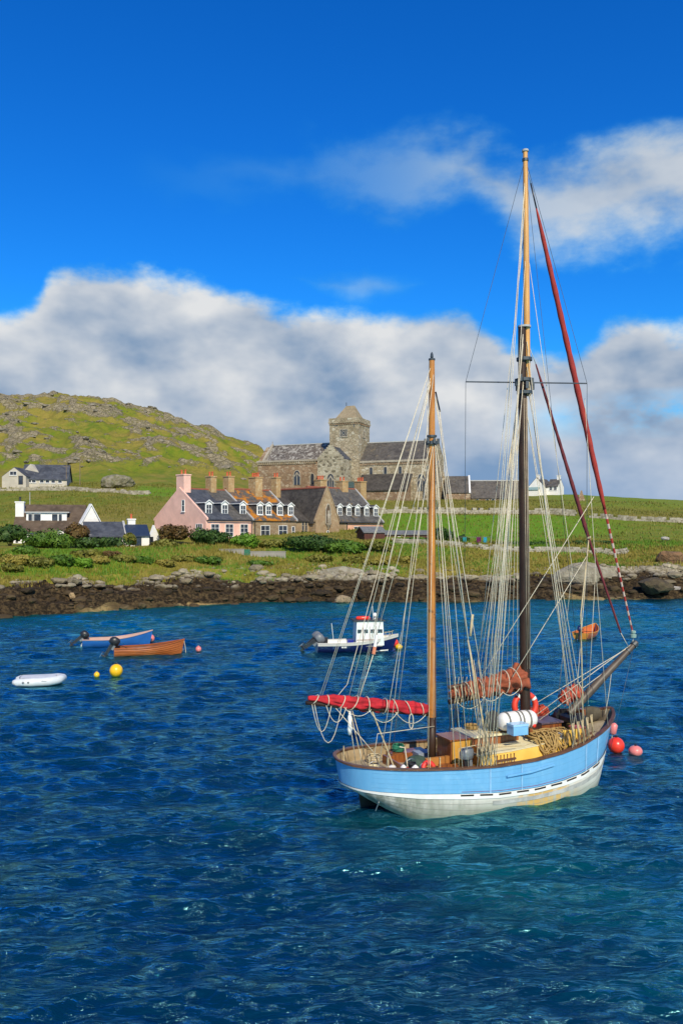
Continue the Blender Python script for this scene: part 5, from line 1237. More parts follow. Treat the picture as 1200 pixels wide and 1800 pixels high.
MB().tube([bf.p(3.8, .3, zw1), bf.p(3.72, .3, zw1 + 1.1)], .018, 5).build('aerial', M_WHITEP, fbx); MB().tube([bf.p(3.6, .3, zw1), bf.p(3.3, .3, zw1 + 1.0)], .015, 5).build('aerial', M_STEEL, fbx); MB().tube([bf.p(4.4, -.3, zw1), bf.p(4.5, -.3, zw1 + .8)], .015, 5).build('aerial', M_STEEL, fbx)
MB().tube([bf.p(1.1, .5, .6), bf.p(.95, .5, 1.95)], .02, 5).build('rod', M_WHITEP, fbx)
MB().obox(bf.p(2.05, -.3, .5), bf.e * .42, bf.n * .6, (0, 0, .28)).build('fish_box', gloss('blue_crate', (.02, .03, .30)), fbx)
MB().obox(bf.p(.45, -.4, .5), bf.e * .3, bf.n * .5, (0, 0, .45)).build('engine_box', M_BLACKR, fbx)
mb = MB()
for q in ((4.6, .4), (4.9, .3), (5.1, .12)): mb.tube([bf.p(q[0], q[1], .95), bf.p(q[0], q[1], 1.32)], .02, 5)
mb.tube([bf.p(4.5, .5, 1.28), bf.p(4.9, .35, 1.3), bf.p(5.2, .1, 1.34)], .02, 5); mb.build('bow_rail', M_ROPE, fbx)
for k_, (ta, ti) in enumerate(((-.45, -.85), (.35, -1.0))): outboard(bf, fbx, -.1, ta, .62, M_GREYM, tilt=ti, sc_=1.35)
mb = MB()      # white lettering, two lines, illegible in the photograph: plain small strokes
for row, (z_, xs_) in enumerate(((.50, (1.50, 1.60, 1.69, 1.78, 1.92, 2.01, 2.10)), (.36, (1.55, 1.64, 1.73, 1.82)))):
    for x_ in xs_: mb.obox(bf.p(x_, 1.008 + .02 * z_, z_), bf.e * .06, bf.n * .012, (0, 0, .10))
mb.build('lettering', M_WHITEP, fbx)
# inflatable dinghy
o_ = onz(70, 1203); bf = BF_(o_, 12)
t_ = thing('inflatable_dinghy', 'white inflatable dinghy floating alone at far left', 'inflatable', o_)
M_PVC = mat('white_pvc', (.66, .68, .68), (.55, .58, .60), rough=.5, scale=2)
tp = [bf.p(-1.25, .48, .24), bf.p(-1.05, .49, .22), bf.p(-.3, .52, .21), bf.p(.5, .50, .22), bf.p(.95, .36, .27), bf.p(1.16, .0, .31), bf.p(.95, -.36, .27), bf.p(.5, -.50, .22), bf.p(-.3, -.52, .21), bf.p(-1.05, -.49, .22), bf.p(-1.25, -.48, .24)]
mb = MB(); mb.tube(tp, [.10, .20, .23, .23, .22, .21, .22, .23, .23, .20, .10], 12); mb.build('tube', M_PVC, t_, smooth=True)
MB().obox(bf.p(-.95, -.36, .14), bf.e * 1.8, bf.n * .72, (0, 0, .04)).build('floor', M_GREYM, t_); MB().obox(bf.p(-1.0, -.36, .12), bf.e * .05, bf.n * .72, (0, 0, .34)).build('transom', M_PVC, t_)
mb = MB(); mb.loft([[bf.p(a, b, .44 + .03 * math.cos(b * 3)) for b in (-.5, -.25, 0, .25, .5)] for a in (-.9, -.2, .5, .85)]); mb.build('cover', M_PVC, t_, smooth=True)
for s_ in (-.7, -.45): MB().lathe(bf.p(s_, .74, .24), [(.06, 0), (.05, .02), (.01, .03)], 8, (bf.e, Vector((0, 0, 1)), bf.n)).build('valve', M_GREYM, t_)
MB().tube([bf.p(.2, .74, .3), bf.p(.5, .7, .26), bf.p(.85, .55, .33), bf.p(1.05, .35, .38)], .014, 5).build('grab_rope', M_GREYM, t_)
# buoys
def buoy(label, px, py, rpx, Y, m, tall=1., neck=True):
    p = at(px, py, Y); r = rpx / FPX * Y; t_ = thing('buoy', label, 'buoy', (p.x, p.y, p.z - r * tall))
    pr = [(max(.01, r * math.sin(math.pi * i / 10)), -r * tall * math.cos(math.pi * i / 10)) for i in range(11)]
    MB().lathe(p, pr, 16).build('float', m, t_, smooth=True)
    if neck: MB().lathe(p + Vector((0, 0, r * tall * .93)), [(r * .2, 0), (r * .16, r * .12), (r * .22, r * .18), (r * .22, r * .26), (r * .08, r * .28)], 8).build('eye', M_BLACKR if rpx > 9 else m, t_)
    return t_
buoy('large yellow ball buoy near the inflatable', 204.5, 1178.5, 11.5, onz(205, 1188).y, M_YEBAL)
buoy('small yellow ball buoy left of the large yellow one', 170.5, 1186, 5, onz(170, 1190).y, M_YEBAL)
buoy('small faded pink buoy alone right of the varnished dinghy', 349, 1141, 5.2, onz(349, 1145).y, M_PKBAL)
buoy('pale pink buoy between the blue and varnished dinghies', 265, 1122, 7, onz(265, 1128).y, M_PKBAL)
buoy('tiny pale buoy at the bow of the varnished dinghy', 319, 1142, 4, onz(319, 1145).y, mat('pale_buoy', (.70, .50, .42), rough=.4))
buoy('round red buoy at the fishing boat bow', 693, 1130, 7.2, onz(693, 1136).y, M_ORBAL)
buoy('oval yellow buoy floating beside the red one at the fishing boat', 700.5, 1137, 6.5, onz(700, 1141).y, M_YEBAL, .75)
buoy('large orange-red ball buoy against the bow of the blue ketch', 1082, 1310, 14.5, onz(1082, 1322).y, M_ORBAL)
buoy('half-sunk pink buoy just off the bow of the blue ketch', 1116, 1320, 12, onz(1116, 1326).y, M_PKBAL, .8)
# ================================================================== BLUE KETCH
KO = Vector((0.0, 23.6, 0.0)); K = BF_(KO, 23.0); LK = 9.5
ket = thing('ketch', 'light blue and white two-masted wooden ketch with furled red sails', 'sailing boat', K.p(4.8, 0, 0))
M_HBLUE = mat('light_blue_topsides', (.155, .40, .66), (.13, .37, .63), rough=.34, scale=1.6, stretch=(2.6, 2.6, .3), coat=.15, c3=(.20, .45, .69), scale3=2.2, lo3=.52, hi3=.75)
M_HWHITE = mat('white_strake', (.80, .79, .75), (.70, .69, .65), rough=.4, scale=1.5)
def bottom_mat():
    m, t, b = base_mat('weathered_shaded_white_bottom'); tc = t.node('ShaderNodeTexCoord').outputs['Object']
    n = t.noise(t.vmath('MULTIPLY', tc, (1.2, 1.2, 3.)), 1.2, 6, .65); n2 = t.noise(t.vmath('MULTIPLY', tc, (3, 3, .7)), 1.6, 4, .6)
    s = t.node('ShaderNodeSeparateXYZ'); t.put(s.inputs[0], tc)
    c = t.mix(t.ss(n, .35, .7), (.76, .74, .68), (.50, .51, .46))
    fouled = t.math('MULTIPLY', t.ss(t.math('ADD', s.outputs[2], t.math('MULTIPLY', n, .6)), .80, .22), .85)
    c = t.mix(fouled, c, (.20, .23, .17))
    aft = t.math('MULTIPLY', t.ss(t.math('ADD', s.outputs[0], t.math('MULTIPLY', n, 2.4)), 1.6, -1.6), t.ss(n2, .3, .65, .25, .9))  # shade under the stern, painted in as a broken grey-green
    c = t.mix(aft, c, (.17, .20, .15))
    rust = t.math('MULTIPLY', t.ss(n2, .34, .52), t.math('MULTIPLY', t.ss(s.outputs[0], .3, 1.2), t.ss(s.outputs[0], 3.0, 1.9)))
    c = t.mix(t.math('MULTIPLY', rust, .85), c, (.60, .36, .07))
    t.put(b.inputs['Base Color'], c); b.inputs['Roughness'].default_value = .55; bump(t, b, n, .15, .03); return m
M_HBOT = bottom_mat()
M_WOODR = mat('dark_rail_wood', (.15, .065, .03), (.09, .042, .022), rough=.5, scale=3, stretch=(1, 1, 4), coat=.15)
M_TEAK = mat('varnished_mahogany', (.30, .10, .025), (.18, .055, .016), rough=.35, scale=2.5, stretch=(6, 6, 1), coat=.35)
M_DECK = mat('bleached_deck', (.42, .35, .24), (.32, .26, .17), rough=.85, scale=4)
M_YELC = mat('yellow_coaming', (.80, .52, .10), (.74, .46, .08), rough=.5, scale=1.5); M_CREAM = mat('cream_deck_paint', (.74, .66, .42), (.68, .60, .37), rough=.6, scale=2)
M_SPAR = mat('varnished_spar', (.56, .23, .035), (.38, .135, .02), rough=.35, scale=2.5, stretch=(3, 3, .45), coat=.3, c3=(.20, .075, .015), scale3=4., lo3=.62)
M_SPARD = mat('dark_spar', (.024, .012, .007), (.045, .022, .012), rough=.5, scale=2, stretch=(2, 2, .5), spec=.35)
M_TOPM = mat('pine_topmast', (.66, .34, .09), (.55, .26, .06), rough=.4, scale=2, stretch=(3, 3, .4), coat=.3)
M_REDS = mat('red_sailcloth', (.50, .012, .022), (.32, .008, .015), rough=.85, scale=4, bm=.5, bscale=6, bdist=.05)
M_TANS = mat('tan_sailcloth', (.34, .080, .030), (.21, .050, .022), rough=.85, scale=3, bm=.5, bscale=6, bdist=.05)
M_WIRE = mat('dark_wire', (.045, .06, .075), rough=.5)
# --- hull lines
_s  = [0, .05, .15, .35, .65, 1.1, 1.8, 3.0, 4.2, 5.5, 6.5, 7.4, 8.2, 8.7, 9.05, 9.3, LK]
_rb = [.04, .42, .68, .94, 1.15, 1.33, 1.50, 1.62, 1.66, 1.64, 1.57, 1.43, 1.18, .92, .66, .42, .05]        # half beam at rail
_rz = [1.47, 1.465, 1.46, 1.45, 1.43, 1.40, 1.36, 1.29, 1.24, 1.27, 1.36, 1.49, 1.66, 1.80, 1.93, 2.03, 2.14]   # rail height
_sz = [.80, .80, .79, .77, .75, .72, .66, .56, .46, .44, .50, .60, .75, .87, .97, 1.05, 1.15]               # strake height
_sb = [.03, .32, .56, .82, 1.05, 1.26, 1.46, 1.61, 1.66, 1.64, 1.57, 1.41, 1.12, .82, .54, .30, .03]
_wb = [.01, .03, .06, .12, .24, .50, .92, 1.30, 1.46, 1.48, 1.41, 1.20, .82, .48, .22, .08, .01]          # half beam at the bottom row
_kz = [.76, .72, .66, .55, .38, .12, -.25, -.5, -.6, -.6, -.6, -.55, -.45, -.28, -.05, .3, .9]               # bottom row height
def kv(tab, s): return float(np.interp(s, _s, tab))
def _cr(tab):
    xs = np.linspace(0, LK, 400); y = np.interp(xs, _s, tab); k = np.exp(-np.linspace(-2, 2, 7) ** 2); k /= k.sum()
    return np.interp(np.arange(400), np.arange(400), np.convolve(np.pad(y, 3, mode='reflect', reflect_type='odd'), k, 'valid')), xs
_tabs = {id(q): _cr(q) for q in (_rb, _rz, _sz, _sb, _wb, _kz)}
def kv(tab, s): y, x = _tabs[id(tab)]; return float(np.interp(s, x, y))
ST = [0, .015, .04, .08, .14, .22, .34, .5] + list(np.linspace(.7, 8.6, 32)) + list(np.linspace(8.75, LK, 12))
def hullp(s, side, zf):
    """zf 0 bottom row .. 1 strake .. 2 rail"""
    if zf >= 1: f = zf - 1; b = kv(_sb, s) + (kv(_rb, s) - kv(_sb, s)) * f; z = kv(_sz, s) + (kv(_rz, s) - kv(_sz, s)) * f
    else: b = kv(_wb, s) + (kv(_sb, s) - kv(_wb, s)) * math.sin(zf * math.pi / 2) ** .8; z = kv(_kz, s) + (kv(_sz, s) - kv(_kz, s)) * (1 - math.cos(zf * math.pi / 2)) ** .9
    rk = .0 if s < 8 else (s - 8) / (LK - 8) * .28 * (zf - 1.2)        # stem rake
    ov = 0. if s > 1 else (1 - s) ** 2 * .10 * (zf - 1)                     # counter
    return K.p(s + rk - ov, side * b, z)
def ring(s, zf, off=0.):
    return hullp(s, 1, zf)
def strip(rows, off, name, m, smooth=True, s_from=0, s_to=LK, both=True, close_stern=True):
    mb = MB(); S_ = [q for q in ST if s_from - 1e-6 <= q <= s_to + 1e-6]
    path = [(q, -1) for q in S_[::-1]] + [(q, 1) for q in S_] if both else [(q, 1) for q in S_]
    secs = []
    for q, sd in path:
        secs.append([hullp(q, sd, zf) + K.n * sd * off + (-K.e * off * max(0, 1 - q / .5)) for zf in rows])
    mb.loft(secs); return mb.build(name, m, ket, smooth=smooth, recalc=True)
strip([1.06, 1.2, 1.35, 1.5, 1.65, 1.8, 1.95, 2.0], 0, 'topsides', M_HBLUE)
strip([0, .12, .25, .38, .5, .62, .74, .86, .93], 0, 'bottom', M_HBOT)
strip([.93, .945, 1.0, 1.05, 1.06], .03, 'white_strake', M_HWHITE)
strip([1.125, 1.14], .012, 'red_pinstripe', mat('red_stripe', (.30, .02, .10), rough=.4), s_from=2.9, s_to=9.2)
# plank seams along the hull
M_SEAMB = mat('blue_seam', (.130, .355, .60), rough=.45); M_SEAMW = mat('grey_seam', (.30, .31, .28), rough=.7)
for zf_, m_ in ((1.22, M_SEAMB), (1.42, M_SEAMB), (1.62, M_SEAMB), (1.82, M_SEAMB), (.40, M_SEAMW), (.56, M_SEAMW), (.70, M_SEAMW), (.82, M_SEAMW)):
    strip([zf_, zf_ + (.009 if zf_ > 1 else .008)], .004, 'plank_seam', m_, s_from=.5, s_to=9.3, both=False)
# scuppers along the strake
sl_ = 2.95
while sl_ < 8.3:
    mb = MB(); l_ = .42
    secs = [[hullp(q, 1, zf) + K.n * .034 for zf in (.985, 1.035)] for q in np.linspace(sl_, sl_ + l_, 4)]
    mb.loft(secs); mb.build('scupper', mat('black_slot', (.03, .02, .015), rough=.9), ket, recalc=False); sl_ += .62
# grey weathered rubbing strip lower down
mb = MB(); mb.loft([[hullp(q, 1, zf) + K.n * .02 for zf in (.80, .88)] for q in np.linspace(4.0, 9.0, 24)]); mb.build('rubbing_strip', mat('worn_grey_paint', (.30, .31, .29), (.48, .48, .45), rough=.7, scale=3), ket, smooth=True, recalc=False)
# rail cap
mb = MB(); secs = []
S_ = [(q, -1) for q in ST[::-1]] + [(q, 1) for q in ST]
for q, sd in S_:
    p = hullp(q, sd, 2.0); o1 = K.n * sd * .05; i1 = -K.n * sd * min(.10, kv(_rb, q) * .9); st = -K.e * .05 * max(0, 1 - q / .5)
    secs.append([p + o1 + st, p + o1 + st + Vector((0, 0, .055)), p + i1 + Vector((0, 0, .055)), p + i1])
mb.loft(secs, close=True); mb.build('rail', M_WOODR, ket)
# inner bulwark and deck
def deckz(s): return kv(_rz, s) - .36
mb = MB(); mb.loft([[hullp(q, sd, 2.0) - K.n * sd * min(.07, kv(_rb, q) * .8), K.p(max(q, .12), sd * max(kv(_rb, q) - .1, .01), deckz(q))] for q, sd in S_]); mb.build('bulwark', mat('bulwark_paint', (.40, .30, .17), (.26, .19, .10), rough=.7, scale=2), ket)
mb = MB()
for sd in (-1, 1):
    mb.loft([[hullp(q, sd, 1.98) - K.n * sd * min(.085, kv(_rb, q) * .85), K.p(q, sd * max(kv(_rb, q) - .125, .005), deckz(q) + .02)] for q in ST if q > 7.2])
mb.build('bow_lining', mat('brown_bow_lining', (.13, .10, .06), (.085, .065, .04), rough=.7, scale=3), ket, recalc=False)
n_pl = 18
for i in range(n_pl):            # deck planks
    mb = MB(); secs = []
    for q in ST[2:-1]:
        hb = max(kv(_rb, q) - .1, .01); a_, b_ = -hb + 2 * hb * i / n_pl, -hb + 2 * hb * (i + .94) / n_pl
        secs.append([K.p(q, a_, deckz(q) + .01), K.p(q, b_, deckz(q) + .01)])
    mb.loft(secs); mb.build('deck_plank', M_DECK, ket, recalc=False)
mb = MB(); mb.loft([[K.p(q, -max(kv(_rb, q) - .1, .01), deckz(q)), K.p(q, max(kv(_rb, q) - .1, .01), deckz(q))] for q in ST[1:]]); mb.build('subdeck', mat('deck_seam', (.05, .04, .03), rough=.9), ket, recalc=False)
# rudder and rope at stern
MB().prism([K.p(.55, -.04, .45), K.p(1.3, -.04, .2), K.p(1.5, -.04, -.6), K.p(.7, -.04, -.6)], K.n * .08).build('rudder', mat('dark_antifoul', (.02, .025, .02), rough=.8), ket)
MB().tube([hullp(.75, 1, .45) + K.n * .03, hullp(.8, 1, .1) + Vector((.02, 0, -.25))], .015, 5).build('stern_chain', M_SKEW, ket)
MB().lathe(hullp(3.2, 1, .28) + K.n * -.02, [(.10, 0), (.10, .06), (.07, .06), (.07, 0)], 10, (K.e, Vector((0, 0, 1)), K.n)).build('exhaust_outlet', M_BLACKR, ket)
MB().tube([hullp(4.45, 1, 1.62) + K.n * .05, hullp(5.3, 1, 1.66) + K.n * .07, hullp(6.15, 1, 1.70) + K.n * .05], .03, 6).build('side_pole', M_HBLUE, ket)
for q in (3.92, 5.0, 7.55, 8.15): MB().loft([[hullp(q, 1, zf) + K.n * .016 - K.e * .02, hullp(q, 1, zf) + K.n * .016 + K.e * .02] for zf in np.linspace(.95, 1.98, 6)]).build('chainplate', mat('painted_chainplate', (.30, .55, .82), rough=.4), ket, recalc=False)
# --- deckhouse ------------------------------------------------
def kbox(name, m, s0, s1, t0, t1, z0, z1, par=ket): return MB().obox(K.p(s0, t0, z0), K.e * (s1 - s0), K.n * (t1 - t0), (0, 0, z1 - z0)).build(name, m, par)
zc0 = .90; CT = 1.10
mb = MB(); mb.loft([[K.p(s, -w_, .85), K.p(s, -w_ + .07, zt), K.p(s, 0, zt + .07), K.p(s, w_ - .07, zt), K.p(s, w_, .85)] for s, w_, zt in ((3.95, 1.10, 1.42), (5.0, 1.15, 1.46), (6.0, 1.12, 1.52), (7.1, .98, 1.62))]); 
mb.add([K.p(3.95, -1.10, .85), K.p(3.95, -1.03, 1.42), K.p(3.95, 0, 1.49), K.p(3.95, 1.03, 1.42), K.p(3.95, 1.10, .85)], [(0, 1, 2, 3, 4)]); mb.add([K.p(7.1, -.98, .85), K.p(7.1, -.91, 1.62), K.p(7.1, 0, 1.69), K.p(7.1, .91, 1.62), K.p(7.1, .98, .85)], [(0, 1, 2, 3, 4)])
trunk = mb.build('cabin_trunk', M_YELC, ket)
mb = MB(); mb.loft([[K.p(s, -w_ + .05, zt + .004), K.p(s, 0, zt + .075), K.p(s, w_ - .05, zt + .004), K.p(s, w_ - .05, zt + .03), K.p(s, 0, zt + .10), K.p(s, -w_ + .05, zt + .03)] for s, w_, zt in ((3.93, 1.10, 1.42), (5.0, 1.15, 1.46), (6.0, 1.12, 1.52), (7.12, .98, 1.62))], close=True, cap=True); mb.build('cabin_top', M_CREAM, ket)
# raised mahogany hatch with cream top
kbox('hatch_coaming', M_TEAK, 4.05, 5.75, -.62, .42, 1.46, 1.80); kbox('hatch_top', M_CREAM, 3.98, 5.6, -.68, .50, 1.802, 1.86)
# companionway: mahogany boards, ochre starboard side
n_b = 5
for i in range(n_b): kbox('companionway_board', M_TEAK, 3.28, 3.32, -.30 + i * .84 / n_b, -.30 + (i + .95) * .84 / n_b, .92, 1.80)
kbox('companionway_side', mat('ochre_paint', (.62, .33, .05), (.52, .27, .04), rough=.45), 3.33, 4.0, .50, .545, .92, 1.78); kbox('companionway_side', M_TEAK, 3.33, 4.0, -.30, -.26, .92, 1.78)
kbox('companionway_slide', M_TEAK, 3.24, 4.04, -.33, .57, 1.803, 1.85); kbox('bridge_panel', M_TEAK, 3.95, 4.02, .58, 1.0, 1.1, 1.62)
# fore hatch and skylight
kbox('fore_hatch', M_TEAK, 6.75, 7.5, -.5, .25, 1.60, 1.93); kbox('fore_hatch_top', mat('purple_grey_top', (.13, .085, .10), rough=.4), 6.7, 7.55, -.55, .30, 1.932, 1.98)
kbox('skylight_coaming', M_HWHITE, 7.0, 7.7, .42, .85, 1.45, 1.74); kbox('skylight_glass', M_GREYM, 7.08, 7.62, .48, .79, 1.742, 1.76)
n_b = 6
for i in range(n_b): kbox('locker_board', M_YELC, 7.05 + i * .14, 7.05 + i * .14 + .128, .87, .90, 1.1, 1.86 - .01 * (i % 3))
kbox('locker_top', M_PKBAL, 7.5, 7.9, .6, .92, 1.87, 1.90)
# windlass and dark gear at the bow
mb = MB(); mb.tube([K.p(8.05, -.45, 1.95), K.p(8.05, .45, 1.95)], [.16, .16], 10); mb.tube([K.p(8.05, -.6, 1.95), K.p(8.05, -.42, 1.95)], .24, 12); mb.tube([K.p(8.05, .42, 1.95), K.p(8.05, .6, 1.95)], .24, 12)
for s_ in (-1, 1): mb.obox(K.p(7.95, s_ * .38 - .06, 1.4), K.e * .25, K.n * .12, (0, 0, .8))
mb.build('windlass', M_BLACKR, ket); kbox('winch_brass', mat('brass', (.55, .36, .10), rough=.35, metal=.6), 7.75, 8.0, .18, .36, 1.7, 1.86)
kbox('bitts', M_TEAK, 8.35, 8.5, -.2, .2, 1.5, 2.25)
# inner face of bow: dark tarpaulin bundle on starboard bulwark
mb = MB(); secs = []
for i, q in enumerate(np.linspace(8.0, 9.35, 9)):
    b_ = kv(_rb, q) - .10; z_ = deckz(q); r_ = .20 + .05 * math.sin(i * 2.2); c_ = K.p(q, -(b_ - .05), z_ + .28)
    secs.append([c_ + K.n * (r_ * math.cos(a) * .8) + Vector((0, 0, r_ * 1.3 * math.sin(a))) for a in np.linspace(0, 2 * math.pi, 9)[:-1]])
mb.loft(secs, close=True, cap=True); mb.build('stowed_tarpaulin', mat('brown_tarpaulin', (.10, .085, .055), (.06, .05, .035), rough=.85, scale=4, bm=.5), ket, smooth=True)
# bowsprit
B0, B1 = K.p(8.0, 0, 2.12), K.p(10.78, 0, 4.28)
def bs(f): return B0.lerp(B1, f)
MB().tube([bs(0), bs(.3), bs(.8), bs(1.0)], [.13, .14, .105, .09], 12).build('bowsprit', mat('grey_brown_spar', (.10, .075, .055), (.07, .05, .036), rough=.5, scale=3), ket, smooth=True, auto=60)
mb = MB(); mb.tube([bs(.95) , bs(.985)], .125, 10); mb.tube([bs(.86), bs(.88)], .12, 10); mb.build('cranse_iron', M_WIRE, ket)
# --- masts ----------------------------------------------------
MZ = 2.94; MM = 6.35
def mz(z, t_=0., ds=0.): return K.p(MZ + ds, t_, z)
def mm(z, t_=0., ds=0.): return K.p(MM - .04 - .0105 * (z - 1.2) + ds, t_, z)
MB().tube([mz(.9), mz(3), mz(9), mz(12.6), mz(13.15)], [.115, .12, .108, .09, .085], 14).build('mizzen_mast', M_SPAR, ket, smooth=True, auto=60)
MB().tube([mz(.9), mz(2.45)], [.128, .126], 14).build('mizzen_heel', M_SPARD, ket, smooth=True)
mb = MB(); mb.tube([mz(13.15), mz(13.2)], .10, 12); mb.lathe(mz(13.2), [(.03, 0), (.05, .05), (.04, .14), (.01, .2)], 8); mb.build('masthead_cap', M_WIRE, ket)
mb = MB(); mb.tube([mz(10.62), mz(10.72)], .17, 10); mb.tube([mz(10.84), mz(10.9)], .15, 10)
for a in range(6): mb.box(mz(10.72) + Vector((math.cos(a) * .19, math.sin(a) * .19, 0)), (.07, .07, .16))
mb.build('hounds_band', M_WIRE, ket)
MB().tube([mm(1.2), mm(6), mm(14.45)], [.165, .16, .125], 16).build('main_mast', M_SPARD, ket, smooth=True, auto=60)
tm = lambda z: mm(z, .02, .17)
MB().tube([tm(12.3), tm(16), tm(20.0)], [.105, .10, .075], 14).build('topmast', M_TOPM, ket, smooth=True, auto=60)
mb = MB(); mb.tube([mm(14.45, 0, .09), mm(14.51, 0, .09)], .21, 12); mb.build('mast_cap', M_SKEW, ket)
MB().tube([tm(20.0), tm(20.06)], .105, 12).build('truck', M_SKEW, ket); MB().tube([tm(19.7), tm(19.78)], .10, 10).build('topmast_band', M_WIRE, ket)
mb = MB()
for z_ in (12.35, 12.75, 13.4): mb.tube([mm(z_, 0, .08), mm(z_ + .1, 0, .08)], .25, 10)
for a in range(8): mb.box(mm(12.6 + .12 * (a % 3), 0, .08) + Vector((math.cos(a * .8) * .26, math.sin(a * .8) * .26, 0)), (.09, .09, .22))
mb.build('mast_ironwork', M_WIRE, ket)
# crosstree: thin spreader bar
C0, C1 = at(818, 671, 26.2), at(1031, 674, 26.2)
MB().tube([C0, C1], .022, 6).build('spreader', M_WIRE, ket)
# --- booms and furled sails
G0 = mz(2.55, 0, -.14); G1 = K.p(-1.08, 0, 3.20)
MB().tube([G0, G0.lerp(G1, .5), G1], [.07, .08, .06], 10).build('mizzen_boom', M_SPARD, ket, smooth=True)
def furled(name, A, Bp, radii, m, sag, seed, up=.16, crumple=.18, n=110, k=30):
    """bundled sailcloth lying on a spar: sections with folded, uneven outlines"""
    r = random.Random(seed); A, Bp = Vector(A), Vector(Bp); d = (Bp - A).normalized(); sd = d.cross(Vector((0, 0, 1))).normalized(); u = sd.cross(d)
    secs = []; ph = [r.random() * 6.28 for _ in range(6)]
    for i in range(n):
        f = i / (n - 1); c = A.lerp(Bp, f); rr = float(np.interp(f, *zip(*radii))); row = []
        for j in range(k):
            a = 2 * math.pi * j / k
            q = 1 + crumple * (.5 * math.sin(3 * a + ph[0] + 9 * f) + .45 * math.sin(5 * a + ph[1] - 14 * f) + .3 * math.sin(8 * a + ph[2] + 31 * f) + .35 * math.sin(2 * a + 47 * f + ph[3])) - .10 * math.exp(-((((f * 9) % 1) - .5) / .09) ** 2) + crumple * .55 * (abs(math.sin(4.5 * a + ph[4] + 2.2 * math.sin(7 * f + ph[5]))) - .6) + crumple * .4 * (abs(math.sin(26 * f + 1.5 * a + ph[2])) - .6)
            row.append(c + sd * (rr * .82 * q * math.cos(a)) + u * (rr * (q * math.sin(a)) + up * 1.0))
        secs.append(row)
    return MB().loft(secs, close=True, cap=True).build(name, m, ket, smooth=True)
furled('mizzen_sail', G0.lerp(G1, .0) + Vector((0, 0, .0)), G0.lerp(G1, .99), [(0, .08), (.04, .16), (.3, .165), (.6, .165), (.85, .13), (1, .05)], M_REDS, 0, 3, up=.13, crumple=.30)
H0 = mm(3.28, .0, -.12); H1 = K.p(3.5, .05, 2.98)
MB().tube([H0 + Vector((0, 0, -.2)), H1 + Vector((0, 0, -.12))], [.09, .08], 10).build('main_boom', M_SPARD, ket, smooth=True)
furled('main_sail', H0.lerp(H1, -.08), H0.lerp(H1, .98), [(0, .16), (.05, .34), (.12, .36), (.3, .30), (.6, .25), (.9, .19), (1, .1)], M_TANS, 0, 9, up=.10, crumple=.36)
MB().tube([H0 + Vector((0, 0, .27)), H1 + Vector((0, 0, .32))], [.065, .06], 10).build('gaff', M_WOODR, ket, smooth=True)
# sail ties
def loops(A, Bp, rad, n, name, seed, up=.12, r_=.014):
    rr = random.Random(seed); A, Bp = Vector(A), Vector(Bp); d = (Bp - A).normalized(); sd = d.cross(Vector((0, 0, 1))).normalized(); u = sd.cross(d)
    for i in range(n):
        f = (i + .4 + rr.random() * .3) / n; c = A.lerp(Bp, f); q = float(np.interp(f, *zip(*rad))) * 1.13 + .01; lean = rr.uniform(-.12, .12)
        MB().tube([c + sd * (q * .9 * math.cos(a)) + u * (q * math.sin(a) + up) + d * lean * math.sin(a) for a in np.linspace(0, 2 * math.pi, 17)], r_, 5, cap=False).build(name, M_ROPEW, ket)
loops(G0, G1, [(0, .14), (.3, .185), (.6, .185), (1, .09)], 9, 'sail_tie', 5); loops(H0, H1, [(0, .36), (.3, .31), (1, .17)], 6, 'sail_tie', 6)
def rope(pts, r_=.013, m=None, name='rope', sag=0., n=5):
    pts = [Vector(p) for p in pts]
    if sag and len(pts) == 2:
        a, b = pts; pts = [a.lerp(b, i / 8) - Vector((0, 0, sag * 4 * (i / 8) * (1 - i / 8))) for i in range(9)]
    return MB().tube(pts, r_ * .86, n).build(name, m or M_ROPEW, ket, smooth=True, recalc=False)
def railp(px, side, dz=.05):
    """point on the rail whose picture column is px"""
    best = None
    for q in np.linspace(.0, LK, 300):
        p = hullp(q, side, 2.0); x = 600 + FPX * p.x / p.y
        if best is None or abs(x - px) < best[0]: best = (abs(x - px), p)
    return best[1] + Vector((0, 0, dz))
# drooping festoons along the mizzen boom and loops
for f0, f1, s_ in ((.04, .30, .30), (.28, .52, .34), (.5, .72, .22), (.7, .86, .45), (.82, .97, .75), (.74, .95, 1.05)):
    rope([G0.lerp(G1, f0) + K.n * .16, G0.lerp(G1, f1) + K.n * .16], .012, sag=s_, name='lazy_line')
rope([G0.lerp(G1, .16) + K.n * .12 + Vector((0, 0, -.02)) + K.e * (.07 * math.sin(a)) + Vector((0, 0, -.22 + .22 * math.cos(a))) for a in np.linspace(0, 2 * math.pi, 14)], .02, name='rope_hank')
for f0, f1, s_ in ((.12, .34, .16), (.36, .62, .2), (.6, .95, .28)): rope([H0.lerp(H1, f0) + K.n * .33 - Vector((0, 0, .1)), H0.lerp(H1, f1) + K.n * .25 - Vector((0, 0, .1))], .013, sag=s_, name='lazy_line')
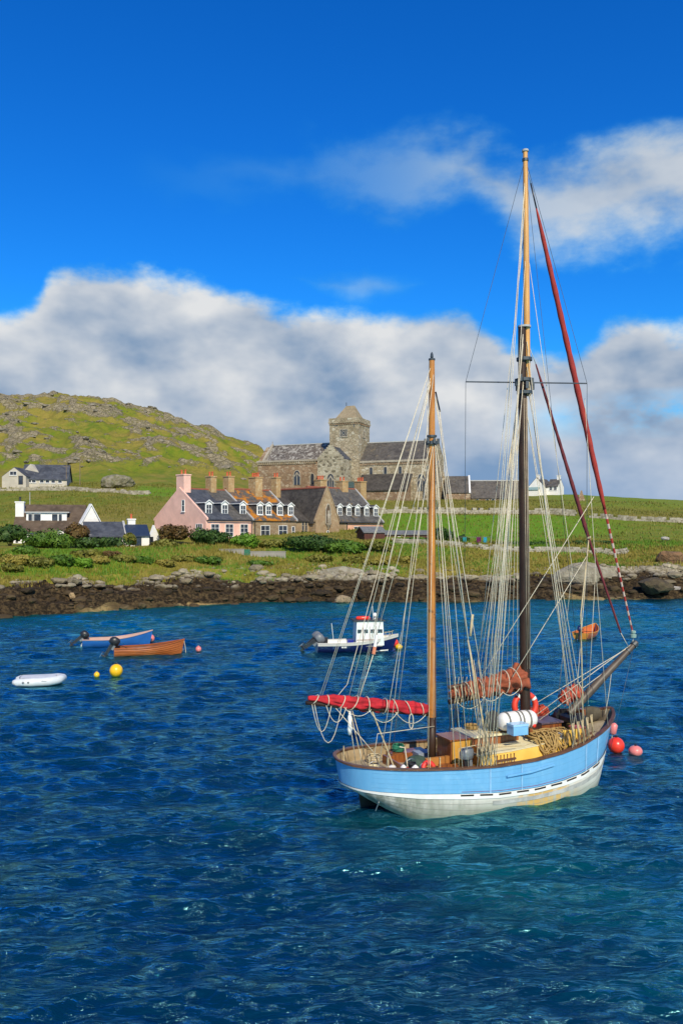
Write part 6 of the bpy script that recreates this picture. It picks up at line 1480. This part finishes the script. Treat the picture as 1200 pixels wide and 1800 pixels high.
# --- standing and running rigging (top point on the spar, lower end on rail or spar)
MT = 13.0
for z_, px, sd in ((12.9, 612, -1), (12.85, 622, -1), (12.8, 632, 1)):
    pass
gb = lambda px: min((G0.lerp(G1, f) for f in np.linspace(0, 1, 120)), key=lambda p: abs(600 + FPX * p.x / p.y - px)) + Vector((0, 0, .26))
for z_, px in ((12.9, 563), (12.9, 566), (12.6, 612), (12.4, 628), (12.5, 631)): rope([mz(z_, .05, -.08), gb(px)], .011, name='topping_lift')
rope([mz(12.5, 0, -.08), at(610, 1203, 24.0), gb(593)], .012, name='topping_lift')
for z_, px, sd in ((10.7, 664, 1), (12.7, 678, 1), (10.7, 692, -1), (10.6, 752, 1)): rope([mz(z_, sd * .1), railp(px, sd)], .011, name='mizzen_shroud')
for z_, px, sd in ((10.65, 800, 1), (10.6, 812, 1), (10.7, 806, -1), (10.6, 792, -1), (12.0, 872, 1)): rope([mz(z_, sd * .1, .05), railp(px, sd)], .012, name='mizzen_shroud')
rope([mz(12.2, .05, .1), mz(11.6, .1, .22)], .03, M_BLACKR, 'block'); 
for px in (822, 850): rope([mz(11.7, .1, .2), railp(px, 1)], .010, name='mizzen_runner')
rope([mz(6.0, .1), mz(2.4, .12)], .012, name='halyard'); rope([mz(12.6, -.05, -.12), mz(1.4, -.02, -.13)], .012, name='halyard')
# tell-tale sleeve on the outhaul lift
a_, b_ = at(662, 1116, 24.2), at(656, 1150, 24.1); MB().tube([a_, a_.lerp(b_, .62)], .05, 8).build('chafe_sleeve', M_HWHITE, ket); MB().tube([a_.lerp(b_, .62), b_], .055, 8).build('chafe_sleeve_end', mat('faded_orange_cloth', (.62, .22, .12), rough=.9), ket); rope([mz(10.5, .05, -.1), a_], .011, name='topping_lift'); rope([b_, gb(630)], .016, name='topping_lift')
# main topmast: dark wires to the spreader and down
rope([tm(19.8), C0, railp(815, -1)], .009, M_WIRE, 'topmast_shroud'); rope([tm(19.8), C1, railp(1030, 1)], .009, M_WIRE, 'topmast_shroud'); rope([tm(19.6), K.p(9.0, -.5, 2.0)], .008, M_WIRE, 'topmast_stay')
for z_, px, sd in ((18.6, 838, 1), (19.4, 848, 1), (19.3, 858, 1), (17.0, 870, 1), (18.0, 826, -1)): rope([tm(z_) , railp(px, sd)], .011, name='topmast_backstay')
for z_, px, sd in ((14.2, 862, 1), (14.1, 856, 1), (13.9, 850, 1), (12.7, 846, -1), (12.8, 868, 1), (12.6, 835, -1), (12.6, 843, 1)): rope([mm(z_, sd * .12, -.05), railp(px, sd)], .017 if px in (862, 856) else .012, name='main_shroud')
for z_, px, sd in ((14.0, 1008, 1), (13.2, 1012, 1), (12.8, 1018, 1), (12.7, 1026, 1), (12.6, 1033, 1), (12.6, 1006, -1), (12.5, 1016, -1)): rope([mm(z_, sd * .12, .1), railp(px, sd)], .012, name='main_shroud')
for px in (876, 884, 905): rope([mm(12.4, -.1, -.1), H0.lerp(H1, {876: .42, 884: .36, 905: .14}[px]) + Vector((0, 0, .4))], .010, name='lazy_jack')
for d_ in (.02, .07, -.05): rope([mm(12.2, .14, d_), mm(3.7, .19, d_)], .012, mat('halyard_tan', (.50, .40, .28), rough=.9), 'halyard')
rope([mm(12.3, -.05, -.16), mm(2.2, -.1, -.22)], .011, name='halyard'); rope([mm(11.0, -.08, -.2), mm(3.8, -.25, -.5)], .010, name='halyard')
# bundled backstays with lashings down to the starboard quarter
q_ = railp(862, 1); e_ = at(822, 1125, 24.4); rope([e_, q_], .035, M_ROPE, 'lashed_backstay'); rope([mz(12.0, .05, .12), e_], .014, name='backstay'); rope([mz(10.6, .05, .12), e_], .012, name='backstay')
for px in (848, 854, 858, 866): rope([at(px - 26, 1160, 24.2), railp(px, 1)], .011, M_ROPE, 'tackle_fall')
for px, sd in ((788, -1), (794, -1), (801, -1), (808, -1)): rope([at(px + 12, 1190, 25.6), railp(px, sd)], .012, M_ROPE, 'tackle_fall')
for px, ty in ((818, 1010), (826, 1030), (836, 1000)): rope([mm(12.5, -.12), railp(px, -1)], .010, name='main_shroud')
rope([at(830, 1080, 24.6), at(826, 1118, 24.5)], .05, M_ROPE, 'block')
# forestays
F1, F2 = at(932, 322, 26.25), bs(.975) + Vector((0, 0, .1)); J = lambda f: F1.lerp(F2, f)
def staysail(name, A, B_, prof, m, n=40):
    r = [float(np.interp(i / n, *zip(*prof))) for i in range(n + 1)]; r = [q * (1 + .08 * math.sin(i * 1.9)) for i, q in enumerate(r)]
    MB().tube([A.lerp(B_, i / n) for i in range(n + 1)], r, 9).build(name, m, ket, smooth=True)
M_JIB = mat('dark_red_jib', (.36, .030, .018), (.28, .022, .016), rough=.8, scale=5)
staysail('furled_jib', J(.05), J(.70), [(0, .02), (.06, .06), (.25, .085), (.7, .10), (.95, .075), (1, .05)], M_JIB)
rope([F1, J(.06)], .03, M_BLACKR, 'jib_swivel'); rope([tm(19.7), F1], .011, name='jib_halyard')
nst = 26
for i in range(nst):       # red and white striped lashing on the lower luff
    a0, a1 = .70 + .285 * i / nst, .70 + .285 * (i + 1) / nst
    MB().tube([J(a0), J(a1)], .045 - .018 * i / nst, 7).build('luff_lashing', mat('cream_lashing', (.55, .42, .34), rough=.9) if i % 2 else M_JIB, ket)
MB().lathe(J(.985), [(.02, -.12), (.10, -.1), (.11, 0), (.05, .03), (.09, .06), (.09, .12), (.02, .14)], 10).build('furling_drum', mat('verdigris', (.25, .38, .34), rough=.6), ket)
rope([J(1.0), bs(1.0)], .016, M_SKEW, 'tack_shackle'); rope([J(.99), bs(.93)], .012, M_ROPEW, 'tack_line')
I1 = at(941, 640, 26.3); I2 = at(1034, 947, 26.9); I3 = at(1090, 1112, 27.4)
staysail('furled_staysail', I1, I2, [(0, .02), (.1, .04), (.5, .055), (.9, .07), (1, .05)], mat('maroon_staysail', (.16, .018, .022), (.10, .012, .016), rough=.8)); staysail('staysail_luff', I2, I3, [(0, .045), (.5, .04), (1, .03)], mat('maroon_staysail', (.16, .018, .022), rough=.8)); rope([I3, bs(.90)], .014, M_ROPEW, 'tack_line')
rope([mm(13.9, 0, .25), I1], .012, name='staysail_halyard')
for a in range(3): rope([I2 + Vector((.06 * math.cos(q + a), .06 * math.sin(q + a), .03 * a - .03 + .01 * q)) for q in np.linspace(0, 6.28, 9)], .018, M_ROPE, 'knot')
rope([I2, railp(1005, 1)], .012, name='sheet'); rope([I2, at(1020, 1080, 26), railp(1024, 1)], .025, M_ROPE, 'sheet')
rope([at(1043, 873, 26.6), at(845, 1190, 25.2)], .014, name='sheet'); rope([at(1032, 975, 26.7), at(900, 1190, 25.4)], .014, name='sheet')
rope([tm(17.2), at(1005, 1000, 26.6), K.p(8.2, -.9, 2.0)], .011, name='fore_halyard'); rope([at(1027, 700, 26.3), at(1046, 1000, 26.7), railp(1068, 1)], .010, name='foreguy'); rope([at(1046, 1000, 26.7), K.p(8.6, .2, 2.4)], .010, name='foreguy')
# bowsprit guys
for px, py, f in ((930, 1243, .88), (940, 1258, .93), (944, 1268, .55)): rope([at(px, py, 26.4), bs(f) + Vector((0, 0, .1))], .014, name='bowsprit_guy')
rope([bs(.62) - Vector((0, 0, .12)), K.p(9.45, 0, 2.0) - Vector((0, 0, .05))], .012, name='bobstay', sag=.15); rope([bs(.97), K.p(9.6, 0, .5)], .008, M_WIRE, 'bobstay')
# red bundle at bow
A_ = K.p(8.15, -.12, 2.75); furled('stowed_foresail', K.p(7.85, -.3, 2.5), K.p(8.6, -.1, 2.85), [(0, .10), (.2, .22), (.7, .24), (.95, .18), (1, .08)], mat('orange_red_cloth', (.46, .065, .03), (.32, .045, .022), rough=.85, scale=5, bm=.5), 0, 12, up=0, crumple=.25); loops(K.p(7.85, -.3, 2.5), K.p(8.6, -.1, 2.85), [(0, .23), (1, .24)], 3, 'sail_tie', 17, up=0)
furled('red_tarpaulin', K.p(6.9, -1.15, 1.75), K.p(7.9, -.95, 2.05), [(0, .08), (.2, .24), (.8, .26), (1, .1)], mat('orange_red_cloth', (.55, .085, .035)), 0, 15, up=0, crumple=.2)
# mizzen sheet tackle, white rags at the boom crutch, stern clutter
g_ = G0.lerp(G1, .66); rope([g_, K.p(.55, .3, 1.25)], .016, M_ROPE, 'mizzen_sheet'); rope([g_ + K.e * .06, K.p(.75, .2, 1.25)], .014, M_ROPE, 'mizzen_sheet'); rope([g_ - K.e * .04, K.p(.45, .0, 1.3)], .014, M_ROPEW, 'mizzen_sheet')
MB().loft([[g_ + K.n * .05 + Vector((0, 0, -.12 - .17 * i)) + K.e * (w_ * .8 * math.cos(a)) + K.n * (w_ * .6 * math.sin(a)) for a in np.linspace(0, 6.28, 9)[:-1]] for i, w_ in enumerate((.03, .085, .07, .10, .05))], close=True, cap=True).build('hung_rag', M_HWHITE, ket, smooth=True)
MB().obox(g_ + Vector((-.05, -.03, -1.95)), (.10, 0, 0), (0, .06, 0), (0, 0, .3)).build('block', M_BLACKR, ket)
MB().tube([K.p(1.6, .35, .95), G0.lerp(G1, .48)], .022, 6).build('boom_crutch', M_ROPE, ket); MB().tube([K.p(1.9, .5, .95), K.p(1.8, .45, 1.75), K.p(1.65, .4, 1.78)], .02, 6).build('boom_crutch', M_ROPEW, ket)
rope([K.p(.35, .6, 1.5), K.p(.3, .62, 1.9)], .012, name='stanchion'); rope([mz(2.2, .15), K.p(.9, .5, 2.25), K.p(.7, .6, 1.35)], .013, name='guard_line'); rope([K.p(-.2, 0, 3.0), K.p(1.0, .6, 1.45)], .013, name='sheet')
for s_, t__ in ((.5, .9), (1.0, 1.1), (.3, -.6), (2.2, 1.35), (2.5, 1.4)): MB().tube([K.p(s_, t__ * .9, kv(_rz, s_) - .3), K.p(s_, t__ * .9, kv(_rz, s_) + .28)], .018, 6).build('stanchion', M_ROPE, ket)
# guard rail by the cockpit
rope([K.p(3.0, 1.45, 1.25), K.p(3.0, 1.45, 1.85), K.p(3.6, 1.5, 1.9), K.p(5.2, 1.3, 1.75)], .014, M_ROPE, 'guard_line')
# belaying lines hung along the shroud feet
for px in (1005, 1014, 1022, 1030, 1038):
    p = railp(px, 1) ; 
    for k_ in range(2): rope([p + Vector((.04 * k_, 0, .75)), p + Vector((.10 - .05 * k_, -.03, .1)), p + Vector((-.02, -.02, .72))], .014, M_ROPE, 'hung_coil')
for px in (840, 848, 856, 864, 800, 792):
    p = railp(px, 1 if px > 810 else -1)
    rope([p + Vector((0, 0, .95)), p + Vector((.07, -.03, .25)), p + Vector((-.05, -.03, .3)), p + Vector((.02, 0, .9))], .014, M_ROPE, 'hung_coil')
for f in np.linspace(.72, .98, 7):   # rope tails wound on the outer boom end
    p = H0.lerp(H1, f) + K.n * .22; rope([p + Vector((0, 0, .4)), p + Vector((.05, 0, .1)), p + Vector((-.04, -.02, -.3)), p + Vector((.03, 0, -.05))], .016, M_ROPE, 'hung_coil')
mb = MB(); 
for i, (s_, t__, r_) in enumerate(((1.6, .75, .11), (1.9, .9, .12), (2.2, .8, .1), (1.75, 1.05, .09))): mb.lathe(K.p(s_, t__, 1.0), [(r_, 0), (r_ * 1.1, .15), (r_ * .8, .3), (r_ * .2, .36)], 8)
mb.build('fender_covers', M_HWHITE, ket, smooth=True)
MB().obox(K.p(2.5, .35, 1.05), K.e * .9, K.n * .10, (0, 0, .30)).build('tiller_board', mat('orange_wood', (.46, .19, .04), rough=.5), ket)
kbox('cockpit_seat', M_TEAK, 2.9, 3.25, .1, .95, 1.02, 1.16); kbox('cockpit_locker', M_TEAK, 2.0, 3.2, -1.2, -.75, .98, 1.24); kbox('locker_top', mat('grey_blue_top', (.28, .33, .40), rough=.6), 2.65, 3.2, -.7, -.3, .98, 1.3)

# --- loose gear on deck: separate things ------------------------
def torus(c, A, B_, Rr, r_, seg=28, k=10, a0=0, a1=2 * math.pi):
    return [[Vector(c) + A * ((Rr + r_ * math.cos(q)) * math.cos(a)) + B_ * ((Rr + r_ * math.cos(q)) * math.sin(a)) + A.cross(B_) * (r_ * math.sin(q)) for q in np.linspace(0, 2 * math.pi, k + 1)[:-1]] for a in np.linspace(a0, a1, seg + 1)]
up = Vector((0, 0, 1))
lc = at(922, 1240, 26.15); LA = Vector((.97, .24, 0)).normalized(); LB = (up + Vector((0, .15, 0))).normalized()
lr_ = thing('life_ring', 'orange-red life ring with white bands standing on the ketch deck', 'life ring', lc - Vector((0, 0, .45)))
MB().loft(torus(lc, LA, LB, .36, .095, 32, 12), close=True).build('ring', gloss('life_ring_red', (.74, .05, .02), rough=.5), lr_, smooth=True)
for a in (.5, 2.1, 3.7, 5.3): MB().loft(torus(lc, LA, LB, .36, .10, 4, 12, a, a + .22), close=True).build('reflective_band', M_HWHITE, lr_, smooth=True)
c_ = at(908, 1266, 25.4); rf = thing('life_raft_canister', 'white life raft canister with grey straps on the cabin top', 'life raft', c_ - Vector((0, 0, .3)))
ax_ = (K.n, up, K.e)
MB().lathe(c_, [(.05, -.66), (.20, -.63), (.27, -.52), (.285, -.2), (.29, .0), (.285, .2), (.27, .52), (.20, .63), (.05, .66)], 18, ax_).build('canister', M_HWHITE, rf, smooth=True)
for d_ in (-.42, -.05, .08, .34): MB().lathe(c_ + K.e * d_, [(.285, -.03), (.298, -.028), (.298, .028), (.285, .03)], 18, ax_, cap=False).build('strap', mat('grey_strap', (.17, .16, .14), rough=.8), rf)
MB().lathe(c_ + K.e * .48 + K.n * .2 + up * -.16, [(.07, 0), (.06, .04), (.01, .06)], 10, (K.e, up, K.n)).build('red_seal', M_ORBAL, rf)
for d_ in (-.35, .35): MB().obox(c_ + K.e * (d_ - .05) - K.n * .25 - up * .34, K.e * .1, K.n * .5, up * .1).build('chock', M_TEAK, rf)
c_ = at(909, 1281, 24.75); cb = thing('cool_box', 'small light blue cool box in front of the life raft canister', 'cool box', c_ - Vector((0, 0, .17)))
MB().box(c_ - up * .03, (.52, .34, .26), K.ax()).build('box', gloss('pale_blue_plastic', (.22, .50, .80)), cb); MB().box(c_ + up * .135, (.55, .37, .065), K.ax()).build('lid', gloss('pale_blue_lid', (.34, .60, .84)), cb)
c_ = at(866, 1266, 25.5); sb = thing('sail_bag', 'dark slumped bag leaning against the life raft canister', 'bag', c_ - Vector((0, 0, .25)))
MB().loft([[c_ + K.e * (w_ * math.cos(a)) + K.n * (w_ * .8 * math.sin(a)) + up * z_ for a in np.linspace(0, 6.28, 13)[:-1]] for z_, w_ in ((-.28, .2), (-.2, .28), (0, .30 ), (.15, .22), (.26, .12), (.30, .04))], close=True, cap=True).build('bag', mat('black_canvas', (.02, .021, .022), (.045, .045, .045), rough=.8, scale=5, bm=.5), sb, smooth=True)
MB().tube([c_ + K.e * .1 + K.n * .2 + up * .1, c_ + K.n * .33, c_ + K.n * .3 - K.e * .1 - up * .2], .02, 5).build('strap', M_GREYM, sb)
ob = thing('deck_outboard', 'grey outboard motor clamped to the ketch rail near the companionway', 'outboard motor', K.p(3.25, 1.3, 1.1))
outboard(K, ob, 3.45, 1.28, 1.36, M_GREYM, tilt=0, sc_=.85, name='cowling')
# pile of tan rope
cp = thing('rope_pile', 'heap of tan coiled rope hanging over the yellow cabin side', 'rope', K.p(6.6, .85, 1.5)); rr = random.Random(4)
for i in range(26):
    s0 = 6.15 + rr.random() * .85; t0 = .45 + rr.random() * .55; pts = []
    for q in range(15):
        a = q / 14 * 6.28; s_ = s0 + (.24 + .05 * rr.random()) * math.cos(a); t__ = t0 + (.28) * math.sin(a) + .03 * rr.random()
        z_ = kv(_sz, s_) * 0 + (1.60 if t__ < .98 else 1.60 - (t__ - .98) * 2.2) + .012 * i * (1 - abs(t__ - .7)); pts.append(K.p(s_, min(t__, 1.12 + .02 * rr.random()), z_ + .02 * rr.random()))
    MB().tube(pts, .026, 6).build('rope_coil', mat('tan_rope', (.40, .26, .09), (.30, .19, .06), rough=.9, scale=14), cp, smooth=True)
# red fender coil and horseshoe at the stern
c_ = K.p(2.3, .95, 1.22); hs_ = thing('horseshoe_buoy', 'red horseshoe buoy lying at the stern by the mizzen foot', 'buoy', c_ - Vector((0, 0, .25)))
MB().loft(torus(c_, K.e, (up * .8 + K.n * -.3).normalized(), .17, .075, 20, 10, -.5, 3.64), close=True, cap=True).build('horseshoe', gloss('horseshoe_red', (.72, .04, .025), rough=.5), hs_, smooth=True)
c_ = K.p(1.35, 1.0, 1.14); rn = thing('net_bundle', 'tangle of red line on the after deck of the ketch', 'rope', c_ - Vector((0, 0, .1)))
for i in range(9): MB().tube([c_ + K.e * (.3 * rr.uniform(-1, 1)) + K.n * (.16 * rr.uniform(-1, 1)) + up * rr.uniform(-.02, .2) for _ in range(6)], .022, 5).build('strand', mat('red_line', (.62, .05, .03), rough=.8), rn, smooth=True)

# more loose gear, each its own thing
def coil(label, c, r_, m, turns=5, tilt=0.):
    t_ = thing('rope_coil', label, 'rope', c); pts = []
    for i in range(turns * 12 + 1):
        a = i / 12 * 2 * math.pi; q = r_ * (1 - .06 * math.sin(i * .37)); pts.append(Vector(c) + K.e * (q * math.cos(a)) + K.n * (q * math.sin(a)) + up * (.03 + .035 * i / 12 + tilt * q * math.cos(a)))
    MB().tube(pts, .022, 5).build('rope', m, t_, smooth=True)
M_TANR = mat('tan_rope', (.40, .26, .09)); M_GRNR = mat('green_rope', (.03, .22, .12), rough=.9)
coil('cream rope coil on the after deck beside the port bulwark', K.p(1.4, -.8, 1.06), .2, M_ROPE)
coil('white rope coil beside the mizzen foot of the ketch', K.p(2.75, -.35, 1.0), .18, M_ROPEW)
coil('green rope coil on the after deck of the ketch', K.p(2.3, -.97, 1.245), .17, M_GRNR)
coil('tan rope coil on the cream hatch top', K.p(4.5, -.3, 1.87), .2, M_TANR, 3)
coil('cream rope coil on the foredeck next to the skylight', K.p(7.85, .15, 1.2), .22, M_ROPE)
def fender(label, a_, b_, m):
    a_, b_ = Vector(a_), Vector(b_); t_ = thing('fender', label, 'fender', a_.lerp(b_, .5)); f = lambda q: a_.lerp(b_, q)
    MB().tube([f(0), f(.06), f(.15), f(.85), f(.94), f(1)], [.03, .06, .11, .11, .06, .03], 12).build('body', m, t_, smooth=True)
    MB().tube([f(1), f(1.25)], .014, 5).build('lanyard', M_ROPE, t_)
fender('white fender lying on the after deck', K.p(1.1, .5, 1.12), K.p(1.6, .2, 1.14), M_HWHITE)
fender('dark blue fender against the companionway', K.p(3.1, -.75, 1.1), K.p(3.1, -.15, 1.12), M_NAVY)
fender('faded pink fender hanging outside the starboard bow', hullp(9.1, 1, 1.8) + K.n * .14 + up * .1, hullp(9.1, 1, 1.5) + K.n * .14, M_PKBAL)
def bucket(label, c, m):
    t_ = thing('bucket', label, 'bucket', c); MB().lathe(c, [(.11, 0), (.145, .28), (.155, .28), (.15, .30), (.135, .30), (.10, .02)], 14, cap=False).build('pail', m, t_, smooth=True, auto=40)
    MB().tube([Vector(c) + K.e * (.15 * math.cos(a)) + up * (.29 + .12 * math.sin(a)) for a in np.linspace(0, math.pi, 8)], .008, 5).build('handle', M_STEEL, t_)
bucket('black bucket on the after deck by the horseshoe buoy', K.p(2.0, .45, 1.0), M_BLACKR); bucket('pale bucket near the stern rail of the ketch', K.p(.75, .55, 1.08), M_CREAM)
cv = thing('folded_canvas', 'folded dark green canvas heaped by the mizzen mast', 'canvas', K.p(2.45, -.1, 1.0))
MB().loft([[K.p(2.45 + w_ * math.cos(a) * (1 + .15 * math.sin(3 * a)), -.1 + w_ * .8 * math.sin(a), 1.0 + z_ + .03 * math.sin(4 * a)) for a in np.linspace(0, 6.28, 15)[:-1]] for z_, w_ in ((0, .36), (.08, .40), (.16, .36), (.24, .26), (.3, .1))], close=True, cap=True).build('cloth', mat('green_canvas', (.03, .06, .045), (.05, .09, .065), rough=.9, scale=5, bm=.5), cv, smooth=True)

# cleats, winches, belaying pins and cockpit coamings: fixed deck fittings
kbox('cockpit_coaming', M_TEAK, 1.7, 3.26, .98, 1.03, .95, 1.28); kbox('cockpit_coaming', M_TEAK, 1.7, 3.26, -.72, -.68, .95, 1.22); kbox('cockpit_coaming', M_TEAK, 1.65, 1.70, -.72, 1.03, .95, 1.28)
for s_, t__ in ((4.3, 1.35), (6.9, 1.2), (2.6, 1.3), (5.6, -1.3), (3.6, -1.35)):
    MB().lathe(K.p(s_, t__, deckz(s_)), [(.10, 0), (.10, .06), (.06, .12), (.07, .22), (.09, .24), (.09, .27), (.03, .28)], 10).build('winch', mat('bronze', (.16, .11, .05), rough=.4, metal=.6), ket, smooth=True, auto=40)
for sd, s0_, s1_ in ((1, 7.1, 8.1), (-1, 7.1, 8.1), (1, 4.2, 4.9), (-1, 3.6, 4.8)):
    q0, q1 = hullp(s0_, sd, 2.0) - K.n * sd * .16 + up * .12, hullp(s1_, sd, 2.0) - K.n * sd * .16 + up * .12
    MB().tube([q0, q1], .035, 6).build('pin_rail', M_WOODR, ket)
    for i in range(6):
        c_ = q0.lerp(q1, (i + .5) / 6); MB().tube([c_ - up * .14, c_ + up * .02, c_ + up * .16], [.012, .014, .02], 6).build('belaying_pin', M_TEAK, ket)
        MB().tube([c_ + K.e * (.045 * math.sin(a)) + up * (-.16 + .17 * math.cos(a)) - K.n * sd * .03 for a in np.linspace(0, 6.28, 10)], .022, 5).build('hung_coil', M_ROPE if i % 2 else M_TANR, ket, smooth=True)
for s_, t__, l_ in ((5.0, -.1, .9), (4.7, .3, .7)): rope([K.p(s_, t__, 1.88), K.p(s_ + l_ * .4, t__ + .12, 1.885), K.p(s_ + l_, t__ - .05, 1.88)], .016, M_TANR, 'loose_line')
rope([K.p(4.1, 1.0, 1.5), K.p(4.8, .7, 1.53), K.p(5.6, .95, 1.55), K.p(6.2, .8, 1.62)], .014, M_ROPE, 'loose_line')
